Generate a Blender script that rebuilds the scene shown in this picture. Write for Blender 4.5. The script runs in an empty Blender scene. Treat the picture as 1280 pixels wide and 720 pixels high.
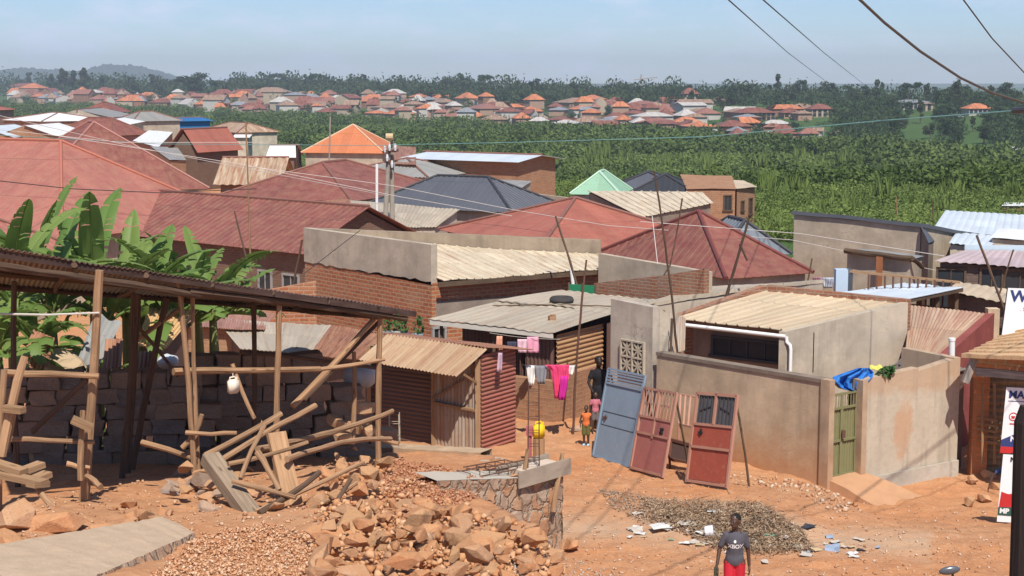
import bpy, bmesh, math, random
import numpy as np
from mathutils import Vector, Matrix, Euler, noise
from mathutils.geometry import convex_hull_2d
from mathutils.bvhtree import BVHTree
D = bpy.data
SC = bpy.context.scene
COL = SC.collection
RG = random.Random(11)
PI = math.pi
V = Vector
CAMZ = 18.0
FPX = 2000.0
HOR = 100.0
PITCH = math.atan((360 - HOR) / FPX)
# ------------------------------------------------------------------ camera maths
FW = V((0, math.cos(PITCH), -math.sin(PITCH)))
UP = V((0, math.sin(PITCH), math.cos(PITCH)))
def ray(px, py):
    return FW + V((1, 0, 0)) * ((px - 640) / FPX) + UP * ((360 - py) / FPX)
CAM = V((0, 0, CAMZ))
def at(px, py, Y):
    d = ray(px, py); return CAM + d * (Y / d.y)
def hz(px, py, h):
    d = ray(px, py); return CAM + d * (-h / d.z)
def proj(p):
    q = V(p) - CAM
    z = q.dot(FW)
    return 640 + FPX * q.x / z, 360 - FPX * q.dot(UP) / z
def lerp(a, b, t): return a + (b - a) * t
def interp(x, pts):
    if x <= pts[0][0]: return pts[0][1]
    for (x0, y0), (x1, y1) in zip(pts, pts[1:]):
        if x <= x1: return y0 + (y1 - y0) * (x - x0) / (x1 - x0)
    return pts[-1][1]
def sstep(a, b, x):
    t = min(1, max(0, (x - a) / (b - a))); return t * t * (3 - 2 * t)
# ------------------------------------------------------------------ terrain height
ROAD = [(-30, 4.2), (0, 5.0), (10, 5.95), (20, 6.98), (33, 8.3), (40, 8.65), (60, 8.95), (110, 9.2)]
Q0, Q1, Q2, Q3 = (-1.25, 23.1), (.75, 25.0), (-.5, 28.4), (-2.6, 29.8)
def side(a, b, x, y): return (b[0]-a[0])*(y-a[1]) - (b[1]-a[1])*(x-a[0])
def hplat(Y): return 5.45 + .155 * (Y - 20) if Y > 14 else 4.52 - .06 * (14 - Y)
XB = [(8, .0), (15, .1), (18, .1), (20, -.15), (22, -.75), (23.1, -1.25)]
SHORE = [(-900, 1500), (0, 1285), (300, 837), (640, 600), (960, 444), (1280, 367), (2200, 300)]
FARH = [(1, 18), (1.33, 14.5), (1.7, 10.5), (2.1, 9.5), (3, 14), (5, 20)]
def inplat(x, y):
    if y > 31: return False
    if x < -2.6: return y < 29.9
    if y >= 22.9 and side(Q0, Q1, x, y) > 0:
        return side(Q1, Q2, x, y) > 0 and side(Q2, Q3, x, y) > 0
    return False
def depth(x, y):
    if y < 50:
        hr = interp(y, ROAD) + .42 * sstep(5.9, 7.3, x) * sstep(25, 31, y) + .05 * math.sin(y * .55 + x * .35) * sstep(-.5, 1.5, x)
        if inplat(x, y): return hplat(y)
        if y < 25.2:
            xb = interp(y, XB)
            t = sstep(xb, xb + 1.15, x)
            return lerp(hplat(y), hr, t) if t < 1 else hr
        return hr
    px = 640 + FPX * x / max(y, 1)
    ys = interp(px, SHORE)
    if y > ys * .93:
        return interp(y / ys, FARH) if y > ys else 18
    h = interp(y, ROAD)
    y0 = interp(x, [(-70, 215), (-10, 125), (40, 120)])
    return lerp(h, 18, sstep(y0, y0 + 110, y))
def gz(x, y):
    z = CAMZ - depth(x, y)
    if y < 50:
        z += .07 * noise.noise(V((x * .6, y * .6, 3))) + .05 * noise.noise(V((x * 2.1, y * 2.1, 7))) + .03 * noise.noise(V((x * 5, y * 5, 1))) + .03 * max(0, noise.noise(V((x * 1.4, y * .5, 12))) - .1)
        # mounds: rubble, dry-grass heap
        for mx, my, rx, ry, mh in MOUNDS:
            q = ((x - mx) / rx) ** 2 + ((y - my) / ry) ** 2
            if q < 1: z += mh * (1 - q) ** 1.3
    elif y > 320:
        z += 1.2 * noise.noise(V((x * .012, y * .012, 5)))
    return z
MOUNDS = []
def G(px, py):
    d = ray(px, py); t0 = 6.0 / d.y; t = t0
    while t < 2500:
        p = CAM + d * t
        if p.z <= gz(p.x, p.y):
            lo, hi = t - max(.25, t * .01), t
            for _ in range(14):
                m = (lo + hi) / 2; p = CAM + d * m
                if p.z <= gz(p.x, p.y): hi = m
                else: lo = m
            return CAM + d * hi
        t += max(.25, t * .01)
    return CAM + d * t
def gm(px, py):
    p = G(px, py); return (p.x, p.y)
for px, py, rx, ry, mh in ((560, 680, 1.5, 2.6, .16), (420, 605, 1.2, 2.2, .2), (255, 615, .7, 1.0, .2), (915, 655, 1.7, 2.1, .30), (45, 655, .8, .8, .2)):
    g = gm(px, py); MOUNDS.append((g[0], g[1], rx, ry, mh))
# ------------------------------------------------------------------ node materials
class NM:
    def __init__(s, name):
        s.m = D.materials.new(name); s.m.use_nodes = True
        s.t = s.m.node_tree; s.t.nodes.clear()
        s.out = s.n('ShaderNodeOutputMaterial')
        s.b = s.n('ShaderNodeBsdfPrincipled')
        s.t.links.new(s.b.outputs[0], s.out.inputs[0])
        s.tc = s.n('ShaderNodeTexCoord')
    def n(s, ty, _p=None, **inp):
        x = s.t.nodes.new(ty)
        for k, v in (_p or {}).items(): setattr(x, k, v)
        for k, v in inp.items(): s.set(x, k.replace('_', ' '), v)
        return x
    def set(s, node, key, v):
        i = node.inputs[int(key)] if str(key).isdigit() else node.inputs[key]
        if isinstance(v, bpy.types.NodeSocket): s.t.links.new(v, i)
        else: i.default_value = v
    def math(s, op, a, b=0.0):
        x = s.t.nodes.new('ShaderNodeMath'); x.operation = op
        s.set(x, 0, a); s.set(x, 1, b); return x.outputs[0]
    def noise(s, vec, scale, detail=4, rough=.6, dist=0):
        return s.n('ShaderNodeTexNoise', None, Vector=vec, Scale=scale, Detail=detail, Roughness=rough, Distortion=dist).outputs[0]
    def map(s, vec, sc=(1, 1, 1), loc=(0, 0, 0)):
        x = s.n('ShaderNodeMapping', None, Vector=vec); x.inputs['Scale'].default_value = sc; x.inputs['Location'].default_value = loc
        return x.outputs[0]
    def ramp(s, f, *stops):
        x = s.t.nodes.new('ShaderNodeValToRGB'); s.set(x, 0, f)
        e = x.color_ramp.elements
        while len(e) < len(stops): e.new(.5)
        for el, (p, c) in zip(e, stops):
            el.position = p; el.color = (*c, 1) if hasattr(c, '__len__') else (c, c, c, 1)
        return x.outputs[0]
    def mix(s, f, a, b, mode='MIX'):
        x = s.t.nodes.new('ShaderNodeMix'); x.data_type = 'RGBA'; x.blend_type = mode
        s.set(x, 0, f)
        for i, v in ((6, a), (7, b)):
            if not isinstance(v, bpy.types.NodeSocket): v = (*v[:3], 1)
            s.set(x, i, v)
        return x.outputs[2]
    def bump(s, h, strength=.3, dist=.02, prev=None):
        x = s.n('ShaderNodeBump', None, Height=h, Strength=strength, Distance=dist)
        if prev is not None: s.set(x, 'Normal', prev)
        s.set(s.b, 'Normal', x.outputs[0]); return x.outputs[0]
    def done(s, col, rough=.85, spec=.25, metal=0):
        if isinstance(col, bpy.types.NodeSocket): s.set(s.b, 'Base Color', col)
        else: s.b.inputs['Base Color'].default_value = (*col[:3], 1)
        s.set(s.b, 'Roughness', rough); s.b.inputs['Specular IOR Level'].default_value = spec
        s.b.inputs['Metallic'].default_value = metal
        return s.m
def c3(c, k): return tuple(max(0, min(1, x * k)) for x in c)
MC = {}
def simple(name, c=(.3, .3, .3), var=.25, scale=6, bump=.2, rough=.85, spec=.25, fine=40):
    if name in MC: return MC[name]
    m = NM(name); o = m.tc.outputs['Object']
    f = m.noise(o, scale, 6, .65)
    f2 = m.noise(o, fine, 3, .6)
    col = m.mix(f, c3(c, 1 - var), c3(c, 1 + var))
    col = m.mix(m.math('MULTIPLY', f2, .35), col, c3(c, 1 - var * 1.6))
    if bump: m.bump(f2, bump, .015)
    MC[name] = m.done(col, rough, spec); return MC[name]
def tin(name, c, rust=.2, rustc=(.16, .065, .03), wave=0, rib=False, rough=.55, fade=.15, dust=0):
    """metal roof sheet: UV u runs along the eave in metres, v up the slope"""
    if name in MC: return MC[name]
    m = NM(name); uv = m.tc.outputs['UV']
    sx = m.n('ShaderNodeSeparateXYZ', None, Vector=uv)
    u, v = sx.outputs[0], sx.outputs[1]
    cell = m.n('ShaderNodeCombineXYZ', None, X=m.math('FLOOR', m.math('DIVIDE', u, .78)), Y=m.math('FLOOR', m.math('DIVIDE', v, 2.6)))
    wn = m.n('ShaderNodeTexWhiteNoise', {'noise_dimensions': '3D'}, Vector=cell.outputs[0]).outputs[0]
    col = m.mix(wn, c3(c, 1 - fade), c3(c, 1 + fade))
    big = m.noise(m.map(uv, (.5, .3, 1)), 1.3, 5, .6)
    col = m.mix(m.ramp(big, (.35, 0), (.7, .5)), col, c3(c, .72))
    sp = m.noise(m.map(uv, (1, 1, 1), (7, 3, 0)), 3.0, 7, .75); col = m.mix(m.ramp(sp, (.55, 0), (.72, .35)), col, rustc)
    st = m.noise(m.map(uv, (5, .35, 1)), 1.0, 6, .7, .3)
    rm = m.ramp(st, (.62 - rust * .5, 0), (.78 - rust * .35, 1))
    col = m.mix(m.math('MULTIPLY', rm, min(1, rust * 2.2)), col, rustc)
    if dust:
        dn = m.noise(uv, 2.2, 6, .7)
        col = m.mix(m.ramp(dn, (.4, 0), (.75, dust)), col, (.42, .27, .16))
    seam = m.math('GREATER_THAN', m.math('FRACT', m.math('DIVIDE', v, 2.6)), .985)
    col = m.mix(m.math('MULTIPLY', seam, .5), col, c3(c, .4))
    fn = m.noise(uv, 14, 3)
    dn_ = m.noise(uv, 1.7, 3); nrm = m.bump(dn_, .35, .06); nrm = m.bump(fn, .12, .01, nrm)
    nail = m.math('MULTIPLY', m.math('GREATER_THAN', m.math('FRACT', m.math('MULTIPLY', v, 1.15)), .965), m.math('GREATER_THAN', m.math('FRACT', m.math('MULTIPLY', u, 5.2)), .72)); col = m.mix(m.math('MULTIPLY', nail, .45), col, c3(c, .35))
    if wave:
        h = m.math('SINE', m.math('MULTIPLY', u, 2 * PI / wave))
        if rib: h = m.math('POWER', m.math('MULTIPLY', m.math('ADD', h, 1), .5), 5)
        m.bump(h, 1.0, .025 if not rib else .04, nrm)
    MC[name] = m.done(col, rough, .35); return MC[name]
def brick(name, c1=(.36, .14, .075), c2=(.25, .09, .05), mortar=(.33, .26, .19), w=.26, hgt=.095, ms=.016, plasterpatch=0):
    if name in MC: return MC[name]
    m = NM(name); uv = m.tc.outputs['UV']
    dn = m.noise(uv, 3.0, 3)
    off = m.n('ShaderNodeVectorMath', {'operation': 'MULTIPLY_ADD'})
    m.set(off, 0, m.n('ShaderNodeTexNoise', None, Vector=uv, Scale=4.0, Detail=2.0).outputs[1]); off.inputs[1].default_value = (.03, .03, 0); m.set(off, 2, uv)
    bt = m.n('ShaderNodeTexBrick', {'offset': .5}, Vector=off.outputs[0], Scale=1.0)
    bt.inputs['Brick Width'].default_value = w; bt.inputs['Row Height'].default_value = hgt
    bt.inputs['Mortar Size'].default_value = ms; bt.inputs['Mortar Smooth'].default_value = .25
    bt.inputs['Color1'].default_value = (*c1, 1); bt.inputs['Color2'].default_value = (*c2, 1); bt.inputs['Mortar'].default_value = (*mortar, 1)
    n1 = m.noise(uv, 9, 5, .7); n2 = m.noise(uv, 1.1, 4, .6)
    col = m.mix(m.ramp(n1, (.3, .0), (.75, .55)), bt.outputs[0], c3(c1, .55))
    col = m.mix(m.ramp(n2, (.45, 0), (.75, .5)), col, mortar)
    if plasterpatch:
        n3 = m.noise(uv, .9, 6, .65)
        col = m.mix(m.ramp(n3, (.56 - plasterpatch * .2, 0), (.6 - plasterpatch * .2, 1)), col, (.36, .28, .2))
    h = m.math('SUBTRACT', m.math('MULTIPLY', n1, .5), bt.outputs[1])
    m.bump(h, .9, .02)
    MC[name] = m.done(col, .92, .15); return MC[name]
def plaster(name, c=(.36, .30, .23), dirt=(.26, .13, .06), low=0.0, lowh=.7, streak=.3):
    """rendered wall; UV v is height in metres above the wall's foot"""
    if name in MC: return MC[name]
    m = NM(name); uv = m.tc.outputs['UV']
    a = m.noise(uv, 1.1, 6, .62); b = m.noise(uv, 7, 5, .7); st = m.noise(m.map(uv, (3.2, .22, 1)), 1.2, 5, .65)
    col = m.mix(m.ramp(a, (.3, 0), (.7, 1)), c3(c, .7), c3(c, 1.22))
    col = m.mix(m.ramp(b, (.4, 0), (.8, .5)), col, c3(c, .7))
    col = m.mix(m.math('MULTIPLY', m.ramp(st, (.5, 0), (.72, 1)), streak), col, c3(c, .45))
    if low:
        sx = m.n('ShaderNodeSeparateXYZ', None, Vector=uv)
        e = m.math('ADD', m.math('DIVIDE', sx.outputs[1], lowh), m.math('MULTIPLY', m.math('SUBTRACT', a, .5), 1.4))
        col = m.mix(m.math('MULTIPLY', m.ramp(e, (.1, 1), (1, 0)), low), col, dirt)
    vo = m.n('ShaderNodeTexVoronoi', {'feature': 'DISTANCE_TO_EDGE'}, Vector=m.n('ShaderNodeVectorMath', {'operation': 'ADD'}, **{'0': uv, '1': m.n('ShaderNodeTexNoise', None, Vector=uv, Scale=2.5, Detail=4.0).outputs[1]}).outputs[0], Scale=.55)
    crack = m.math('MULTIPLY', m.ramp(vo.outputs['Distance'], (.0, 1), (.006, 0)), m.ramp(a, (.5, 0), (.62, .8)))
    col = m.mix(crack, col, c3(c, .35)); col = m.mix(m.ramp(m.noise(uv, .45, 3), (.5, 0), (.62, .35)), col, c3(c, 1.35))
    fb = m.noise(uv, 30, 4, .7)
    m.bump(m.math('ADD', fb, m.math('MULTIPLY', b, 1.5)), .35, .012)
    MC[name] = m.done(col, .93, .12); return MC[name]
def wood(name, c=(.33, .20, .11), dark=.5):
    if name in MC: return MC[name]
    m = NM(name); uv = m.tc.outputs['UV']
    st = m.noise(m.map(uv, (1.2, 26, 1)), 1.0, 6, .65, .4); b = m.noise(uv, 2.2, 4)
    col = m.mix(m.ramp(st, (.35, 0), (.7, 1)), c3(c, dark), c3(c, 1.25))
    col = m.mix(m.ramp(b, (.45, 0), (.8, .6)), col, c3(c, .45))
    rd = m.n('ShaderNodeObjectInfo').outputs['Random']; col = m.mix(m.math('MULTIPLY', rd, .5), col, m.mix(rd, c3(c, .5), c3(c, 1.35)))
    kn = m.n('ShaderNodeTexVoronoi', None, Vector=m.map(uv, (2.2, 7, 1)), Scale=1.0).outputs['Distance']; col = m.mix(m.ramp(kn, (.06, .8), (.16, 0)), col, c3(c, .3))
    m.bump(st, .7, .016)
    MC[name] = m.done(col, .88, .15); return MC[name]
# ------------------------------------------------------------------ mesh builder
def wmat(o):
    M = Matrix()
    while o is not None:
        M = o.matrix_basis @ M; o = o.parent
    return M
class MB:
    def __init__(s): s.v = []; s.f = []; s.uv = []
    def face(s, pts, uvs=None, base=None):
        i = len(s.v); s.v += [V(p) for p in pts]; s.f.append(list(range(i, i + len(pts))))
        if uvs is None:
            n = V((0, 0, 0))
            for k in range(len(pts)):
                a, b = V(pts[k]), V(pts[(k + 1) % len(pts)])
                n += a.cross(b)
            n = n.normalized() if n.length else V((0, 0, 1))
            zb = min(p[2] for p in s.v[i:]) if base is None else base
            if abs(n.z) < .75:
                t = V((-n.y, n.x, 0)).normalized()
                uvs = [(V(p).dot(t), p[2] - zb) for p in pts]
            else: uvs = [(p[0], p[1]) for p in pts]
        s.uv.append(list(uvs))
    def grid(s, P, U=None):
        """P rows x cols of points sharing vertices"""
        i0 = len(s.v); r, c = len(P), len(P[0])
        for row in P: s.v += [V(p) for p in row]
        for a in range(r - 1):
            for b in range(c - 1):
                s.f.append([i0 + a * c + b, i0 + a * c + b + 1, i0 + (a + 1) * c + b + 1, i0 + (a + 1) * c + b])
                s.uv.append([U[a][b], U[a][b + 1], U[a + 1][b + 1], U[a + 1][b]] if U else [(0, 0)] * 4)
    def box(s, c, size, M=None, base=None):
        x, y, z = (k / 2 for k in size); c = V(c)
        P = [V((sx * x, sy * y, sz * z)) for sx in (-1, 1) for sy in (-1, 1) for sz in (-1, 1)]
        P = [(M @ p if M else p) + c for p in P]
        for q in ((0, 1, 3, 2), (4, 6, 7, 5), (0, 4, 5, 1), (2, 3, 7, 6), (1, 5, 7, 3), (0, 2, 6, 4)):
            s.face([P[k] for k in q], base=base)
    def beam(s, a, b, w, h=None, up=(0, 0, 1), jit=0):
        """square timber from a to b"""
        a, b = V(a), V(b); d = b - a; L = d.length; d = d / L; h = h or w
        u = V(up); 
        if abs(d.dot(u)) > .98: u = V((0, 1, 0))
        r = d.cross(u).normalized(); u = r.cross(d)
        Q = [(-1, -1), (1, -1), (1, 1), (-1, 1)]
        pa = [a + r * (x * w / 2) + u * (y * h / 2) for x, y in Q]; pb = [b + r * (x * w / 2) + u * (y * h / 2) for x, y in Q]
        for k in range(4):
            k2 = (k + 1) % 4; o = k * .37
            s.face([pa[k], pb[k], pb[k2], pa[k2]], [(0, o), (L, o), (L, o + w), (0, o + w)])
        s.face(pa[::-1], [(0, 0), (.02, 0), (.02, w), (0, w)]); s.face(pb, [(0, 0), (.02, 0), (.02, w), (0, w)])
    def tube(s, path, rad, n=8, cap=True, wob=0, rng=None):
        path = [V(p) for p in path]
        if not hasattr(rad, '__len__'): rad = [rad] * len(path)
        rows, U = [], []; L = 0; ref = None
        for k, p in enumerate(path):
            d = (path[min(k + 1, len(path) - 1)] - path[max(k - 1, 0)]).normalized()
            if ref is None: ref = d.orthogonal().normalized()
            ref = (ref - d * ref.dot(d)).normalized(); w = d.cross(ref)
            if k: L += (p - path[k - 1]).length
            row = []
            for j in range(n + 1):
                a = 2 * PI * (j % n) / n
                r = rad[k] * (1 + (wob * noise.noise(p * 7 + V((a * 1.1, L, 0))) if wob else 0))
                row.append(p + (ref * math.cos(a) + w * math.sin(a)) * r)
            rows.append(row); U.append([(L, j / n * 2 * PI * max(rad)) for j in range(n + 1)])
        s.grid(rows, U)
        if cap:
            s.face(rows[0][:-1][::-1], [(0, 0)] * n); s.face(rows[-1][:-1], [(0, 0)] * n)
    def pole(s, a, b, r1, r2, bend=.02, seed=0, n=8):
        a, b = V(a), V(b); rr = random.Random(seed * 7 + int(abs(a.x * 131 + b.z * 77)))
        d = b - a; L = d.length; o = d.orthogonal().normalized(); w = d.normalized().cross(o)
        k = max(4, int(L / .35)); ph = rr.random() * 6; pts = []; rad = []
        for i in range(k + 1):
            t = i / k
            e = bend * L * math.sin(PI * t)
            pts.append(a + d * t + o * (e * math.sin(ph) + .008 * rr.uniform(-1, 1)) + w * (e * math.cos(ph) + .008 * rr.uniform(-1, 1)))
            rad.append(lerp(r1, r2, t) * rr.uniform(.93, 1.07))
        s.tube(pts, rad, n, True, .25)
    def slope(s, a, b, c, d, wave=.3, amp=.015, kind='sin', per=6, lift=0):
        """roof face: a-b eave, d-c top (d above a); columns run up the slope, corrugated"""
        a, b, c, d = V(a), V(b), V(c), V(d); L = (b - a).length; u = (b - a) / L
        w = (d - a) - u * (d - a).dot(u); Vh = w.length; w = w / Vh; n = u.cross(w)
        ud = (d - a).dot(u); uc = (c - a).dot(u); Vc = (c - a).dot(w)
        cols = max(2, int(L / wave * per)); S = sorted(set([L * k / cols for k in range(cols + 1)] + [x for x in (ud, uc) if 1e-3 < x < L - 1e-3]))
        bot, top, ub, ut = [], [], [], []
        for x in S:
            if x < ud: vm = Vh * x / ud
            elif x > uc: vm = Vc * (L - x) / max(1e-6, L - uc)
            else: vm = lerp(Vh, Vc, (x - ud) / max(1e-6, uc - ud))
            ph = (x / wave) % 1
            if kind == 'sin': h = amp * math.sin(2 * PI * ph)
            else: h = amp * (1 if ph < .14 else 0)
            off = n * (h + lift)
            bot.append(a + u * x + off); top.append(a + u * x + w * vm + off); ub.append((x, 0)); ut.append((x, vm))
        s.grid([bot, top], [ub, ut])
    def sheet(s, a, b, c, d, wave=.09, amp=.012, per=6, rows=3, sag=0, kind='sin', along='v'):
        """free corrugated quad a,b (bottom) c,d (top); ridges run from a-b to d-c"""
        a, b, c, d = V(a), V(b), V(c), V(d); L = max((b - a).length, (c - d).length)
        H = max((d - a).length, (c - b).length); n = (b - a).cross(d - a).normalized()
        cols = max(2, int(L / wave * per)); P, U = [], []
        for r in range(rows + 1):
            t = r / rows; row, ur = [], []
            for k in range(cols + 1):
                q = k / cols; p = lerp(lerp(a, b, q), lerp(d, c, q), t)
                ph = (q * L / wave) % 1
                h = amp * math.sin(2 * PI * ph) if kind == 'sin' else amp * (1 if ph < .14 else 0)
                h += sag * (noise.noise(V((q * L * .9, t * H * .9, a.x + a.y))))
                row.append(p + n * h); ur.append((q * L, t * H))
            P.append(row); U.append(ur)
        s.grid(P, U)
    def cut(s):
        """what follows becomes a separate object of the same name"""
        if not hasattr(s, 'done'): s.done = []
        if s.f:
            k = MB(); k.v, k.f, k.uv = s.v, s.f, s.uv; s.done.append(k); s.v, s.f, s.uv = [], [], []
    def build(s, name, mat, parent=None, smooth=False, thick=0):
        for k in getattr(s, 'done', []): o = k.build(name, mat, parent, smooth, thick)
        if getattr(s, 'done', None) and not s.f: return o
        me = D.meshes.new(name); M = wmat(parent).inverted() if parent else None
        vs = [M @ p for p in s.v] if M else s.v
        me.from_pydata([tuple(p) for p in vs], [], s.f)
        ul = me.uv_layers.new(name='UVMap'); k = 0
        flat = []
        for q in s.uv:
            for t in q: flat += [t[0], t[1]]
        ul.data.foreach_set('uv', flat)
        if smooth: me.polygons.foreach_set('use_smooth', [True] * len(me.polygons))
        me.materials.append(mat)
        o = D.objects.new(name, me); COL.objects.link(o)
        if parent: o.parent = parent
        if thick:
            md = o.modifiers.new('t', 'SOLIDIFY'); md.thickness = thick; md.offset = 0
        return o
def tag(o, label=None, cat=None, group=None, kind=None):
    if label: o['label'] = label
    if cat: o['category'] = cat
    if group: o['group'] = group
    if kind: o['kind'] = kind
    return o
def thing(name, label, cat, loc=(0, 0, 0), rotz=0, group=None):
    o = D.objects.new(name, None); COL.objects.link(o); o.empty_display_size = .2
    o.location = loc; o.rotation_euler = (0, 0, rotz)
    return tag(o, label, cat, group)
def copy_tree(o, parent=None):
    c = o.copy(); COL.objects.link(c)
    if parent: c.parent = parent
    for ch in [k for k in o.children]: copy_tree(ch, c)
    return c
def npmesh(name, verts, faces, mat, parent=None, tint=None):
    """faces: (n,k) int array"""
    me = D.meshes.new(name); n, k = faces.shape
    me.vertices.add(len(verts)); me.vertices.foreach_set('co', verts.astype(np.float32).ravel())
    me.loops.add(n * k); me.loops.foreach_set('vertex_index', faces.astype(np.int32).ravel())
    me.polygons.add(n); me.polygons.foreach_set('loop_start', np.arange(0, n * k, k, dtype=np.int32))
    me.polygons.foreach_set('loop_total', np.full(n, k, dtype=np.int32))
    me.update(calc_edges=True)
    if tint is not None:
        at_ = me.attributes.new('tint', 'FLOAT', 'POINT'); at_.data.foreach_set('value', tint.astype(np.float32))
    me.materials.append(mat)
    o = D.objects.new(name, me); COL.objects.link(o)
    if parent: o.parent = parent
    return o
# ================================================================== camera, light, sky
cam = D.cameras.new('camera'); co = D.objects.new('camera', cam); COL.objects.link(co)
co.location = CAM; co.rotation_euler = (PI / 2 - PITCH, 0, 0)
cam.sensor_width = 36; cam.lens = 36 * FPX / 1280; cam.clip_end = 20000; cam.clip_start = .1
SC.camera = co
SUNEL = math.radians(54); SH = V((.18, -.98)).normalized()
sd = D.lights.new('sun', 'SUN'); so = D.objects.new('sun', sd); COL.objects.link(so)
sd.energy = 4.7; sd.angle = math.radians(.55); sd.color = (1, .95, .87)
dirv = V((SH.x * math.cos(SUNEL), SH.y * math.cos(SUNEL), math.sin(SUNEL)))
so.rotation_euler = dirv.to_track_quat('Z', 'Y').to_euler(); so.location = (20, -30, 60)
w = D.worlds.new('World'); SC.world = w; w.use_nodes = True
nt = w.node_tree; bg = nt.nodes['Background']
sky = nt.nodes.new('ShaderNodeTexSky'); sky.sky_type = 'NISHITA'; sky.sun_disc = False
sky.sun_elevation = SUNEL; sky.sun_rotation = math.atan2(SH.x, SH.y)
sky.air_density = 1.0; sky.dust_density = .5; sky.ozone_density = 2.2; sky.altitude = 1100
tcw = nt.nodes.new('ShaderNodeTexCoord')
mp = nt.nodes.new('ShaderNodeMapping'); mp.inputs['Scale'].default_value = (1, 1, 3.2)
nt.links.new(tcw.outputs['Generated'], mp.inputs[0])
def wnoise(sc, det, loc):
    m2 = nt.nodes.new('ShaderNodeMapping'); m2.inputs['Location'].default_value = loc; nt.links.new(mp.outputs[0], m2.inputs[0])
    a = nt.nodes.new('ShaderNodeTexNoise'); a.inputs['Scale'].default_value = sc; a.inputs['Detail'].default_value = det; a.inputs['Roughness'].default_value = .58
    nt.links.new(m2.outputs[0], a.inputs['Vector']); return a.outputs[0]
cl = nt.nodes.new('ShaderNodeMath'); cl.operation = 'MULTIPLY'
r1 = nt.nodes.new('ShaderNodeValToRGB'); r1.color_ramp.elements[0].position = .47; r1.color_ramp.elements[1].position = .70
r2 = nt.nodes.new('ShaderNodeValToRGB'); r2.color_ramp.elements[0].position = .36; r2.color_ramp.elements[1].position = .56
nt.links.new(wnoise(17, 7, (0, 0, 0)), r1.inputs[0]); nt.links.new(wnoise(3.3, 2, (1.5, .2, .4)), r2.inputs[0])
nt.links.new(r1.outputs[0], cl.inputs[0]); nt.links.new(r2.outputs[0], cl.inputs[1]); r2.color_ramp.elements[0].color = (.35, .35, .35, 1)
c2 = nt.nodes.new('ShaderNodeMath'); c2.operation = 'MULTIPLY'; c2.inputs[1].default_value = .8; nt.links.new(cl.outputs[0], c2.inputs[0])
mx = nt.nodes.new('ShaderNodeMix'); mx.data_type = 'RGBA'; mx.inputs[7].default_value = (9.0, 8.8, 8.6, 1)
nt.links.new(c2.outputs[0], mx.inputs[0]); nt.links.new(sky.outputs[0], mx.inputs[6]); tn = nt.nodes.new('ShaderNodeMix'); tn.data_type = 'RGBA'; tn.blend_type = 'MULTIPLY'; tn.inputs[0].default_value = 1; tn.inputs[7].default_value = (.80, .94, 1.20, 1)
nt.links.new(mx.outputs[2], tn.inputs[6]); nt.links.new(tn.outputs[2], bg.inputs[0])
bg.inputs[1].default_value = .078
vs = SC.view_settings; vs.view_transform = 'Standard'; vs.look = 'None'; vs.exposure = .38; vs.gamma = 1; vs.use_curve_mapping = False
SC.cycles.max_bounces = 5; SC.cycles.diffuse_bounces = 3; SC.cycles.transparent_max_bounces = 8; SC.cycles.volume_bounces = 0
# ================================================================== ground
def axis(lo, hi, step, far0, far1, g=1.07):
    a = list(np.arange(lo, hi + 1e-6, step)); s = step; x = lo; L = []
    while x > far0: s = min(s * g, 160); x -= s; L.append(x)
    s = step; x = hi; Rr = []
    while x < far1: s = min(s * g, 160); x += s; Rr.append(x)
    return np.array(L[::-1] + a + Rr)
xs = axis(-9, 12, .11, -5200, 5200); ys = axis(13, 42, .11, -40, 9000, 1.055)
def ground_mat():
    m = NM('red_earth'); o = m.tc.outputs['Object']
    a = m.noise(o, .35, 6, .6); b = m.noise(o, 2.3, 7, .65); c = m.noise(o, 14, 5, .7); e = m.noise(o, 60, 3, .7)
    col = m.mix(m.ramp(a, (.3, 0), (.7, 1)), (.50, .205, .08), (.50, .275, .145))
    col = m.mix(m.ramp(b, (.35, 0), (.72, .8)), col, (.34, .15, .07))
    col = m.mix(m.ramp(c, (.48, 0), (.75, .7)), col, (.56, .36, .22))
    col = m.mix(m.ramp(e, (.6, 0), (.78, .8)), col, (.24, .13, .075))
    # pale, stony wheel-worn track
    at_ = m.n('ShaderNodeAttribute', {'attribute_name': 'tint'}).outputs['Fac']
    veg = m.math('GREATER_THAN', at_, 1.5)
    pale = m.math('MULTIPLY', m.math('MINIMUM', at_, 1), m.ramp(b, (.3, .35), (.65, 1)))
    col = m.mix(pale, col, m.mix(c, (.44, .31, .20), (.52, .40, .28)))
    g = m.mix(m.noise(o, .05, 5), (.035, .075, .02), (.075, .12, .035))
    col = m.mix(veg, col, g)
    n = m.bump(b, .5, .06); n = m.bump(c, .6, .03, n); m.bump(e, .6, .012, n)
    return m.done(col, .95, .1)
VEGY = lambda px: interp(px, [(-100, 245), (0, 235), (500, 150), (700, 112), (930, 106), (970, 80), (1400, 80)])
X, Yg = np.meshgrid(xs, ys); Z = np.zeros_like(X); TI = np.zeros_like(X)
def inpoly(x, y, P):
    r = False; j = len(P) - 1
    for i in range(len(P)):
        if (P[i][1] > y) != (P[j][1] > y) and x < (P[j][0]-P[i][0])*(y-P[i][1])/(P[j][1]-P[i][1])+P[i][0]: r = not r
        j = i
    return r
for i in range(X.shape[0]):
    for j in range(X.shape[1]):
        x, y = X[i, j], Yg[i, j]; Z[i, j] = gz(x, y)
        if y > 5:
            px = 640 + FPX * x / y; d = depth(x, y)
            if y > VEGY(px): TI[i, j] = 2
            elif y < 32 and x > .2:
                py = 100 + FPX * d / y
                q = (py - 675) / 28 - (px - 790) / 600
                TI[i, j] = max(0, 1 - abs(q)) * .8 if px < 1180 else 0
nr, nc = X.shape
idx = np.arange(nr * nc).reshape(nr, nc)
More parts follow.
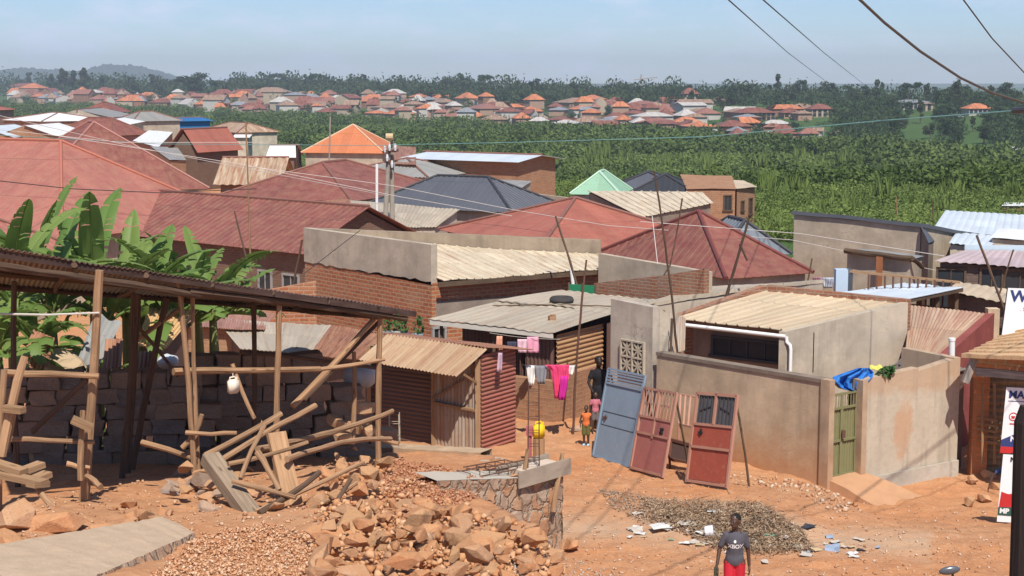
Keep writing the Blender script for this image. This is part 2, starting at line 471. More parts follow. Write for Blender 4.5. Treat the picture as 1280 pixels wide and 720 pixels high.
F = np.stack([idx[:-1, :-1], idx[:-1, 1:], idx[1:, 1:], idx[1:, :-1]], -1).reshape(-1, 4)
gnd = npmesh('ground', np.stack([X, Yg, Z], -1).reshape(-1, 3), F, ground_mat(), None, TI.ravel())
gnd.data.polygons.foreach_set('use_smooth', [True] * len(gnd.data.polygons)); tag(gnd, kind='structure')
# ================================================================== haze
hb = MB(); hb.box((0, 2450, 34), (11000, 5600, 118))
hm = D.materials.new('haze_air'); hm.use_nodes = True; hm.node_tree.nodes.clear()
ho = hm.node_tree.nodes.new('ShaderNodeOutputMaterial'); hv = hm.node_tree.nodes.new('ShaderNodeVolumePrincipled')
hv.inputs['Color'].default_value = (.80, .88, 1, 1); hv.inputs['Density'].default_value = HAZE = .00021; hv.inputs['Anisotropy'].default_value = .15
hm.node_tree.links.new(hv.outputs[0], ho.inputs['Volume'])
tag(hb.build('haze', hm), kind='stuff')
# ================================================================== far hills
def hills():
    m = simple('hill_scrub', (.05, .085, .045), .5, .02, 0)
    for nm, Y, prof, ht in (('hills', 4300, [(-300, 10), (-120, 30), (0, 36), (35, 43), (70, 38), (105, 33), (140, 50), (165, 52), (190, 40), (215, 26), (250, 4), (300, -18)], 1),
                        ('hills', 4900, [(290, -20), (330, 6), (350, 9), (385, 12), (400, 6), (430, 8), (470, -8), (520, -20)], 1)):
        mb = MB(); P = []; xs_ = np.linspace(prof[0][0], prof[-1][0], 520)
        for k, t in enumerate(np.linspace(0, 1, 26)):
            row = []
            for px in xs_:
                Yk = Y + (t - .5) * 900
                x = (px - 640) / FPX * Y * (1 + (t - .5) * .1)
                e = interp(px, prof)
                z = lerp(-30, CAMZ + e, math.sin(PI * t) ** .7) + 5 * noise.noise(V((x * .02, Yk * .02, 2))) + 7 * max(0, noise.noise(V((x * .05, Yk * .05, 9)))) + 9 * max(0, noise.noise(V((x * .16, Yk * .02, 4))) - .1) - 13
                row.append((x, Yk, z))
            P.append(row)
        mb.grid(P); tag(mb.build(nm, m, None), kind='structure')
hills()
# ================================================================== foliage material
def leafmat(name, c1, c2, c3_, trans=.25, ob=True):
    if name in MC: return MC[name]
    m = NM(name); o = m.tc.outputs['Object']
    rnd = m.n('ShaderNodeObjectInfo').outputs['Random']
    t = m.n('ShaderNodeAttribute', {'attribute_name': 'tint'}).outputs['Fac']
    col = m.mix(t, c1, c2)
    col = m.mix(m.ramp(m.noise(o, .35, 3), (.4, 0), (.7, .7)), col, c3_)
    if ob: col = m.mix(m.math('MULTIPLY', rnd, .55), col, c3(c1, 1.3))
    m.done(col, .75, .2)
    tr = m.n('ShaderNodeBsdfTranslucent', None, Color=col); mxs = m.n('ShaderNodeMixShader', None)
    m.set(mxs, 0, trans); m.t.links.new(m.b.outputs[0], mxs.inputs[1]); m.t.links.new(tr.outputs[0], mxs.inputs[2])
    m.t.links.new(mxs.outputs[0], m.out.inputs[0])
    MC[name] = m.m; return m.m
def leafcloud(rng, lobes, n, size, flat=.0):
    """n quads spread through ellipsoid lobes [(cx,cy,cz,rx,ry,rz)], returns verts, faces, tint"""
    L = np.array(lobes); wgt = (L[:, 3] * L[:, 4] * L[:, 5]) ** .67; pick = rng.choice(len(L), n, p=wgt / wgt.sum())
    d = rng.normal(size=(n, 3)); d /= np.linalg.norm(d, axis=1)[:, None]
    rr = rng.uniform(.35, 1.04, n) ** .6
    C = L[pick, :3] + d * rr[:, None] * L[pick, 3:]
    a = rng.normal(size=(n, 3)); a += d * .8; a /= np.linalg.norm(a, axis=1)[:, None]
    b = np.cross(a, rng.normal(size=(n, 3))); b /= np.linalg.norm(b, axis=1)[:, None]; c = np.cross(a, b)
    s = size * rng.uniform(.55, 1.25, n)[:, None]
    q = np.stack([C - b * s * .6, C - c * s * .35, C + b * s * .6, C + c * s * .35], 1)
    F_ = np.arange(n * 4).reshape(n, 4)
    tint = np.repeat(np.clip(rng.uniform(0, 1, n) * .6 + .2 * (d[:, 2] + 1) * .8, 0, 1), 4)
    return q.reshape(-1, 3), F_, tint
NR = np.random.default_rng(5)
bark = simple('bark', (.11, .08, .055), .35, 3, .3)
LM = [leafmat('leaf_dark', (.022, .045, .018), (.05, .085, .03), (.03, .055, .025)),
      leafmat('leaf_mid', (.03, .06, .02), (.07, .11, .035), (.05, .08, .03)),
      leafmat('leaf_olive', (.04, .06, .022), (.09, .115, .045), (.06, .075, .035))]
def tree_proto(kind, Ht):
    r = random.Random(kind * 31 + int(Ht)); t = thing('tree', 'proto', 'tree')
    tb = MB(); tb.tube([(0, 0, -1), (r.uniform(-.2, .2), 0, Ht * .3), (r.uniform(-.4, .4), r.uniform(-.3, .3), Ht * .62)], [Ht * .028, Ht * .02, Ht * .012], 7)
    lobes = []
    if kind == 0:      # round dense broadleaf
        for k in range(12):
            a = r.uniform(0, 6.28); q = r.uniform(.05, .3) * Ht
            lobes.append((math.cos(a) * q, math.sin(a) * q, Ht * r.uniform(.25, .85), Ht * r.uniform(.12, .2), Ht * r.uniform(.12, .2), Ht * r.uniform(.09, .15)))
    elif kind == 1:    # tall columnar eucalypt
        for k in range(10):
            a = r.uniform(0, 6.28); q = r.uniform(.0, .13) * Ht
            lobes.append((math.cos(a) * q, math.sin(a) * q, Ht * r.uniform(.32, .93), Ht * r.uniform(.07, .12), Ht * r.uniform(.07, .12), Ht * r.uniform(.07, .12)))
    elif kind == 2:    # flat umbrella crown on a tall bare trunk
        for k in range(9):
            a = k / 9 * 6.28; q = r.uniform(.1, .42) * Ht
            lobes.append((math.cos(a) * q, math.sin(a) * q, Ht * r.uniform(.72, .9), Ht * r.uniform(.14, .2), Ht * r.uniform(.14, .2), Ht * r.uniform(.05, .085)))
    else:              # low bushy
        for k in range(8):
            a = r.uniform(0, 6.28); q = r.uniform(.05, .4) * Ht
            lobes.append((math.cos(a) * q, math.sin(a) * q, Ht * r.uniform(.25, .75), Ht * r.uniform(.18, .3), Ht * r.uniform(.18, .3), Ht * r.uniform(.13, .22)))
    for lb in lobes[:5]:
        tb.tube([(0, 0, Ht * (.3 if kind != 3 else .1)), (lb[0] * .5, lb[1] * .5, lb[2] * .75), lb[:3]], [Ht * .011, Ht * .008, Ht * .004], 5)
    tb.build('trunk', bark, t)
    v, f, ti = leafcloud(NR, lobes, {0: 1100, 1: 950, 2: 950, 3: 850}[kind], Ht * .062)
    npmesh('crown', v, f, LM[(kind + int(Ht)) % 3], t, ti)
    return t
PROT = {}
def tree(kind, x, y, Ht, label, group, var=0):
    key = (kind, var)
    z = gz(x, y)
    if key not in PROT:
        o = tree_proto(kind, {0: 12, 1: 17, 2: 15, 3: 7}[kind] + var); PROT[key] = o
    else: o = copy_tree(PROT[key])
    base = {0: 12, 1: 17, 2: 15, 3: 7}[kind] + var
    s = Ht / base; o.location = (x, y, z); o.scale = (s * RG.uniform(.9, 1.15), s * RG.uniform(.9, 1.15), s); o.rotation_euler = (0, 0, RG.uniform(0, 6.28))
    tag(o, label, 'tree', group)
    return o
def farxy(px, u):
    Y = interp(px, SHORE) * u
    return (px - 640) / FPX * Y, Y
# ------------------------------------------------------------------ far town
WALLC = [simple('far_wall_cream', (.40, .32, .23), .2, .5, 0), simple('far_wall_brick', (.27, .14, .085), .25, .5, 0), simple('far_wall_pink', (.36, .23, .165), .2, .5, 0), simple('far_wall_white', (.46, .43, .38), .2, .5, 0)]
RC = {'red': tin('far_roof_red', (.21, .078, .055), .3, fade=.35), 'orange': tin('far_roof_orange', (.47, .17, .075), .15, fade=.3), 'tan': tin('far_roof_tan', (.33, .235, .165), .4, fade=.3), 'pale': tin('far_roof_pale', (.45, .42, .38), .15), 'grey': tin('far_roof_grey', (.22, .235, .25), .2), 'brown': tin('far_roof_brown', (.27, .12, .085), .2)}
glassm = simple('dark_glass_or_gap', (.03, .035, .04), .2, 3, 0, .25, .5)
def far_house(name, label, x, y, L, W, hw, rise, rot, roofm, wallm, group=None, hip=True, wins=0, storey=1, sink=1.5, cat='house'):
    z = gz(x, y); t = thing(name, label, cat, (x, y, z), rot, group); bpy.context.view_layer.update
    M = Matrix.Translation((x, y, z)) @ Matrix.Rotation(rot, 4, 'Z')
    m = MB(); m.box(M @ V((0, 0, (hw - sink) / 2)), (L, W, hw + sink), M.to_3x3()); 
    if not hip:
        for sx in (-1, 1): m.face([M @ V((sx * L / 2, -W / 2, hw)), M @ V((sx * L / 2, W / 2, hw)), M @ V((sx * L / 2, 0, hw + rise))])
    wl = m.build('wall', wallm, t)
    r = MB(); o = .5; e = hw - .12
    P = lambda a, b, c: M @ V((a, b, c))
    A, B, C_, D_ = (-L/2-o, -W/2-o), (L/2+o, -W/2-o), (L/2+o, W/2+o), (-L/2-o, W/2+o)
    k = max(0, (L - W) / 2) if hip else L / 2 + o
    r1_, r2_ = P(-k - (0 if k or not hip else .05), 0, hw + rise), P(k + (0 if k or not hip else .05), 0, hw + rise)
    a, b, c, d = P(*A, e), P(*B, e), P(*C_, e), P(*D_, e)
    r.slope(a, b, r2_, r1_, 3, 0, per=1); r.slope(c, d, r1_, r2_, 3, 0, per=1)
    if hip:
        r.slope(b, c, (r2_), (r2_), 3, 0, per=1); r.slope(d, a, r1_, r1_, 3, 0, per=1)
    r.build('roof', roofm, t, thick=.12)
    for s in range(storey if wins else 0):
        for k in range(wins):
            xx = -L/2 + L * (k + .5) / wins; wz = hw * (s + .55) / storey
            q = MB(); q.box(P(xx, -W/2 - .02, wz), (1.3, .12, 1.3), M.to_3x3()); q.build('window', glassm, t)
    return t
TOWN = []
rr = random.Random(3)
names = {'red': 'red', 'orange': 'orange', 'tan': 'tan rusted', 'pale': 'pale whitish', 'grey': 'dull grey', 'brown': 'brown'}
def townfree(x, y, r):
    for a, b, c in TOWN:
        if (a - x) ** 2 + (b - y) ** 2 < (c + r) ** 2 * .7: return False
    return True
# larger houses one can tell apart
def special(px, py_base, hpx, wpx, roof, wall, label, storey=2, wins=4, dark=0, name='house', hip=True, u=None, rot=.2, rpx=8):
    # distance from base pixel on the far slope
    p = G(px, py_base) if u is None else V((*farxy(px, u), 0)); Y = p.y
    L = wpx / FPX * Y; hw = hpx / FPX * Y
    h = far_house(name, label, p.x, Y, L, max(6, L * .65), hw, rpx / FPX * Y, rot, RC[roof], WALLC[wall], None, hip, wins, storey)
    TOWN.append((p.x, Y, L * .6)); return h
special(282, 121, 13, 30, 'red', 0, 'two storey cream house with red hipped roof and window rows, far left of centre', 2, 5, u=1.2, rpx=6)
special(148, 118, 6, 26, 'orange', 3, 'long house with bright orange hipped roof below the tall trees at left', 1, 4, u=1.17, rpx=6)
special(138, 131, 8, 22, 'orange', 0, 'low house with salmon orange roof in front of the tree clump at left', 1, 3, u=1.07, rpx=5)
special(222, 128, 8, 34, 'orange', 0, 'widest orange roofed house beside the edge of the wetland', 1, 4, u=1.08, rpx=8)
special(35, 105, 9, 36, 'red', 0, 'long yellowish building with red roof among trees, far left', 2, 6, u=1.36, rpx=4, rot=.05)
special(831, 149, 10, 15, 'red', 3, 'tall narrow white house topped by a red hipped roof at the wood edge', 2, 3, u=1.2, rpx=8)
special(768, 153, 12, 20, 'pale', 3, 'square whitish block house with flat pale roof', 2, 4, u=1.1, rpx=2)
special(860, 122, 12, 20, 'red', 0, 'cream villa with steep red roof on the wooded skyline', 2, 4, u=1.62, rpx=7)
special(900, 122, 6, 30, 'tan', 0, 'long villa with tan roof on the wooded skyline right of the crane', 1, 4, u=1.6, rpx=4)
special(940, 152, 10, 46, 'red', 2, 'long red roofed terrace on the hillside town at right', 2, 8, u=1.3, rpx=6)
special(935, 160, 8, 26, 'orange', 2, 'orange gabled hall at the right of the hillside town', 1, 3, u=1.17, hip=False, rpx=7)
special(1000, 136, 6, 30, 'tan', 0, 'tan roofed house highest in the hillside town', 1, 4, u=1.5, rpx=5)
special(1022, 147, 10, 28, 'red', 0, 'yellow walled house with broad red brown roof above the town', 2, 4, u=1.4, rpx=6)
special(985, 145, 7, 22, 'red', 2, 'red roofed house below the tan roofed one on the slope', 1, 3, u=1.36, rpx=6)
special(1217, 140, 8, 30, 'orange', 3, 'white pavilion with salmon hipped roof alone on the right ridge', 1, 5, u=1.52, rpx=6)
special(1135, 134, 8, 44, 'grey', 3, 'long grey building beneath the umbrella tree on the right ridge', 2, 7, u=1.6, rpx=3)
special(1154, 136, 9, 10, 'tan', 0, 'small yellow block at the end of the long grey building', 2, 1, u=1.56, rpx=1)
special(1185, 143, 3, 26, 'grey', 3, 'low house with flat grey roof left of the salmon pavilion', 1, 3, u=1.45, rpx=4)
special(1078, 158, 7, 26, 'pale', 3, 'bare concrete building shell half hidden by trees on right slope', 2, 4, u=1.27, rpx=1)
special(1265, 188, 8, 16, 'pale', 3, 'small white walled house at the foot of the right slope', 1, 2, u=1.05, rpx=3)
count = 0; tries = 0
while count < 250 and tries < 12000:
    tries += 1
    px = rr.choice([rr.uniform(270, 1060), rr.uniform(330, 900), rr.uniform(20, 330)])
    u = 1.015 + (rr.random() ** 1.2) * (.40 if px > 330 else .18)
    if 1030 < px: u = min(u, 1.1)
    x, y = farxy(px, u); L = rr.choice([rr.uniform(4, 7), rr.uniform(6, 10), rr.uniform(9, 15)]) * y / 640 * (1 if px > 330 else .75); W = L * rr.uniform(.6, .85); r = L * .5
    if not townfree(x, y, r): continue
    TOWN.append((x, y, r)); count += 1
    rc = rr.choices(list(RC), [4.5, 2.6, 3.2, 2.4, 1.0, 2.2])[0]
    k = y / 640
    far_house('house', 'small house with a %s roof packed into the far town across the wetland' % names[rc], x, y, L, W, rr.choice([2.2, 2.5, 2.8, 4.6]) * k, rr.uniform(1.0, 2.3) * k, rr.uniform(-.6, .6) + rr.choice([0, 0, PI / 2]), RC[rc], rr.choice(WALLC), 'far town houses with %s roofs' % names[rc], rr.random() < .7)
# ------------------------------------------------------------------ far trees
def far_tree(px, u, kind, hpx, label, group, var=0):
    x, y = farxy(px, u); return tree(kind, x, y, hpx / FPX * y, label, group, var)
G1 = 'trees of the wooded ridge behind the far town'
for k in range(98):                      # the ridge, skyline and face
    px = 300 + 620 * (k + rr.random()) / 98
    u = rr.choice([rr.uniform(1.38, 1.5), rr.uniform(1.5, 1.65), rr.uniform(1.62, 1.78)])
    kd = rr.choices([0, 1, 2], [6, 2.6, .3])[0]
    far_tree(px, u, kd, rr.uniform(17, 25) * (1.15 if kd else 1), {0: 'round leafy tree in the wooded ridge behind the far town', 1: 'slender tall tree in the wooded ridge behind the far town', 2: 'flat crowned tree in the wooded ridge behind the far town'}[kd], G1, k % 3)
for k in range(30):                       # left woods with tall eucalypts
    px = rr.uniform(-10, 330); u = rr.uniform(1.18, 1.5)
    kd = rr.choices([0, 1], [3, 2])[0]
    far_tree(px, u, kd, rr.uniform(18, 30), 'tall tree of the woods behind the left end of the far town' if kd else 'rounded tree of the woods behind the left end of the far town', 'woods behind the left end of the far town', k % 3)
for px, u, kd, hp in ((83, 1.16, 1, 38), (97, 1.17, 1, 36), (110, 1.16, 1, 40), (70, 1.19, 1, 30), (200, 1.3, 0, 34), (238, 1.22, 2, 34), (246, 1.2, 0, 40), (272, 1.3, 2, 26), (288, 1.32, 2, 24), (395, 1.6, 2, 28), (560, 1.6, 0, 30), (605, 1.65, 2, 28)):
    far_tree(px, u, kd, hp, 'big spreading tree standing above the left skyline', 'big trees on the left skyline', px % 3)
for k in range(50):                       # right slope
    px = rr.uniform(1040, 1300); u = rr.uniform(1.06, 1.55)
    if abs(px - 1217) < 22 and u < 1.53: u = rr.uniform(1.06, 1.3)
    far_tree(px, u, rr.choice([0, 0, 3, 1]), rr.uniform(16, 30), 'leafy tree on the wooded slope at the right', 'trees of the wooded right slope', k % 3)
for k in range(28):                       # right skyline
    px = 905 + 390 * (k + rr.random()) / 28
    far_tree(px, rr.uniform(1.6, 1.9), rr.choice([0, 0, 1]), rr.uniform(22, 32), 'tree standing on the skyline of the right ridge', 'trees on the skyline of the right ridge', k % 3)
far_tree(1134, 1.62, 2, 34, 'large umbrella crowned tree dominating the right ridge', None, 1)
far_tree(1192, 1.6, 1, 36, 'tall narrow pair-topped tree right of the umbrella tree', None, 2)
for k in range(88):                       # bushes between the town houses
    px = rr.uniform(20, 1060); u = 1.01 + rr.random() * .3
    x, y = farxy(px, u)
    tree(3, x, y, rr.uniform(9, 18) / FPX * y, 'dark bushy tree standing between houses of the far town', 'bushy trees between the far houses', k % 3)
# ------------------------------------------------------------------ masts
cr = thing('crane', 'thin tower crane rising above the wooded skyline', 'crane', (*farxy(800, 1.7), gz(*farxy(800, 1.7))))
x, y = farxy(800, 1.7); zt = at(800, 93, y).z; zb = gz(x, y)
mb = MB(); mb.beam((x, y, zb), (x, y, zt), .9); mb.build('mast', simple('mast_metal', (.35, .3, .28), .2, 3, 0), cr)
mb = MB(); mb.beam((x - 4, y, zt - 3), (x + 9, y, zt - 1.6), .6); mb.build('jib', MC['mast_metal'], cr)
# ------------------------------------------------------------------ undergrowth of the far woods, too dense to count
def woods():
    rng = np.random.default_rng(8); VV, FF, TT = [], [], []; n0 = 0
    tm = [leafcloud(rng, [(rng.uniform(-.6, .6), rng.uniform(-.6, .6), rng.uniform(.3, .9), .5, .5, .42) for _ in range(4)], 110, .2) for _ in range(5)]
    for k in range(2350):
        r_ = rng.random()
        if r_ < .50: px, u = rng.uniform(285, 930), rng.uniform(1.40, 1.78)
        elif r_ < .66: px, u = rng.uniform(-20, 320), rng.uniform(1.17, 1.5)
        elif r_ < .90: px, u = rng.uniform(1045, 1300), rng.uniform(1.05, 1.6)
        else: px, u = rng.uniform(890, 1300), rng.uniform(1.5, 1.9)
        if px > 1040 and abs(px - 1217) < 20 and u < 1.53: continue
        if any(abs(px - a) < b and u < c for a, b, c in ((860, 16, 1.62), (905, 22, 1.6), (35, 24, 1.36), (1145, 26, 1.6), (148, 18, 1.17), (282, 20, 1.2))): continue
        small = 1
        if k >= 2000: px, u, small = rng.uniform(20, 1060), rng.uniform(1.02, 1.4), .55
        x, y = farxy(px, u); v, f, t = tm[rng.integers(5)]; s = rng.uniform(8, 16) * small / FPX * y; w = v * np.array([s, s, s * rng.uniform(.9, 1.6)]) + np.array([x, y, gz(x, y) - .3])
        VV.append(w); FF.append(f + n0); TT.append(np.clip(t * .8 + rng.uniform(-.2, .2), 0, 1)); n0 += len(w)
    tag(npmesh('wood', np.concatenate(VV), np.concatenate(FF), leafmat('wood_leaf', (.027, .054, .02), (.072, .112, .038), (.048, .076, .03), .2, False), None, np.concatenate(TT)), 'dark green undergrowth filling the far woods', 'undergrowth', None, 'stuff')
woods()
# ------------------------------------------------------------------ wetland vegetation
def wetland():
    rng = np.random.default_rng(9)
    m = leafmat('wetland_leaf', (.027, .056, .013), (.19, .25, .062), (.10, .15, .038), .2, False)
    VV, FF, TT = [], [], []; n0 = 0
    tmpl = []
    for k in range(5):
        lob = [(rng.uniform(-.7, .7), rng.uniform(-.7, .7), rng.uniform(.35, .8), .5, .5, .34) for _ in range(4)]
        tmpl.append(leafcloud(rng, lob, 120, .21))
    spik = []
    for k in range(4):       # reed / yam clump: upright blades
        n = 46; a = rng.uniform(0, 6.28, n); r_ = rng.uniform(0, .8, n); ln = rng.uniform(.6, 1.2, n); d = rng.uniform(-.5, .5, (n, 2))
        b = np.stack([np.cos(a) * r_, np.sin(a) * r_, np.zeros(n)], 1); tip = b + np.stack([d[:, 0], d[:, 1], ln], 1)
        sd_ = np.stack([-np.sin(a * 3), np.cos(a * 3), np.zeros(n)], 1) * .085
        mid = (b + tip) / 2 + np.array([0, 0, .12])
        q = np.stack([b - sd_ * .3, mid - sd_, tip, mid + sd_], 1).reshape(-1, 3)
        spik.append((q, np.arange(n * 4).reshape(n, 4), np.repeat(rng.uniform(.55, 1.0, n), 4)))
    fine = [leafcloud(rng, [(rng.uniform(-.7, .7), rng.uniform(-.7, .7), rng.uniform(.3, .85), .5, .5, .36) for _ in range(5)], 240, .125) for _ in range(5)]
    cnt = 0; N = 20000
    for _ in range(N * 4):
        if cnt >= N: break
        px = rng.uniform(-60, 1340) if rng.random() < .58 else rng.uniform(640, 1560); py = 100 + 1 / rng.uniform(1 / 240.0, 1 / 26.0) if rng.random() < .42 else rng.uniform(135, 345)
        ys_ = interp(px, SHORE); p = hz(px, py, 17.0) if py < 300 else hz(px, py, 11.0 + (345 - py) * .1)
        Y = p.y
        if Y > ys_ * 1.01 or Y < VEGY(px): continue
        x = p.x; z = gz(x, Y)
        belt = noise.noise(V((x * .012, Y * .021, 4))) + .45 * noise.noise(V((x * .06, Y * .08, 1)))
        far = Y / ys_
        shrub = belt + (far - .62) * 1.0 > .02 + rng.uniform(-.14, .14)
        if shrub:
            near = Y < 300
            v, f, t = (fine if near else tmpl)[rng.integers(5)]; s = rng.uniform(1.6, 3.4) if near else rng.uniform(2.2, 4.4); sh = s * rng.uniform(.7, 1.1); dt = rng.uniform(-.15, .12)
            tt = np.clip(t * .55 + dt + .25 * noise.noise(V((x * .04, Y * .05, 8))), 0, 1)
        else:
            if rng.random() < .35:
                v, f, t = spik[rng.integers(4)]; s = rng.uniform(.5, 1.1) * (1 if Y < 300 else 1.7); sh = s * rng.uniform(.6, 1.2)
                if rng.random() < .05: sh *= 2.2
            else:
                v, f, t = (fine if Y < 300 else tmpl)[rng.integers(5)]; s = rng.uniform(.7, 1.7) * (1 if Y < 300 else 1.5); sh = s * rng.uniform(.5, .9)
            tt = np.clip(t * .8 + rng.uniform(.05, .5) + .3 * noise.noise(V((x * .03, Y * .04, 5))), 0, 1)
        a = rng.uniform(0, 6.28); c, q = math.cos(a), math.sin(a)
        w = v.copy(); w[:, 0], w[:, 1] = (v[:, 0] * c - v[:, 1] * q) * s + x, (v[:, 0] * q + v[:, 1] * c) * s + Y
        w[:, 2] = v[:, 2] * sh + z - .2
        VV.append(w); FF.append(f + n0); TT.append(tt); n0 += len(w); cnt += 1
    o = npmesh('wetland_plants', np.concatenate(VV), np.concatenate(FF), m, None, np.concatenate(TT))
    tag(o, 'dense green shrubs, yams and reeds covering the wetland beyond the roofs', 'vegetation', None, 'stuff')
wetland()
# ================================================================== town houses in the middle ground
ROOF = {
 'salmon': tin('roof_salmon', (.335, .12, .09), .14, fade=.09, dust=.35),
 'red': tin('roof_dark_red', (.20, .062, .048), .2, fade=.16, dust=.3),
 'bright': tin('roof_bright_red', (.33, .10, .066), .16, fade=.14, dust=.22),
 'orange': tin('roof_orange', (.50, .16, .065), .12, fade=.12, dust=.12),
 'cream': tin('roof_cream', (.62, .53, .38), .3, (.30, .17, .09), fade=.1, dust=.3),
 'cream2': tin('roof_dusty_cream', (.50, .40, .27), .2, (.26, .16, .09), fade=.14, dust=.35),
 'rust': tin('roof_rusty', (.36, .18, .10), .5, (.17, .06, .035), fade=.2, dust=.3),
 'rustc': tin('roof_streaked', (.48, .40, .28), .5, (.27, .12, .06), fade=.2),
 'grey': tin('roof_grey', (.26, .255, .235), .25, (.2, .14, .09), fade=.12),
 'slate': tin('roof_slate', (.085, .09, .105), .06, (.14, .13, .12), fade=.08),
 'black': tin('roof_black', (.035, .036, .042), .03, (.06, .06, .06), fade=.08),
 'white': tin('roof_white', (.68, .68, .66), .12, (.4, .3, .2), fade=.06),
 'blue': tin('roof_pale_blue', (.52, .58, .63), .14, (.35, .25, .2), fade=.08, dust=.1),
 'lilac': tin('roof_lilac', (.46, .36, .36), .2, (.3, .2, .16), fade=.1, dust=.2),
 'sheetgrey': tin('roof_dusty_grey', (.40, .345, .26), .25, (.22, .13, .08), fade=.14, dust=.3),
 'deepblue': tin('roof_deep_blue', (.02, .13, .32), .03, fade=.05),
}
BR = brick('brick_wall'); BRR = brick('brick_rough', (.46, .155, .07), (.30, .095, .045), (.40, .27, .17), .3, .12, .024)
BRD = brick('brick_dusty', (.40, .20, .11), (.30, .15, .085), (.40, .26, .16), .28, .11, .014)
PL = plaster('plaster_grey', (.42, .35, .27)); PLB = plaster('plaster_brown', (.50, .375, .25), (.46, .21, .09), .9, 1.5, .4)
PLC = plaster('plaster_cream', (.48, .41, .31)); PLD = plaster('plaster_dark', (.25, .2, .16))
CONC = plaster('concrete', (.44, .39, .32), streak=.15); REDW = plaster('red_painted_wall', (.24, .07, .06))
PLP = plaster('plaster_pinkish', (.42, .22, .16))
capm = simple('ridge_metal', (.22, .10, .075), .2, 3, 0, .6)
framem = simple('window_frame', (.30, .29, .28), .2, 9, 0, .6); woodm = wood('timber'); darkw = wood('timber_dark', (.13, .085, .055))
def perp(A, B):
    d = (B - A); d.z = 0; d.normalize(); n = V((-d.y, d.x, 0))
    return n if n.y > 0 else -n
def walls(mb, pts, ztop, zb):
    """pts: ring of points (plan); ztop list or float"""
    n = len(pts)
    for k in range(n):
        a, b = pts[k], pts[(k + 1) % n]; za = ztop[k] if hasattr(ztop, '__len__') else ztop; zb2 = ztop[(k + 1) % n] if hasattr(ztop, '__len__') else ztop
        mb.face([(a[0], a[1], zb), (b[0], b[1], zb), (b[0], b[1], zb2), (a[0], a[1], za)])
def window(parent, a, b, t, z, w, h, name='window', nrm=None, bars=2, fm=None):
    """window centred at fraction t of wall a->b at height z"""
    a, b = V((a[0], a[1], 0)), V((b[0], b[1], 0)); d = (b - a).normalized(); n = V((d.y, -d.x, 0))
    if nrm is not None and n.dot(nrm) < 0: n = -n
    c = a + (b - a) * t; c.z = z
    M = Matrix((d, n, (0, 0, 1))).transposed()
    m = MB(); e = .07
    m.box(c + n * .02 + V((0, 0, h / 2)), (w + e, .10, e), M); m.box(c + n * .03 - V((0, 0, h / 2)), (w + e + .1, .14, e), M)
    for s in (-1, 1): m.box(c + n * .02 + d * s * w / 2, (e, .09, h - .02), M)
    for k in range(1, bars): m.box(c + n * .015 + d * (w * (k / bars - .5)), (.035, .06, h - .03), M)
    f = m.build(name, fm or framem, parent)
    m = MB(); m.box(c + n * .005, (w - .02, .02, h - .02), M); m.build('pane', glassm, f)  # dark sheet: glass, and painted shade where an opening has none
    return f
def W3(p, h=None):
    """pixel + depth-below-camera, or a ready point"""
    if isinstance(p, Vector): return p
    if len(p) == 3: return at(p[0], p[1], -p[2]) if p[2] < 0 else hz(*p)
    return hz(p[0], p[1], h)
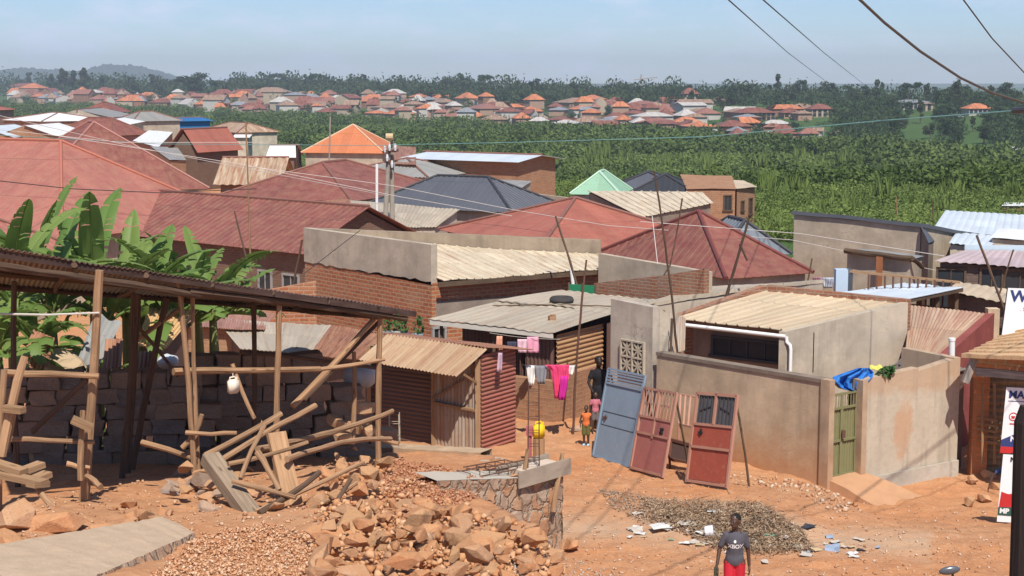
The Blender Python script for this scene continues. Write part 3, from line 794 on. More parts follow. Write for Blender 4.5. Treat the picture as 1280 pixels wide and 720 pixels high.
def house(name, label, A, B, h, dep, kind, rise, roof, wall, over=.3, wave=.35, amp=.02, rk='sin', per=4, wins=(), caps=True, group=None, zdrop=0, cat='house', capmat=None):
    A, B = W3(A, h), W3(B, h); n = perp(A, B); d = (B - A).normalized(); L = (B - A).length
    ze = A.z; C_, D_ = B + n * dep, A + n * dep; ctr = (A + C_) / 2
    zg = gz(ctr.x, ctr.y); zg = min(zg, ze - 1.8)
    t = thing(name, label, cat, (ctr.x, ctr.y, zg), math.atan2(d.y, d.x), group); t.rotation_euler = (0, 0, math.atan2(d.y, d.x))
    o = over; a, b, c, e = A + d * o + n * o, B - d * o + n * o, C_ - d * o - n * o, D_ + d * o - n * o
    if isinstance(rise, tuple): rise = at(640, rise[0], ctr.y).z - ze
    up = V((0, 0, rise)); zw = ze + .05
    m = MB(); walls(m, [a, b, c, e], zw, zg - .6)
    r = MB(); cp = []
    mid = lambda p, q: (p + q) / 2
    if kind == 'pyr':
        r1_ = lerp(A, C_, .5) + up; r2_ = r1_
        for p_, q_ in ((A, B), (B, C_), (C_, D_), (D_, A)): r.slope(p_, q_, r1_, r1_, wave, amp, rk, per)
        cp = [(p_, r1_) for p_ in (A, B, C_, D_)]
    elif kind == 'hip':
        if L >= dep:
            r1_, r2_ = mid(A, D_) + d * dep / 2 + up, mid(B, C_) - d * dep / 2 + up
            if (r2_ - r1_).length < .02: r2_ = r1_ + d * .02
            r.slope(A, B, r2_, r1_, wave, amp, rk, per); r.slope(C_, D_, r1_, r2_, wave, amp, rk, per)
            r.slope(B, C_, r2_, r2_, wave, amp, rk, per); r.slope(D_, A, r1_, r1_, wave, amp, rk, per)
        else:
            r1_, r2_ = mid(A, B) + n * L / 2 + up, mid(D_, C_) - n * L / 2 + up
            r.slope(A, B, r1_, r1_, wave, amp, rk, per); r.slope(C_, D_, r2_, r2_, wave, amp, rk, per)
            r.slope(B, C_, r2_, r1_, wave, amp, rk, per); r.slope(D_, A, r1_, r2_, wave, amp, rk, per)
        cp = [(r1_, r2_), (A, r1_), (D_, r1_) if L >= dep else (D_, r2_), (B, r2_) if L >= dep else (B, r1_), (C_, r2_)]
    elif kind == 'gable':
        r1_, r2_ = mid(A, D_) + up, mid(B, C_) + up
        r.slope(A, B, r2_, r1_, wave, amp, rk, per); r.slope(C_, D_, r1_, r2_, wave, amp, rk, per)
        for p, q, s in ((a, e, 1), (b, c, -1)): m.face([V((p.x, p.y, zw)), V((q.x, q.y, zw)), mid(p, q) * 1 + V((0, 0, rise * (dep / 2 - o) / (dep / 2) + .05))])
        cp = [(r1_, r2_)]
    elif kind == 'gableX':
        r1_, r2_ = mid(A, B) + up, mid(D_, C_) + up
        r.slope(B, C_, r2_, r1_, wave, amp, rk, per); r.slope(D_, A, r1_, r2_, wave, amp, rk, per)
        for p, q in ((a, b), (e, c)): m.face([V((p.x, p.y, zw)), V((q.x, q.y, zw)), mid(p, q) + V((0, 0, rise * (L / 2 - o) / (L / 2) + .05))])
        cp = [(r1_, r2_)]
    m.build('wall', wall, t)
    ro = r.build('roof', roof, t, thick=.02)
    if caps:
        m = MB()
        for p, q in cp:
            if (q - p).length > .05: m.tube([p + V((0, 0, .035)), q + V((0, 0, .035))], .075, 6)
        m.build('ridge_cap', capmat or capm, ro)
    ring = [a, b, c, e]; nr = [-n, d, n, -d]
    for s, tt, z, ww, hh in wins: window(t, ring[s], ring[(s + 1) % 4], tt, zg + z, ww, hh, nrm=nr[s])
    return t
def shack(name, label, q, roof, wall, over=.15, wave=.35, amp=.02, rk='sin', per=4, wins=(), cat='house', group=None, sag=.03, skirt=None, noback=False, wallparts=None, rows=4, thick=.015, dep=0, dz=0, fm=None):
    """mono-pitch roof given by 4 corners (px,py,depth below camera): front-left, front-right, back-right, back-left"""
    P = [W3(k) for k in q]
    if len(P) == 2:
        nn = perp(P[0], P[1]) * dep + V((0, 0, dz)); P += [P[1] + nn, P[0] + nn]
    ctr = sum(P, V((0, 0, 0))) / 4; zg = min(gz(ctr.x, ctr.y), min(p.z for p in P) - 1.5)
    d = P[1] - P[0]
    t = thing(name, label, cat, (ctr.x, ctr.y, zg), math.atan2(d.y, d.x), group)
    r = MB(); r.sheet(P[0], P[1], P[2], P[3], wave, amp, per, rows, sag, rk); r.build('roof', roof, t, thick=thick)
    I = [lerp(p, ctr, min(.4, over / (p - ctr).length)) for p in P]
    m = MB(); walls(m, I, [p.z - .06 for p in I], zg - .6); m.build('wall', wall, t)
    cen = ctr
    for s, tt, z, ww, hh in wins:
        a, b = I[s], I[(s + 1) % 4]; mm = (a + b) / 2 - ctr; mm.z = 0
        window(t, a, b, tt, zg + z, ww, hh, nrm=mm, fm=fm)
    return t
# --- far left cluster
house('house', 'brick house with whitish tin roof at the far left edge behind the red roofs', (2, 150), (52, 152), 4.9, 9, 'hip', .9, ROOF['white'], BRD, over=.2, per=1, amp=0)
house('house', 'house with red roof cut by the left picture edge near the wetland', (-30, 139), (20, 137), 5.2, 9, 'hip', 1.2, ROOF['bright'], PLP, per=1, amp=0)
house('house', 'house with dull blue grey hipped roof beside the maroon pyramid roof at left', (52, 147), (86, 144), 4.8, 9, 'gable', 1.0, ROOF['grey'], PL, per=1, amp=0)
house('house', 'pink walled house with maroon pyramid roof at left near the wetland', (96, 141), (146, 141), 5.2, 10, 'hip', (128,), ROOF['red'], PLP, over=.8, per=1, amp=0, wins=((0, .3, 1.5, 1.2, 1.3), (0, .7, 1.4, 1.4, 1.5)))
house('house', 'house with bright tin gable and dark open front at far left', (18, 172), (62, 168), 5.3, 7, 'gable', 1.0, ROOF['blue'], BRD, over=.25, per=1, amp=0)
house('house', 'house with short white gable roof left of the maroon hipped roof', (70, 170), (112, 166), 5.2, 6, 'gable', 1.0, ROOF['white'], BRD, over=.25, per=1, amp=0)
house('house', 'low house with pale roof between the white gables and the maroon pyramid', (92, 158), (128, 152), 4.9, 5, 'gable', .5, ROOF['white'], PLC, over=.2, per=1, amp=0)
house('house', 'small round-looking house with grey hipped roof beside the pink wall', (137, 151), (166, 152), 4.9, 7, 'hip', 1.1, ROOF['grey'], PL, per=1, amp=0)
house('house', 'house with dark red hipped roof just right of the maroon roof peak', (140, 170), (190, 168), 5.6, 9, 'hip', 1.7, ROOF['red'], PLP, per=1, amp=0)
shack('shed', 'low white tin shed in front of the red gable with dark end wall', ((166, 176, 5.6), (198, 184, 5.7), (216, 165, 5.1), (186, 163, 5.1)), ROOF['white'], BRD, amp=.01, per=1)
t = house('house', 'bright red gabled house with a dark end wall', (206, 190), (247, 191), 6.0, 6.5, 'gableX', 1.9, ROOF['bright'], brick('brick_brown', (.22, .12, .08), (.16, .085, .06), (.2, .15, .11)), over=.35, per=1, amp=0)
t.rotation_euler.z -= .0
house('house', 'blue painted long building with a white flat edge beside the wetland', (216, 152), (268, 151), 6.3, 6, 'gable', .5, ROOF['deepblue'], simple('blue_paint', (.02, .16, .36), .15, 3, 0), over=.5, per=1, amp=0)
house('house', 'old house with weathered tan roof behind the red gable', (250, 163), (296, 166), 6.6, 6, 'hip', 1.1, ROOF['rustc'], PLC, per=1, amp=0)
house('house', 'tiny pale plaster house at the wetland edge behind the rusty streaked roof', (290, 172), (312, 172), 6.8, 4, 'gable', .3, ROOF['pale'] if 'pale' in ROOF else ROOF['white'], PLC, per=1, amp=0)
# --- left middle
c1 = V((-17.6, 62.3, CAMZ - 6.2)); e1 = V((-.87, .5, 0))
house('house', 'very large salmon red hipped roof filling the left edge above the banana plants', c1 + e1 * 20, c1, 6.2, 11, 'hip', 3.55, ROOF['salmon'], PLC, over=.5, wave=.3, amp=.006, rk='rib', per=14, capmat=simple('cap_orange', (.40, .14, .09), .1, 3, 0, .5))
house('house', 'maroon hipped roof house behind the large salmon roof', (36, 244), (262, 236), 6.0, 11, 'hip', (153,), ROOF['red'], PLC, over=.5, wave=.3, amp=.008, rk='rib', per=8, capmat=simple('cap_pink', (.33, .15, .12), .1, 3, 0, .5))
shack('shed', 'pale corrugated lean-to squeezed between the salmon and maroon roofs', ((214, 250, 6.3), (256, 246, 6.5), (206, 213, 5.8), (150, 208, 5.7)), ROOF['cream2'], PLC, per=1)
shack('shed', 'small grey tin shed roof below the red gable', ((212, 200, 6.1), (233, 200, 6.2), (222, 184, 5.6), (188, 183, 5.6)), ROOF['grey'], BRD, per=1)
t = house('house', 'brick house with streaked rusty cream corrugated roof', (266, 231), (352, 231), 6.4, 7, 'gable', 1.5, ROOF['rustc'], BRD, over=.4, wave=.5, amp=.03, per=6)
house('house', 'broad maroon hipped roof house left of the concrete electricity pole', (268, 246), (440, 252), 6.2, 11, 'hip', (202,), ROOF['red'], PL, over=.4, wave=.3, amp=.008, rk='rib', per=8)
house('house', 'grey walled house with vivid orange pyramid roof', (376, 191), (481, 192), 6.0, 6.0, 'pyr', (156,), ROOF['orange'], PL, over=.3, wave=.3, amp=.008, rk='rib', per=6, capmat=simple('cap_cream', (.6, .4, .25), .15, 3, 0, .5), wins=((0, .35, 1.6, 1, 1),))
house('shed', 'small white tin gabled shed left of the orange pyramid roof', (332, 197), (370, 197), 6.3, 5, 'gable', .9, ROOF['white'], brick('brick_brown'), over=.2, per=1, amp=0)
house('house', 'low house with weathered grey hipped roof behind the concrete pole', (408, 218), (535, 222), 6.3, 8, 'hip', (198,), ROOF['grey'], PL, over=.3, wave=.3, amp=.02, per=4, wins=((0, .3, 1.5, 1.2, 1),))
t = house('house', 'long brick building with flat pale blue tin roof at the edge of the wetland', (497, 198), (648, 203), 5.4, 6, 'gable', .35, ROOF['blue'], BRD, over=.5, per=1, amp=0)
shack('house', 'rough brick lean-to left of the long building with pale blue roof', ((494, 205, 5.6), (520, 206, 5.6), (520, 184, 4.9), (490, 182, 4.9)), ROOF['rust'], BR, per=1)
house('house', 'house with blue black hipped roof and ribbed sheets behind the grey parapet', (452, 258), (640, 266), 6.2, 5.5, 'hip', (221,), ROOF['slate'], PL, over=.3, wave=.33, amp=.03, rk='rib', per=10, capmat=simple('cap_black', (.05, .05, .055), .2, 3, 0, .5))
shack('house', 'flat grey dusty roof between the dark red gable and the blue black roof', ((440, 284, 6.5), (546, 284, 6.5), (575, 262, 5.9), (438, 250, 5.9)), ROOF['sheetgrey'], PL, per=2, wave=.3, amp=.015)
shack('house', 'long low brown roofed row behind the big dark red gable', ((300, 243, 6.3), (434, 262, 6.4), (440, 250, 6.1), (310, 234, 6.0)), ROOF['rust'], PLC, per=1)
# big red gable
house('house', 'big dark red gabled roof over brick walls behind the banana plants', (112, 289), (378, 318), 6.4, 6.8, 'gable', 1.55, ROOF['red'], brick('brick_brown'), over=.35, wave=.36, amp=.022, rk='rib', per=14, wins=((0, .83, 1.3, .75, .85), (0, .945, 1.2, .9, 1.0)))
house('house', 'orange red hipped roof behind the plaster parapet', (548, 287), (672, 316), 6.3, 8.0, 'pyr', (248,), ROOF['bright'], PL, over=.3, wave=.3, amp=.008, rk='rib', per=8)
# grey boundary wall strip
def wallthing(name, label, pts, hs, thick, mat, base=.5, cat='wall', coping=None, parent=None):
    """free standing wall through (px,py,h) top points"""
    P = [W3(p) for p in pts]; c = P[0]; t = thing(name, label, cat, (c.x, c.y, gz(c.x, c.y))) if parent is None else parent
    m = MB()
    for a, b in zip(P, P[1:]):
        n = perp(a, b) * thick; zb = min(gz(a.x, a.y), gz(b.x, b.y)) - base if hs is None else None
        za, z2 = (zb, zb) if hs is None else (a.z - hs, b.z - hs)
        lo = lambda p, z: V((p.x, p.y, z))
        f0, f1, f2, f3 = lo(a, za), lo(b, z2), b, a
        z0 = min(za, z2) + (base if hs is None else 0)
        m.face([f0, f1, f2, f3], base=z0); m.face([f1 + n, f0 + n, f3 + n, f2 + n], base=z0); m.face([f3, f2, f2 + n, f3 + n])
        m.face([f1, f1 + n, f2 + n, f2], base=z0); m.face([f0 + n, f0, f3, f3 + n], base=z0)
    m.build('wall' if parent is None else name, mat, t)
    return t
wallthing('boundary_wall', 'long bare grey boundary wall behind the orange red hipped roof', ((590, 233, 6.6), (752, 252, 6.7)), None, .2, PL)
shack('house', 'flat roofed grey concrete house left of the boundary wall', ((600, 240, 6.4), (650, 236, 6.5), (665, 226, 6.2), (600, 224, 6.2)), ROOF['grey'], PL, per=1)
house('canopy', 'pyramid skylight roof of pale green translucent sheets', (712, 243), (776, 244), 6.6, 4.6, 'hip', (214,), tin('roof_pale_green', (.24, .40, .27), .06, fade=.1), PLC, over=.2, wave=.3, amp=.01, per=2, capmat=simple('cap_green', (.4, .56, .42), .05, 3, 0, .5))
house('house', 'larger house with slate grey hipped roof beside the green skylight', (763, 235), (850, 236), 6.5, 5, 'hip', (215,), ROOF['slate'], PL, per=2, capmat=MC['cap_black'])
house('house', 'house with near black hipped roof in front of the slate grey one', (783, 243), (874, 244), 6.7, 5, 'hip', (218,), ROOF['black'], PL, per=2, capmat=MC['cap_black'])
t = shack('house', 'unfinished brick house with open window holes at the wetland edge', ((858, 236, 6.3), (920, 236, 6.3), (915, 220, 5.9), (850, 218, 5.9)), BRD, BRD, over=.1, amp=0, per=1, wave=2, wins=((0, .85, 2.0, .45, .9), (0, .3, 2.0, .4, .5)), fm=darkw)
t = shack('house', 'brick annex with a pale mono pitch roof and open porch beside the unfinished brick house', ((921, 236, -95.5), (947, 234, -97.5), (930, 226, -102), (898, 225, -101)), ROOF['cream2'], BRD, over=.25, per=1, wins=((0, .3, 1.6, .35, .6), (0, .75, 1.5, .4, 1.0)), fm=darkw)
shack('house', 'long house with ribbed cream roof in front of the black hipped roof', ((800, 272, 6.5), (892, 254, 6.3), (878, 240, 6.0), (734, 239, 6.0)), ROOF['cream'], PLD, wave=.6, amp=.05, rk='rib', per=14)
shack('house', 'low house with plain cream roof left of the maroon hipped house', ((783, 294, 6.6), (826, 277, 6.5), (745, 267, 6.1), (712, 265, 6.1)), ROOF['cream'], PL, wave=.4, amp=.03, per=4)
shack('house', 'strip of rusty cream roof above the boundary wall', ((754, 266, -77.5), (812, 275, -75), (812, 268, -79), (752, 257, -82)), ROOF['rust'], BRD, per=1)
house('house', 'large maroon hipped roof house in the centre right above the brick wall', (742, 318), (908, 349), 6.5, 3.6, 'pyr', (265,), ROOF['red'], PL, over=.2, wave=.36, amp=.016, rk='rib', per=12, capmat=simple('cap_red', (.17, .052, .042), .1, 3, 0, .5))
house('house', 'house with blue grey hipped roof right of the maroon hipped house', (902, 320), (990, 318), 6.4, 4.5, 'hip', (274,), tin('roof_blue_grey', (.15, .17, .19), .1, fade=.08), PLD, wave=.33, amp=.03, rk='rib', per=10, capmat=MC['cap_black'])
# right side
shack('building', 'tall blank grey plaster building with a thin dark roof edge at right of centre', ((989, 266, 5.15), (1152, 281, 5.3)), ROOF['slate'], plaster('plaster_pale', (.42, .345, .26), streak=.25), over=.12, per=1, thick=.14, dep=6, dz=-.9)
shack('lean_to', 'dark sloping lean-to roof on the side of the tall blank building', ((1161, 304, -57.8), (1174, 299, -62), (1161, 279, -62.6), (1151, 283, -58.8)), ROOF['slate'], PLD, per=1)
shack('building', 'building with wide whitish blue tin roof at the right edge', ((1165, 288, -64), (1300, 298, -63), (1300, 270, -71), (1182, 263, -72)), ROOF['blue'], PLC, wave=.3, amp=.02, per=3)
shack('house', 'house with lower whitish tin roof and two small dark windows at right', ((1186, 304, -57.5), (1236, 309, -57), (1252, 296, -61), (1196, 290, -62)), ROOF['blue'], PLC, wave=.3, amp=.02, per=3)
shack('house', 'pale house with dark windows under the wide whitish roof at right edge', ((1238, 297, -58.5), (1300, 301, -58), (1300, 288, -62), (1248, 286, -62)), ROOF['white'], PLC, per=1, wins=((0, .25, 2.1, .5, .8), (0, .42, 2.1, .5, .8), (0, .7, 2.1, 1.1, .9)))
shack('house', 'tin hut standing alone in the green wetland at right', ((1240, 228, -142), (1256, 228, -142), (1262, 224, -147), (1244, 224, -147)), ROOF['rust'], simple('tin_wall_pale', (.45, .48, .5), .3, 1.5, 0), per=1, amp=.01)
shack('house', 'low pale hut at the right edge of the wetland', ((1252, 257, -106), (1285, 257, -106), (1285, 253, -111), (1256, 253, -111)), ROOF['white'], BRD, per=1, amp=.01)
t = shack('house', 'dark brick row house with lilac grey roof at the right', ((1168, 326, -52.3), (1300, 336, -51.5), (1300, 314, -56), (1206, 313, -57)), ROOF['lilac'], brick('stone_dark', (.17, .12, .1), (.12, .085, .07), (.16, .12, .1), .4, .18, .03), over=.3, wave=.3, amp=.02, per=3, wins=((0, .12, 1.9, .9, 1.6), (0, .55, 1.9, .7, 1.7), (0, .85, 1.9, 1.0, 1.6)), fm=darkw)
m = MB(); a, b = at(1206, 313, 57.1), at(1300, 314, 56.1); m.beam(a, b, .1, .4); m.build('fascia', simple('fascia_blue', (.5, .6, .66), .1, 2, 0), t)
t = shack('house', 'brick house with dusty cream roof below the dark row house', ((1178, 363, -46.5), (1262, 379, -45), (1276, 364, -48.5), (1197, 353, -50)), ROOF['cream2'], brick('stone_dark'), over=.25, wave=.3, amp=.02, per=3, wins=((0, .35, 1.7, .5, .6), (0, .8, 1.6, .8, 1.2)), fm=darkw)

# houses just beyond the right edge of the photograph, so that the street goes on
house('house', 'house with dusty red hipped roof beyond the right end of the lilac roofed row', (1330, 318), (1520, 330), 6.3, 8, 'hip', 1.8, ROOF['red'], PL, wave=.36, amp=.015, rk='rib', per=6)
house('house', 'house with pale tin gable roof beyond the tile roofed shop', (1400, 420), (1640, 430), 6.2, 6, 'gable', 1.2, ROOF['white'], BRD, wave=.3, amp=.015, per=3, wins=((0, .3, 1.4, .9, 1), (0, .7, 1.3, .9, 1.6)))
house('house', 'house with grey hipped roof farther up the right side beyond the pale gable', (1560, 300), (1720, 306), 6.4, 7, 'hip', 1.6, ROOF['grey'], PLC, wave=.3, amp=.015, per=3)
house('house', 'house with rusty gable roof in the second row beyond the right edge', (1440, 262), (1580, 266), 6.4, 7, 'gable', 1.5, ROOF['rust'], BR, per=2)
house('house', 'house with faded salmon hipped roof left of the banana plants beyond the left edge', (-260, 330), (-70, 338), 6.4, 8, 'hip', 1.8, ROOF['salmon'], PLC, wave=.36, amp=.015, per=4)
# ================================================================== near buildings
corr_red = tin('tin_wall_red', (.30, .10, .075), .25, (.2, .1, .06), fade=.1, dust=.25)
corr_grey = tin('tin_wall_grey', (.34, .31, .26), .45, (.24, .12, .06), fade=.18, dust=.25)
corr_orange = tin('tin_wall_orange', (.42, .25, .12), .4, (.25, .11, .05), fade=.15, dust=.3)
corr_dark = tin('tin_wall_dark', (.13, .07, .055), .35, (.09, .05, .035), fade=.15)
pvc = simple('white_pipe', (.72, .71, .68), .08, 4, 0, .5)
def flat(p, z): return V((p[0], p[1], z))
def upsheet(mb, a, b, z0, z1, wave=.076, amp=.012, horiz=False, per=6, z1b=None):
    """upright corrugated sheet from plan point a to b; horiz: waves run along the wall"""
    z1b = z1 if z1b is None else z1b
    if horiz: mb.sheet(flat(a, z0), flat(a, z1), flat(b, z1b), flat(b, z0), wave, amp, per, 6)
    else: mb.sheet(flat(a, z0), flat(b, z0), flat(b, z1b), flat(a, z1), wave, amp, per, 3)
# ---- tin kiosk (front, with corrugated door)
C0 = V((-.74, 36.0, 0)); ex = V((-.83, .55, 0)).normalized(); ey = V((.55, .83, 0)).normalized()
def K(x, y, z=0): return V((C0.x, C0.y, 0)) + ex * x + ey * y + V((0, 0, z))
kz = gz(C0.x, C0.y); kt = thing('tin_kiosk', 'low shop of patched corrugated tin with a maroon side wall and a tin door', 'kiosk', (C0.x, C0.y, kz), math.atan2(-ex.y, -ex.x))
m = MB(); upsheet(m, K(-.02, .03), K(-.02, 1.45), kz - .3, kz + 2.2, .1, .02, True); m.build('side_wall', corr_red, kt, thick=.01)
m = MB(); upsheet(m, K(0, 0), K(1.28, 0), kz - .15, kz + 1.98, .1, .016); dr = m.build('door', corr_grey, kt, thick=.01)
m = MB(); m.beam(K(.05, -.06, kz + .92), K(1.25, -.06, kz + .98), .1, .05); m.beam(K(.15, -.05, kz + 1.75), K(1.3, -.05, kz + 1.05), .05, .03); m.build('brace', woodm, dr)
m = MB(); upsheet(m, K(1.36, .12), K(3.3, .12), kz - .2, kz + 2.1, .1, .014, True); m.build('front_wall', corr_dark, kt, thick=.01)
m = MB(); upsheet(m, K(3.3, .12), K(3.3, 1.5), kz - .2, kz + 2.1); upsheet(m, K(0, 1.48), K(3.3, 1.48), kz - .2, kz + 2.0); m.build('rear_wall', corr_grey, kt, thick=.01)
m = MB()
for x, y, w_ in ((.03, -.03, .12), (1.32, 0, .1), (3.25, .02, .09)): m.beam(K(x, y, kz - .2), K(x, y, kz + 2.12), w_); m.cut()
m.beam(K(.03, -.62, kz + 1.86), K(.03, .05, kz + 1.5), .05); m.build('corner_post', woodm, kt)
m = MB(); m.sheet(K(2.85, -.85, kz + 1.93), K(-.02, -.95, kz + 1.86), K(-.12, .12, kz + 2.36), K(2.75, .12, kz + 2.42), .1, .016, 7, 3, .03); m.build('roof', tin('tin_roof_dusty', (.40, .275, .165), .4, (.24, .12, .06), fade=.14, dust=.4), kt, thick=.008)
m = MB(); m.sheet(K(-.35, 1.75, kz + 2.12), K(3.4, 1.75, kz + 2.15), K(3.3, .1, kz + 2.43), K(-.14, .1, kz + 2.38), .1, .014, 6, 3, .02); m.build('roof_rear', ROOF['rust'], kt, thick=.008)
# ---- rusty row behind the timber shed, left of the kiosk
def lowroof(label, pts, roof, wall=None, wave=.1, amp=.014, per=6, sag=.05, z=None, over=.35):
    return shack('shed', label, pts, roof, wall or corr_dark, over=over, wave=wave, amp=amp, per=per, sag=sag)
lowroof('low shed with rusty brown corrugated roof adjoining the tin kiosk', ((386, 443, -39.5), (470, 452, -37.6), (506, 423, -39.5), (414, 407, -42.5)), ROOF['rust'])
lowroof('low shed with dusty grey flat tin roof behind the timber shed', ((300, 436, -41), (388, 442, -40), (415, 407, -43.5), (268, 398, -45.5)), ROOF['sheetgrey'], wave=.25, amp=.008)
lowroof('low hut with golden rusty corrugated roof tilted behind the timber shed', ((168, 432, -31.3), (207, 436, -32), (248, 388, -33.4), (188, 384, -33)), tin('tin_roof_golden', (.55, .35, .17), .3, (.3, .14, .06), fade=.15))
lowroof('low shed with faded red roof seen through the timber posts', ((160, 405, -44), (330, 412, -43), (345, 392, -47), (150, 372, -49)), tin('roof_faded_red', (.38, .19, .14), .3, fade=.15, dust=.3), BRD)
wallthing('brick_wall', 'rough red brick wall rising behind the low grey tin roofs', ((262, 376, -47.5), (395, 352, -48)), None, .25, BRR)
# ---- shack with the tyre on its roof
S0 = V((1.14, 40.0, 0)); sx, sy = V((-.83, .56, 0)).normalized(), V((.56, .83, 0)).normalized()
def S(x, y, z=0): return S0 * 1 + sx * x + sy * y + V((0, 0, z))
sz = gz(1.5, 40); st = thing('shack', 'shack with flat dusty tin roof, tan corrugated side and brick base under the washing', 'shack', (S0.x, S0.y, sz), math.atan2(-sx.y, -sx.x))
top = CAMZ - 6.28
m = MB(); m.sheet(S(3.9, -.25, top), S(-.1, -.3, top - .02), S(-.25, 2.6, top + .16), S(3.6, 2.6, top + .18), .3, .012, 4, 3, .06)
m.sheet(S(3.6, 2.5, top + .2), S(-.25, 2.5, top + .19), S(-.3, 5.2, top + .18), S(3.2, 5.2, top + .22), .3, .012, 4, 3, .06); m.build('roof', ROOF['sheetgrey'], st, thick=.012)
m = MB(); m.beam(S(3.85, -.22, top - .09), S(-.05, -.27, top - .1), .03, .13); m.build('fascia', simple('fascia_white', (.62, .56, .47), .2, 3, 0), st)
m = MB(); upsheet(m, S(.02, .02), S(.02, 2.3), sz + 1.05, top - .12, .12, .02, True); m.build('side_wall', corr_orange, st, thick=.01)
m = MB(); m.box((S(-.0, 0) + S(0, 2.0)) / 2 + V((0, 0, sz + .5)), (.24, 2.1, 1.3), Matrix((sx, sy, (0, 0, 1))).transposed()); m.box((S(.0, -.1) + S(1.9, -.1)) / 2 + V((0, 0, sz + .45)), (2.0, .24, 1.2), Matrix((sx, sy, (0, 0, 1))).transposed()); m.build('brick_base', BRD, st)
m = MB(); upsheet(m, S(.12, .05), S(1.0, .05), sz + 1.05, top - .15, .12, .015); m.build('tin_panel', corr_dark, st, thick=.01)
m = MB()
for a, b in ((S(1.2, .9), S(3.6, .9)), (S(3.6, .9), S(3.5, 4.9)), (S(-.1, 4.9), S(3.5, 4.9)), (S(-.1, 2.3), S(-.1, 4.9)), (S(1.2, .1), S(1.2, .9))): upsheet(m, a, b, sz - .2, top - .1, .12, .012, per=4)
m.build('rear_wall', corr_dark, st, thick=.01)
m = MB(); m.beam(S(3.6, -.05, sz), S(3.6, -.05, top - .1), .09); m.cut(); m.beam(S(1.9, -.05, sz), S(1.9, -.05, top - .1), .08); m.build('post', darkw, st)
# tyre and rubbish on the roof
def torus(c, Rr_, r, n=28, k=10, tilt=(0, 0, 1)):
    c = V(c); nz = V(tilt).normalized(); a = nz.orthogonal().normalized(); b = nz.cross(a); mb = MB(); rows = []
    for i in range(n + 1):
        t = 2 * PI * i / n; d = a * math.cos(t) + b * math.sin(t)
        rows.append([c + d * (Rr_ + r * math.cos(2 * PI * j / k)) + nz * r * 1.1 * math.sin(2 * PI * j / k) for j in range(k + 1)])
    mb.grid(rows); return mb
rubber = simple('rubber', (.05, .045, .042), .3, 8, .1)
p = at(702, 381, 43.6); ty = torus((p.x, p.y, top + .19 + .09), .25, .09).build('tyre', rubber, None, True); tag(ty, 'old car tyre lying flat on the dusty tin roof', 'tyre')
m = MB(); p = at(690, 404, 41.2); m.box((p.x, p.y, top + .14), (.18, .12, .12), Matrix.Rotation(.4, 3, 'Z')); m.box((p.x + .02, p.y - .01, top + .215), (.12, .08, .03), Matrix.Rotation(.6, 3, 'Z')); tag(m.build('brick', BRD), 'loose half brick weighing down the tin roof in front of the tyre', 'brick')
m = MB(); m.pole(S(3.3, 1.9, top + .14), S(.2, 3.1, top + .23), .02, .015, .03, 3); tag(m.build('stick', darkw), 'long thin stick lying across the tin roof beside the tyre', 'stick')
# ---- plaster parapet building with red brick below
LB, CC, RR_, RB = V((-6.8, 52.2, 0)), V((-2.36, 46.8, 0)), V((2.86, 50.2, 0)), V((2.95, 52.8, 0))
hz0 = gz(-1, 50); t = thing('building', 'building with stepped grey plaster parapet over rough red brick and a cream tin roof', 'building', (-1, 50, hz0), .6)
zt = CAMZ - 4.8; ze = CAMZ - 5.88; zr = CAMZ - 5.25; zb = hz0 - .6; inn = lambda p, k=.22: lerp(p, V((-.8, 50.8, 0)), k / (p - V((-.8, 50.8, 0))).length)
m = MB(); m.face([flat(LB, zb), flat(CC, zb), flat(CC, ze - .13), flat(LB, ze + .0)], base=zb); m.face([flat(CC, zb), flat(RR_, zb), flat(RR_, ze - .05), flat(CC, ze - .05)], base=zb); m.face([flat(RR_, zb), flat(RB, zb), flat(RB, ze), flat(RR_, ze)], base=zb); m.face([flat(RB, zb), flat(LB, zb), flat(LB, ze), flat(RB, ze)], base=zb); wl = m.build('brick_wall', BRR, t)
dl = (CC - LB).normalized(); nl = V((dl.y, -dl.x, 0)); nl = nl if nl.y < 0 else -nl
m = MB(); o = nl * .03; k1, k2 = LB + o, CC + o
N_ = 26; jag = [.09 * noise.noise(V((k * .9, 3, 1))) + .06 * noise.noise(V((k * 2.7, 1, 1))) for k in range(N_ + 1)]
for k in range(N_):                       # plaster's ragged lower edge
    a, b = lerp(k1, k2, k / N_), lerp(k1, k2, (k + 1) / N_); za, z2 = ze - .02 + jag[k], ze - .02 + jag[k + 1]
    m.face([flat(a, za), flat(b, z2), flat(b, zt), flat(a, zt)], base=zb); m.face([flat(a - o, za), flat(b - o, z2), flat(b, z2), flat(a, za)])
LBi, CCi, RBi = LB - nl * .2, CC - nl * .2, RB
m.face([flat(k1, zt), flat(k2, zt), flat(CCi, zt), flat(LBi, zt)]); m.face([flat(LBi, ze), flat(CCi, ze), flat(CCi, zt), flat(LBi, zt)]); m.face([flat(k2, ze - .1), flat(CCi, ze - .1), flat(CCi, zt), flat(k2, zt)])
m.build('plaster_parapet', PL, t)
db = (RB - LB).normalized(); nb = V((-db.y, db.x, 0)); nb = nb if nb.y < 0 else -nb
m = MB(); zRB = CAMZ - 5.26
m.face([flat(LB, ze), flat(RB, ze), flat(RB, zRB), flat(LB, zt)], base=ze); m.face([flat(LB - nb * .2, ze), flat(RB - nb * .2, ze), flat(RB - nb * .2, zRB), flat(LB - nb * .2, zt)], base=ze); m.face([flat(LB, zt), flat(RB, zRB), flat(RB - nb * .2, zRB), flat(LB - nb * .2, zt)]); m.face([flat(RB, ze), flat(RB - nb * .2, ze), flat(RB - nb * .2, zRB), flat(RB, zRB)])
m.build('rear_parapet', plaster('plaster_stained', (.30, .235, .17), streak=.5), t)
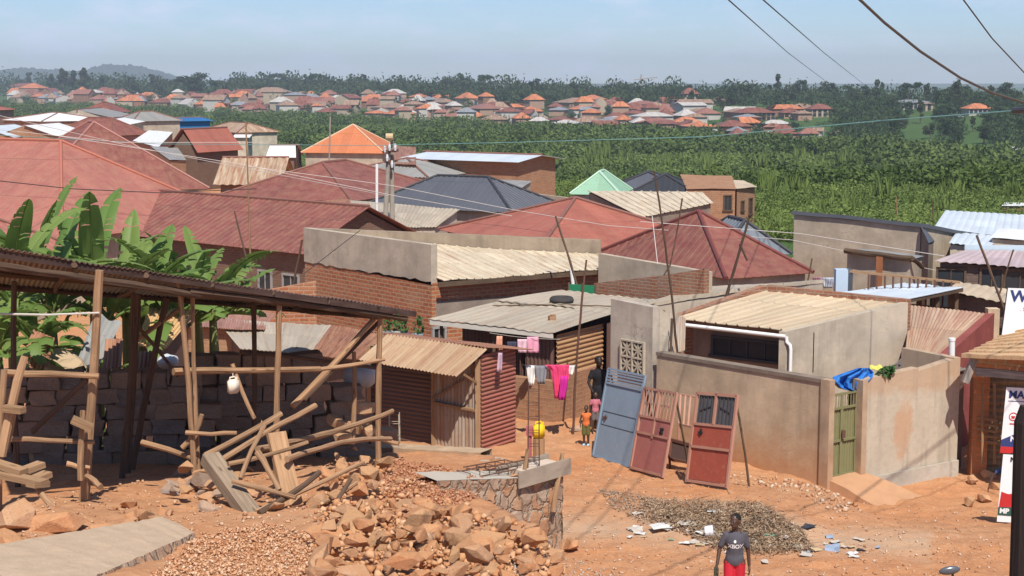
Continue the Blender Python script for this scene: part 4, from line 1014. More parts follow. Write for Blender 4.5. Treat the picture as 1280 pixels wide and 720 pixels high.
nf = perp(CC, RR_); CB = lerp(LB, RB, .02) + nb * .05
r = MB(); fo = -nf * .38; r.sheet(flat(CC + fo - nl * .15, ze + .02), flat(RR_ + fo + V((.25, .1, 0)), ze + .02), flat(RB + nb * .05, ze + .12), flat(lerp(LB, RB, .14) + nb * .05, zr + .06), .36, .03, 14, 5, .05, 'rib'); r.build('roof', ROOF['cream'], t, thick=.015)
m = MB(); m.beam(flat(CC + fo * .95, ze - .07), flat(RR_ + fo * .95 + V((.2, .1, 0)), ze - .07), .04, .14); m.build('fascia', darkw, t)
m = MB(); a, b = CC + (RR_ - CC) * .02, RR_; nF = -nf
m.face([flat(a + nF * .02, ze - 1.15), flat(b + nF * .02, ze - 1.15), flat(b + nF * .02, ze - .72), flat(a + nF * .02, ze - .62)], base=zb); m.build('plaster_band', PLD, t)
window(t, CC, RR_, .035, hz0 + 1.15, .42, .75, nrm=-nf); window(t, CC, RR_, .5, hz0 + 1.7, .7, .55, nrm=-nf, bars=3); window(t, CC, RR_, .35, hz0 + 1.72, .5, .5, nrm=-nf)
m = MB(); p = at(714, 336, 49); q = at(717, 362, 49); m.tube([p, q, (q.x, q.y, gz(q.x, q.y))], .055, 10); tag(m.build('drain_pipe', pvc), 'white vertical plastic pipe standing behind the green crate screen', 'pipe')
gm_ = simple('green_mesh', (.03, .22, .10), .3, 20, .2, .5)
t = thing('screen', 'small green mesh screen panel beside the white pipe', 'screen', at(728, 372, 46.5)); m = MB(); a, b = at(711, 373, 46.6), at(744, 372, 46.2); zz = at(728, 356, 46.4).z; m.face([a, b, flat(b, zz), flat(a, zz)]); m.build('mesh_panel', gm_, t, thick=.04)
m = MB()
for p in (a, b, (a + b) / 2): m.beam(flat(p, p.z - .9), flat(p, zz + .04), .05); m.cut()
m.build('post', darkw, t)
# ---- brick walls and plaster strips behind the main house
wallthing('plaster_wall', 'plain pale plaster wall below the maroon hipped roof', ((748, 317, -49.5), (884, 340, -46)), 1.4, .22, plaster('plaster_pale'))
wallthing('brick_wall', 'stepped low brick wall in front of the pale plaster wall', ((742, 354, -47.5), (822, 345, -45.8), (880, 336, -44.6)), None, .24, BR)
shack('roof_strip', 'narrow beige slab roof running behind the cream roofed main house', ((806, 382, -43.5), (960, 357, -45.0), (1030, 352, -47.5), (860, 362, -47)), ROOF['sheetgrey'], PL, per=2, amp=.005, over=.05, thick=.1, cat='roof')
# ---- main house with gutter
FL, FR = hz(842, 399, 6.1), hz(985, 413, 6.1); BRp, BLp = hz(1135, 381, 5.72), hz(958, 364, 5.62)
d1 = (FR - FL); d1.z = 0; L1 = d1.length; d1.normalize(); r1d = V((-d1.y, d1.x, 0)); r1d = r1d if r1d.y > 0 else -r1d
mh = thing('house', 'grey plaster house with cream tin roof, white gutter and brick parapet behind the compound wall', 'house', ((FL + FR) / 2).xy.to_3d() + V((0, 0, gz(6, 38))), math.atan2(d1.y, d1.x))
r = MB(); r.sheet(FL, FR, BRp, BLp, .36, .03, 14, 4, .03, 'rib'); r.build('roof', ROOF['cream2'], mh, thick=.015)
gz0 = gz(6, 37) - .5; rec = r1d * .75
m = MB(); A1 = FL + rec; B1 = FR + rec * .95 - d1 * .02
m.face([flat(A1, gz0), flat(B1, gz0), flat(B1, FL.z - .02), flat(A1, FL.z - .02)], base=gz0); m.build('front_wall', plaster('plaster_eave_shade', (.27, .2, .15)), mh)  # front plaster darkened for the shade below the eave
m = MB()      # gable wall on the right, its top a hand above the roof
P0, P1 = FR - r1d * .12, BRp; th = d1 * .2
def slabwall(m, a, b, zb_, za, zb2, th):
    m.face([flat(a, zb_), flat(b, zb_), flat(b, zb2), flat(a, za)], base=zb_); m.face([flat(a - th, zb_), flat(b - th, zb_), flat(b - th, zb2), flat(a - th, za)], base=zb_)
    m.face([flat(a, za), flat(b, zb2), flat(b - th, zb2), flat(a - th, za)]); m.face([flat(a, zb_), flat(a - th, zb_), flat(a - th, za), flat(a, za)], base=zb_); m.face([flat(b, zb_), flat(b - th, zb_), flat(b - th, zb2), flat(b, zb2)], base=zb_)
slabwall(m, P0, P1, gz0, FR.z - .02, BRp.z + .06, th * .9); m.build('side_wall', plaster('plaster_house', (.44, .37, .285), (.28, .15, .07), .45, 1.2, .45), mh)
m = MB(); slabwall(m, BRp, BLp, gz0, BRp.z + .13, BLp.z + .16, r1d * -.2); slabwall(m, BLp, FL + V((.0, .15, 0)), gz0, BLp.z + .155, FL.z + .02, d1 * .2); m.build('brick_parapet', BR, mh)
m = MB(); gp = [FL - r1d * .1 + V((0, 0, -.1)), FR - r1d * .12 + V((0, 0, -.14))]; m.tube(gp, .05, 10); g = m.build('gutter', pvc, mh, True)
m = MB(); e = gp[1]; m.tube([e + d1 * .02, e + d1 * .03 + V((0, 0, -.13)), e + d1 * .12 + V((0, 0, -.2)), e + d1 * .14 + V((0, 0, -.3)), e + d1 * .14 + V((0, 0, -1.3))], .045, 10); m.build('downpipe', pvc, g, True)
window(mh, A1, B1, .55, FL.z - .72, 2.0, .5, nrm=-r1d, bars=4, name='vent_window', fm=simple('frame_dark', (.06, .06, .065), .2, 5, 0))
m = MB(); p = lerp(P0, P1, .22) - th * -.06; m.tube([flat(p, FR.z - .1), flat(p + V((.0, 0, 0)), FR.z - 1.1)], .012, 6); p += r1d * .12; m.tube([flat(p, FR.z - .12), flat(p, FR.z - 1.2)], .012, 6); m.build('cable', simple('cable_black', (.02, .02, .02), .1, 3, 0), mh)
# left return of the house: corrugated strip beside the pillar
t = thing('shed', 'narrow lean-to of upright tin between the wall pillar and the house', 'shed', at(846, 440, 37.9))
m = MB(); m.sheet(at(834, 445, 37.6), at(856, 438, 38.2), at(857, 398, 39), at(836, 390, 38.4), .1, .015, 6, 3); m.build('tin_sheet', corr_grey, t, thick=.01); m = MB(); m.beam(at(829, 388, 37.8), at(829, 446, 37.6), .08); m.cut(); m.beam(at(840, 398, 37.5), at(838, 446, 37.5), .06); m.build('post', darkw, t)
# ---- compound: pillar wall, front wall, gate wall
W0 = V((6.53, 32.8, 0)); wd = V((-.63, .77, 0)).normalized(); wr = V((.80, .60, 0)).normalized()
pz = gz(2.8, 37.4)
t = thing('wall', 'tall grey plaster wall pier with a patterned vent block beside the blue gate', 'wall', (2.85, 37.5, pz))
PA, PB = V((2.37, 38.0, 0)), V((3.28, 36.9, 0)); zt_ = CAMZ - 5.2; pn = V(wr)
m = MB(); slabwall(m, PA, PB, pz - .5, zt_, zt_ - .05, -pn * .22); m.build('wall', plaster('plaster_pier', (.42, .36, .29), streak=.5), t)
m = MB(); slabwall(m, PB + pn * .2, PB + pn * .5, pz - .5, zt_ - .1, zt_ - .25, -wd * .2); m.build('return_wall', PLC, t)
# vent block: pierced petals
vb = MB(); dpa = (PB - PA).normalized(); vc = lerp(PA, PB, .58) - pn * .03; vz = at(792, 447, 37.3).z; s_ = .19
def VP(u, v, o=0): return vc + dpa * u + V((0, 0, vz + v)) - pn * o
bk = MB(); bk.face([VP(-.4, -.4, -.02), VP(.4, -.4, -.02), VP(.4, .4, -.02), VP(-.4, .4, -.02)]); bk.face([VP(-.4, -.4, -.025), VP(.4, -.4, -.025), VP(.4, .4, -.025), VP(-.4, .4, -.025)])
for cu in (-.19, .19):
    for cv in (-.19, .19):
        for k in range(8):
            a = k * PI / 4; R2 = .175 * (1.3 if k % 2 else 1); vb.beam(VP(cu, cv, .02), VP(cu + R2 * math.cos(a), cv + R2 * math.sin(a), .02), .04, .05, up=pn)
for k in (-.385, 0, .385): vb.beam(VP(-.4, k, .025), VP(.4, k, .025), .04, .07, up=pn); vb.beam(VP(k, -.4, .03), VP(k, .4, .03), .04, .07, up=pn)
vo = vb.build('vent_block', plaster('vent_cement', (.47, .40, .3)), t); 
b2 = MB(); b2.face([VP(-.39, -.39, .0), VP(.39, -.39, .0), VP(.39, .39, .0), VP(-.39, .39, .0)]); b2.build('vent_shade', simple('vent_shade_dark', (.05, .04, .035), .2, 3, 0), vo)  # dark sheet standing in for the shade behind the vent petals
WL = W0 + wd * 5.0; wz = gz(5, 34.5)
t = thing('compound_wall', 'long brown stained compound wall behind the loose metal gates', 'wall', (5, 34.8, wz))
m = MB(); slabwall(m, WL, W0, wz - .5, CAMZ - 6.27, CAMZ - 6.2, -wr * .2); m.build('wall', PLB, t)
m = MB(); m.face([flat(WL - wr * .03, CAMZ - 6.34), flat(W0 - wr * .03, CAMZ - 6.27), flat(W0 - wr * .03, CAMZ - 6.19), flat(WL - wr * .03, CAMZ - 6.26)]); m.face([flat(WL - wr * .03, CAMZ - 6.26), flat(W0 - wr * .03, CAMZ - 6.19), flat(W0 + wr * .24, CAMZ - 6.19), flat(WL + wr * .24, CAMZ - 6.26)]); m.face([flat(W0 - wr * .03, CAMZ - 6.27), flat(W0 + wr * .24, CAMZ - 6.27), flat(W0 + wr * .24, CAMZ - 6.19), flat(W0 - wr * .03, CAMZ - 6.19)]); m.build('coping', plaster('coping_dark', (.22, .17, .13)), t)
m = MB(); c_ = W0 + wr * .03 - wd * .04; m.box(flat(c_, (CAMZ - 6.2 + wz - .5) / 2 + .02), (.16, .24, CAMZ - 6.2 - wz + .5), Matrix((wr, wd, (0, 0, 1))).transposed(), base=wz - .5); m.build('end_pillar', plaster('plaster_pillar', (.42, .30, .2), (.4, .18, .08), .7, 1.2), t)
GA = W0 + wr * .10; GB = W0 + wr * 1.02; gzz = CAMZ - 8.36
t = thing('compound_wall', 'grey compound wall with an orange patch and a concrete plinth right of the green gate', 'wall', (8.5, 34.2, gzz - .2))
WE = V((9.95, 35.0, 0)); wq = (WE - GB).normalized(); wn = V((-wq.y, wq.x, 0)); wn = wn if wn.y > 0 else -wn
mid = lerp(GB, WE, .58)
m = MB(); slabwall(m, GB, mid, gzz - 1.2, CAMZ - 6.33, CAMZ - 6.22, -wn * .22); slabwall(m, mid + wq * .01 + wn * .03, WE, gzz - 1.2, CAMZ - 6.3, CAMZ - 6.1, -wn * .22); slabwall(m, WE, WE + wn * 1.6, gzz - 1.2, CAMZ - 6.1, CAMZ - 6.1, wq * .2)
mm = NM('plaster_patched'); uv = mm.tc.outputs['UV']
a_ = mm.noise(uv, 1.2, 6, .62); b_ = mm.noise(uv, 8, 5, .7)
colp = mm.mix(a_, (.38, .32, .245), (.55, .47, .36)); colp = mm.mix(mm.ramp(b_, (.45, 0), (.8, .4)), colp, (.25, .2, .15))
pc = lerp(GB, WE, .44) - V((8.5, 34.2, 0)); ob = mm.tc.outputs['Object']; dv = mm.n('ShaderNodeVectorMath', {'operation': 'SUBTRACT'}, **{'0': ob}); dv.inputs[1].default_value = (pc.x, pc.y, 1.05); sq = mm.n('ShaderNodeSeparateXYZ', None, Vector=dv.outputs[0])
e_ = mm.math('ADD', mm.math('POWER', mm.math('ABSOLUTE', mm.math('MULTIPLY', sq.outputs[0], 3.6)), 2), mm.math('POWER', mm.math('ABSOLUTE', mm.math('MULTIPLY', sq.outputs[2], 1.45)), 2))
e_ = mm.math('ADD', e_, mm.math('MULTIPLY', mm.math('SUBTRACT', mm.noise(ob, 3.2, 7, .7), .5), 3.2))
colp = mm.mix(mm.ramp(e_, (.4, .6), (1.4, 0)), colp, (.46, .25, .13))
topd = mm.math('ADD', sq.outputs[2], mm.math('MULTIPLY', mm.math('SUBTRACT', a_, .5), 1.2)); colp = mm.mix(mm.ramp(topd, (.72, 0), (.98, .55)), colp, (.42, .25, .14))
colp = mm.mix(mm.math('MULTIPLY', mm.ramp(mm.noise(mm.map(uv, (3, .2, 1)), 1.2, 5), (.52, 0), (.7, 1)), .35), colp, (.17, .14, .11))
mm.bump(mm.math('ADD', mm.noise(uv, 30, 4, .7), b_), .4, .012); PATCH = mm.done(colp, .93, .12)
m.build('wall', PATCH, t)
m = MB(); slabwall(m, GB - wn * .06, WE - wn * .06, gzz - 1.3, gzz - .12, gzz - .06, -wn * .05); m.build('plinth', CONC, t)
m = MB(); m.box(flat(GB + wq * .05 - wn * .02, (CAMZ - 6.3 + gzz - .6) / 2), (.14, .3, CAMZ - 6.3 - gzz + .6), Matrix((wq, wn, (0, 0, 1))).transposed(), base=gzz - .6); m.build('gate_pillar', plaster('plaster_pillar'), t)
# green gate between the pillars
t = thing('gate', 'narrow double gate of olive green ribbed metal under the blue tarpaulin', 'gate', flat((GA + GB) / 2, gzz))
olive = simple('olive_paint', (.20, .19, .09), .25, 5, .1, .6); rustm = simple('rusty_iron', (.13, .065, .045), .4, 9, .2, .7)
gtop = gzz + 1.5; go = wn * .06
for k in range(2):
    a, b = lerp(GA, GB, k * .5 + .01) + go, lerp(GA, GB, k * .5 + .49) + go
    m = MB(); m.sheet(flat(a, gzz + .06), flat(b, gzz + .06), flat(b, gtop), flat(a, gtop), .085, .012, 8, 1); lf = m.build('door_leaf', olive, t, thick=.01)
    m = MB()
    for zz in (gzz + .05, gzz + .8, gtop, gtop + .3): m.beam(flat(a - go * .5, zz), flat(b - go * .5, zz), .045)
    for p in (a, b): m.beam(flat(p - go * .5, gzz + .03), flat(p - go * .5, gtop + .32), .045)
    for q in range(1, 5): p = lerp(a, b, q / 5) - go * .5; m.beam(flat(p, gtop), flat(p, gtop + .3), .018)
    m.build('frame', olive, lf)
m = MB(); p = lerp(GA, GB, .5) - wn * .04; m.box(flat(p, gzz + .95), (.07, .07, .16)); m.build('lock', rustm, t)
# earth ramp in front of the gate
m = MB(); a, b = GA - wr * .1, GB + wr * .05; f = -wn; c_, d_ = a + f * 1.5 + wr * .45, b + f * 1.35 + wr * 1.2
zA = gzz + .05
rows = []
for k in range(9):
    k_ = k / 8; l, rr2 = lerp(a, c_, k_), lerp(b, d_, k_); row = []
    for q in range(9):
        p = lerp(l, rr2, q / 8); z = lerp(zA, gz(p.x, p.y) - .04, sstep(0, 1, k_)); row.append(flat(p, z + .02 * noise.noise(p * 3)))
    rows.append(row)
m.grid(rows)
for col in (0, 8): m.grid([[r[col] for r in rows], [flat(r[col], gzz - 1.0) for r in rows]])
tag(m.build('ramp', simple('rammed_earth', (.47, .26, .14), .2, 4, .4), None, True), 'packed earth ramp leading up to the olive green gate', 'ramp')
# blue tarp
def cloth(name, label, rows, mat, Y0, Y1, cat='cloth', group=None, fold=.04, nx=14, freq=9, thick=.006, parent=None):
    """rows: (py, x0, x1) from the top down; hung between depths Y0 (left) and Y1 (right)"""
    m = MB(); P = []; U = []; xa = min(r[1] for r in rows); xb = max(r[2] for r in rows)
    fine = []
    for a, b in zip(rows, rows[1:]):
        for k in range(3): fine.append(tuple(lerp(a[i], b[i], k / 3) for i in range(3)))
    fine.append(rows[-1])
    for i, (py, x0, x1) in enumerate(fine):
        row, ur = [], []
        for k in range(nx + 1):
            px = lerp(x0, x1, k / nx); q = (px - xa) / max(1, xb - xa)
            Y = lerp(Y0, Y1, q) + fold * math.sin(k * freq / nx * PI + i * .15) * min(1, .25 + i / len(fine)) + fold * .6 * noise.noise(V((px * .2, py * .15, Y0)))
            row.append(at(px, py, Y)); ur.append((px * .02, py * .02))
        P.append(row); U.append(ur)
    m.grid(P, U); o = m.build(name, mat, parent, True, thick=thick)
    if not parent: tag(o, label, cat, group)
    return o
bluem = simple('blue_tarp', (.03, .17, .52), .3, 3, .2, .45)
cloth('tarpaulin', 'crumpled bright blue tarpaulin slung over the olive gate', [(460, 1073, 1086), (465, 1058, 1092), (471, 1041, 1091), (478, 1040, 1084), (485, 1048, 1079), (489, 1064, 1076)], bluem, 33.3, 33.7, 'tarpaulin', None, .18, 16, 7)
cloth('cloth', 'small pink and white rag hanging behind the olive gate', [(489, 1060, 1070), (498, 1059, 1068), (509, 1061, 1067)], simple('cloth_pink', (.5, .2, .22), .5, 6, 0), 33.7, 33.8)
# dark lean-to roof with white pipe and block behind the right wall
shack('shed', 'lean-to with dark corrugated roof behind the right compound wall', ((1100, 473, -34.3), (1165, 474, -35.1), (1211, 462, -36.0), (1128, 447, -38.2)), tin('roof_dark_ribbed', (.14, .125, .11), .3, (.2, .12, .07), fade=.2, dust=.2), corr_dark, wave=.14, amp=.025, per=7, over=.1)
m = MB(); p = at(1189.5, 462, 36); m.tube([p, at(1190, 423, 36)], .07, 10); m.tube([at(1190, 426, 36), at(1190, 422.5, 36)], .08, 10); tag(m.build('vent_pipe', pvc, None, True), 'white upright vent pipe above the dark lean-to roof', 'pipe')
m = MB(); p = at(1163, 459, 36.2); m.box(p, (.36, .22, .11), Matrix.Rotation(-.3, 3, 'Z')); m.box(p + V((.02, 0, .065)), (.30, .18, .03), Matrix.Rotation(-.25, 3, 'Z')); tag(m.build('block', simple('yellow_block', (.55, .36, .13), .2, 8, .2)), 'yellowish block resting on the dark lean-to roof', 'block')
# ---- red roof right of the house
t = shack('house', 'house with rusty red corrugated roof and a red side wall right of the main house', ((1131, 448, -38.6), (1172, 446, -37.6), (1234, 392, -41), (1138, 382, -43)), tin('roof_rust_red', (.42, .29, .19), .38, (.27, .11, .07), fade=.2, dust=.2), REDW, wave=.13, amp=.012, per=6, over=.05)
m = MB(); slabwall(m, at(1173, 446, 37.7), at(1236, 390, 41.1), gz(10, 38) - .3, at(1173, 443, 37.7).z, at(1236, 388, 41.1).z, V((-.2, .05, 0))); m.build('side_wall', REDW, t)
p = at(1238, 390, 41); m = MB(); m.box((p.x + .05, p.y, (p.z + gz(p.x, p.y)) / 2), (.3, .3, p.z - gz(p.x, p.y) + .2)); m.build('pillar', plaster('plaster_brown'), t)
# ---- canopy, plaster block, railing
t = thing('canopy', 'thin pale sheet metal canopy on posts behind the brick parapet', 'canopy', at(1110, 390, 46))
m = MB(); m.sheet(at(1030, 368, 47), at(1118, 377, 43.5), at(1203, 360, 46), at(1130, 354, 50), .3, .01, 4, 3, .04); m.build('roof', ROOF['blue'], t, thick=.02)
m = MB()
for px, py, Y in ((1120, 376, 43.8), (1196, 361, 46.2), (1172, 366, 45.4), (1150, 365, 48)): p = at(px, py, Y); m.beam(p, flat(p, gz(p.x, p.y)), .1); m.cut()
m.build('post', darkw, t); m = MB(); m.beam(at(1118, 379, 43.6), at(1203, 362, 46.1), .06, .12); m.build('rail', darkw, t)
t = shack('house', 'small plaster block house with rust stained wall and uneven parapet', ((1057, 314, -53), (1139, 324, -51.5), (1155, 320, -54.5), (1075, 311, -57)), ROOF['grey'], plaster('plaster_pale'), over=.08, per=1)
m = MB(); a, b = at(1056, 313, 52.9), at(1140, 323, 51.4); m.pole(a, b, .09, .09, .004, 3); b_ = at(1153, 334, 52.5); m.pole(b, b_, .08, .07, .01, 2); m.build('coping', darkw, t)
t_ = (perp(a, b)) * -.02; m = MB(); q0, q1 = lerp(a, b, .5) + t_ * 6, lerp(a, b, .6) + t_ * 6; m.face([flat(q0, q0.z - 1.1), flat(q1, q1.z - 1.0), flat(q1, q1.z - .05), flat(q0, q0.z - .05)]); m.build('stain', simple('rust_stain', (.36, .14, .06), .4, 4, .2), t)
t = thing('railing', 'rusty iron bar railing with a wooden rail below the plaster block house', 'railing', at(1120, 365, 48)); a, b = at(1086, 343, 48), at(1200, 353, 47)
m = MB(); m.beam(at(1062, 339, 48.5), b, .07); m.build('rail', woodm, t)
m = MB()
for k in range(11): p = lerp(a, b, k / 11); m.beam(p, p - V((0, 0, .85)), .05); m.cut()
m.beam(a - V((0, 0, .8)), lerp(a, b, .9) - V((0, 0, .8)), .05); m.build('bar', rustm, t)
m = MB(); p = at(1051, 351, 50); m.box(p, (.38, .35, .75)); o = m.build('water_tank', simple('tank_blue', (.45, .55, .66), .1, 3, 0)); tag(o, 'pale blue boxy tank standing left of the plaster block house', 'tank'); m = MB(); m.box(p + V((.27, .02, 0)), (.15, .33, .73)); m.build('side_panel', simple('tank_dark', (.07, .08, .1), .2, 3, 0), o)
cloth('cloth', 'whitish and pink washing hung left of the pale blue tank', [(346, 1016, 1026), (352, 1016, 1028), (359, 1018, 1027)], simple('cloth_rose', (.5, .25, .28), .4, 3, 0), 50, 49.5)
cloth('cloth', 'white and blue washing hung beside the pale blue tank', [(347, 1028, 1042), (353, 1028, 1042), (360, 1029, 1040)], simple('cloth_white', (.62, .66, .72), .25, 3, 0), 50, 49.5)
# ---- right shop with clay tiles
t = thing('shop', 'small shop with clay tile roof and orange earth wall at the right edge', 'shop', at(1250, 590, 35.5))
tm = simple('clay_tile', (.55, .36, .2), .3, 4, .3)
Et, Eb = at(1204, 445, 34.2), at(1320, 449, 32.6); Ut, Ub = at(1262, 416, 37.0), at(1330, 398, 36.4)
nn = (Eb - Et).cross(Ut - Et).normalized(); m = MB()
for r_ in range(8):
    for c_ in range(11):
        f = lambda u, v: lerp(lerp(Et, Eb, u), lerp(Ut, Ub, u), v)
        u0, u1, v0, v1 = (c_ + .5 * (r_ % 2) * .3) / 11, (c_ + 1.04) / 11, r_ / 8 - .03, (r_ + 1.0) / 8
        j = RG.uniform(0, .02); lo = nn * (.05 + j); hi = nn * .01
        m.face([f(u0, v0) + lo, f(u1, v0) + lo, f(u1, v1) + hi, f(u0, v1) + hi], [(c_, r_), (c_ + 1, r_), (c_ + 1, r_ + 1), (c_, r_ + 1)]); m.face([f(u0, v0) + lo, f(u1, v0) + lo, f(u1, v0) - nn * .02, f(u0, v0) - nn * .02])
m.build('roof', tm, t, thick=.015)
sb = gz(10, 35) - .3
m = MB(); p = at(1218, 470, 34.9); q = at(1330, 470, 34.2); slabwall(m, p, flat(lerp(p, q, .18), p.z), sb, p.z + .0, p.z, V((0, -.3, 0))); m.build('earth_wall', brick('mud_brick', (.50, .20, .085), (.42, .16, .07), (.45, .22, .11), .3, .13, .02), t)
m = MB(); m.face([p + V((-.05, -.1, 0)), at(1330, 468, 33.6), at(1330, 440, 33.6), at(1216, 447, 34.6)]); m.build('gable_wall', brick('mud_brick_pale', (.50, .30, .16), (.46, .17, .08), (.45, .33, .2), .45, .2, .03), t, thick=.1)
m = MB(); m.beam(at(1220, 464, 34.1), at(1330, 474, 32.8), .12, .17); m.beam(at(1206, 478, 34.1), at(1218, 448, 34.1), .14); m.build('beam', wood('timber_grey', (.34, .30, .26)), t)
m = MB(); a, b = at(1226, 500, 35.1), at(1330, 500, 34.6); m.sheet(flat(a, sb), flat(a, a.z + .55), flat(b, b.z + .55), flat(b, sb), .16, .03, 6, 4, 0); m.build('slatted_front', wood('slats', (.30, .22, .13)), t, thick=.02)
m = MB(); 
for k in range(5): m.beam(at(1222, 522 + k * 7, 34.8), at(1246, 526 + k * 7, 34.3), .05)
for px in (1228, 1243): m.beam(at(px, 480, 34.5), at(px, 580, 34.5), .05)
m.build('rack', woodm, t)
# ================================================================== text
def text(name, s, loc, M, size, mat, parent, depth=.002, bold=.0):
    cu = D.curves.new(name, 'FONT'); cu.body = s; cu.size = size; cu.align_x = 'LEFT'; cu.align_y = 'CENTER'; cu.extrude = depth; cu.offset = bold
    o = D.objects.new(name, cu); COL.objects.link(o); bpy.context.view_layer.update()
    me = D.meshes.new_from_object(o.evaluated_get(bpy.context.evaluated_depsgraph_get())); D.objects.remove(o)
    T = Matrix.Translation(loc) @ M.to_4x4(); P = wmat(parent).inverted() if parent else Matrix()
    me.transform(P @ T); me.materials.clear(); me.materials.append(mat); n = D.objects.new(name, me); COL.objects.link(n); n.parent = parent
    return n
# ---- campaign posters and white board at the right edge
white = simple('poster_white', (.74, .74, .74), .05, 3, 0, .6); navy = simple('ink_navy', (.035, .05, .16), .1, 4, 0); redk = simple('ink_red', (.5, .03, .03), .2, 4, 0); skinp = simple('ink_skin', (.36, .16, .09), .15, 6, 0); blk = simple('ink_black', (.02, .02, .02), .1, 4, 0)
def board(label, pts, name='poster'):
    """pts: top-left px, bottom-left px, Y; board runs right and slightly nearer"""
    (x0, y0), (x1, y1), Y, wid = pts
    a = at(x0, y0, Y); b = at(x1, y1, Y - .02); rt = V((.96, -.28, 0)).normalized(); h = (a - b).length; up = (a - b).normalized(); n = rt.cross(up); n = n if n.y < 0 else -n
    t = thing(name, label, 'poster', b, 0)
    m = MB(); q = [b, b + rt * wid, a + rt * wid, a]; m.face(q, [(0, 0), (1, 0), (1, 1), (0, 1)]); m.face([p - n * .02 for p in q][::-1], [(0, 0)] * 4)
    for k in range(4): m.face([q[k], q[(k + 1) % 4], q[(k + 1) % 4] - n * .02, q[k] - n * .02], [(0, 0)] * 4)
    m.build('panel', white, t)
    Mx = Matrix((rt, up, n)).transposed()
    return t, (lambda u, v, o=.006: b + rt * (u * wid) + up * (v * h) + n * o), Mx, h
def patch(t, f, name, pts, mat, o=.004):
    m = MB(); m.face([f(u, v, o) for u, v in pts]); return m.build(name, mat, t)
t, f, Mx, h = board('tall white sign board with navy letters WA standing behind the tile roof', ((1260, 360), (1252, 421), 36.5, 1.1), 'sign_board')
text('lettering', 'WA', f(.07, .83), Mx, .36, navy, t, .002, .012); text('lettering', '. S', f(.3, .58), Mx, .12, redk, t)
m = MB(); m.beam(f(.02, 1, -.05), f(.02, -1.6, -.05), .07); m.cut(); m.beam(f(.9, 1, -.05), f(.9, -1.6, -.05), .07); m.build('post', darkw, t)
t, f, Mx, h = board('upper election poster reading MA and NU BU hung under the tile roof', ((1258, 484), (1250, 566), 33.6, .9))
text('lettering', 'MA', f(.07, .89), Mx, .22, navy, t, .002, .008); m = MB(); m.face([f(.07, .80), f(.5, .80), f(.5, .79), f(.07, .79)]); m.build('rule', navy, t)
patch(t, f, 'blue_band', [(.0, .08), (1, .08), (1, .45), (.6, .38), (.3, .3), (0, .2)], navy); patch(t, f, 'red_band', [(0, 0), (1, 0), (1, .1), (0, .1)], redk, .006)
patch(t, f, 'portrait', [(.55, .36), (.95, .4), (.95, .66), (.8, .72), (.66, .68), (.58, .55)], skinp, .005)
e = MB(); 
for k in range(20): a0, a1 = k / 20 * 2 * PI, (k + 1) / 20 * 2 * PI; e.face([f(.22 + .1 * math.cos(a0), .56 + .065 * math.sin(a0)), f(.22 + .1 * math.cos(a1), .56 + .065 * math.sin(a1)), f(.22 + .08 * math.cos(a1), .56 + .05 * math.sin(a1)), f(.22 + .08 * math.cos(a0), .56 + .05 * math.sin(a0))])
e.face([f(.17, .57), f(.27, .57), f(.25, .53), f(.19, .53)]); e.face([f(.15, .46), f(.29, .46), f(.29, .44), f(.15, .44)]); e.build('emblem', redk, t)
text('lettering', 'NU', f(.2, .22), Mx, .16, white, t, .002, .006); text('lettering', 'BU', f(.3, .13), Mx, .11, white, t, .002, .004)
t, f, Mx, h = board('lower election poster with a woman in red held upright by a person', ((1254, 568), (1246, 652), 29.4, .62))
text('lettering', 'NA', f(.22, .93), Mx, .12, blk, t, .002, .006); patch(t, f, 'red_dress', [(0, .1), (1, .1), (1, .55), (.78, .46), (.5, .44), (.25, .42), (.05, .45)], redk)
patch(t, f, 'hair', [(.4, .56), (.46, .74), (.6, .83), (.8, .84), (.98, .78), (.98, .5), (.6, .5)], blk, .005); patch(t, f, 'portrait', [(.52, .5), (.5, .64), (.58, .75), (.74, .78), (.9, .73), (.93, .58), (.85, .46), (.7, .42)], skinp, .007)
patch(t, f, 'dark_band', [(0, .1), (1, .1), (1, .24), (0, .22)], simple('ink_green', (.03, .09, .07), .1, 3, 0), .008); text('lettering', 'MP', f(.05, .165, .012), Mx, .13, white, t, .002, .006)
POSTER_HOLD = f
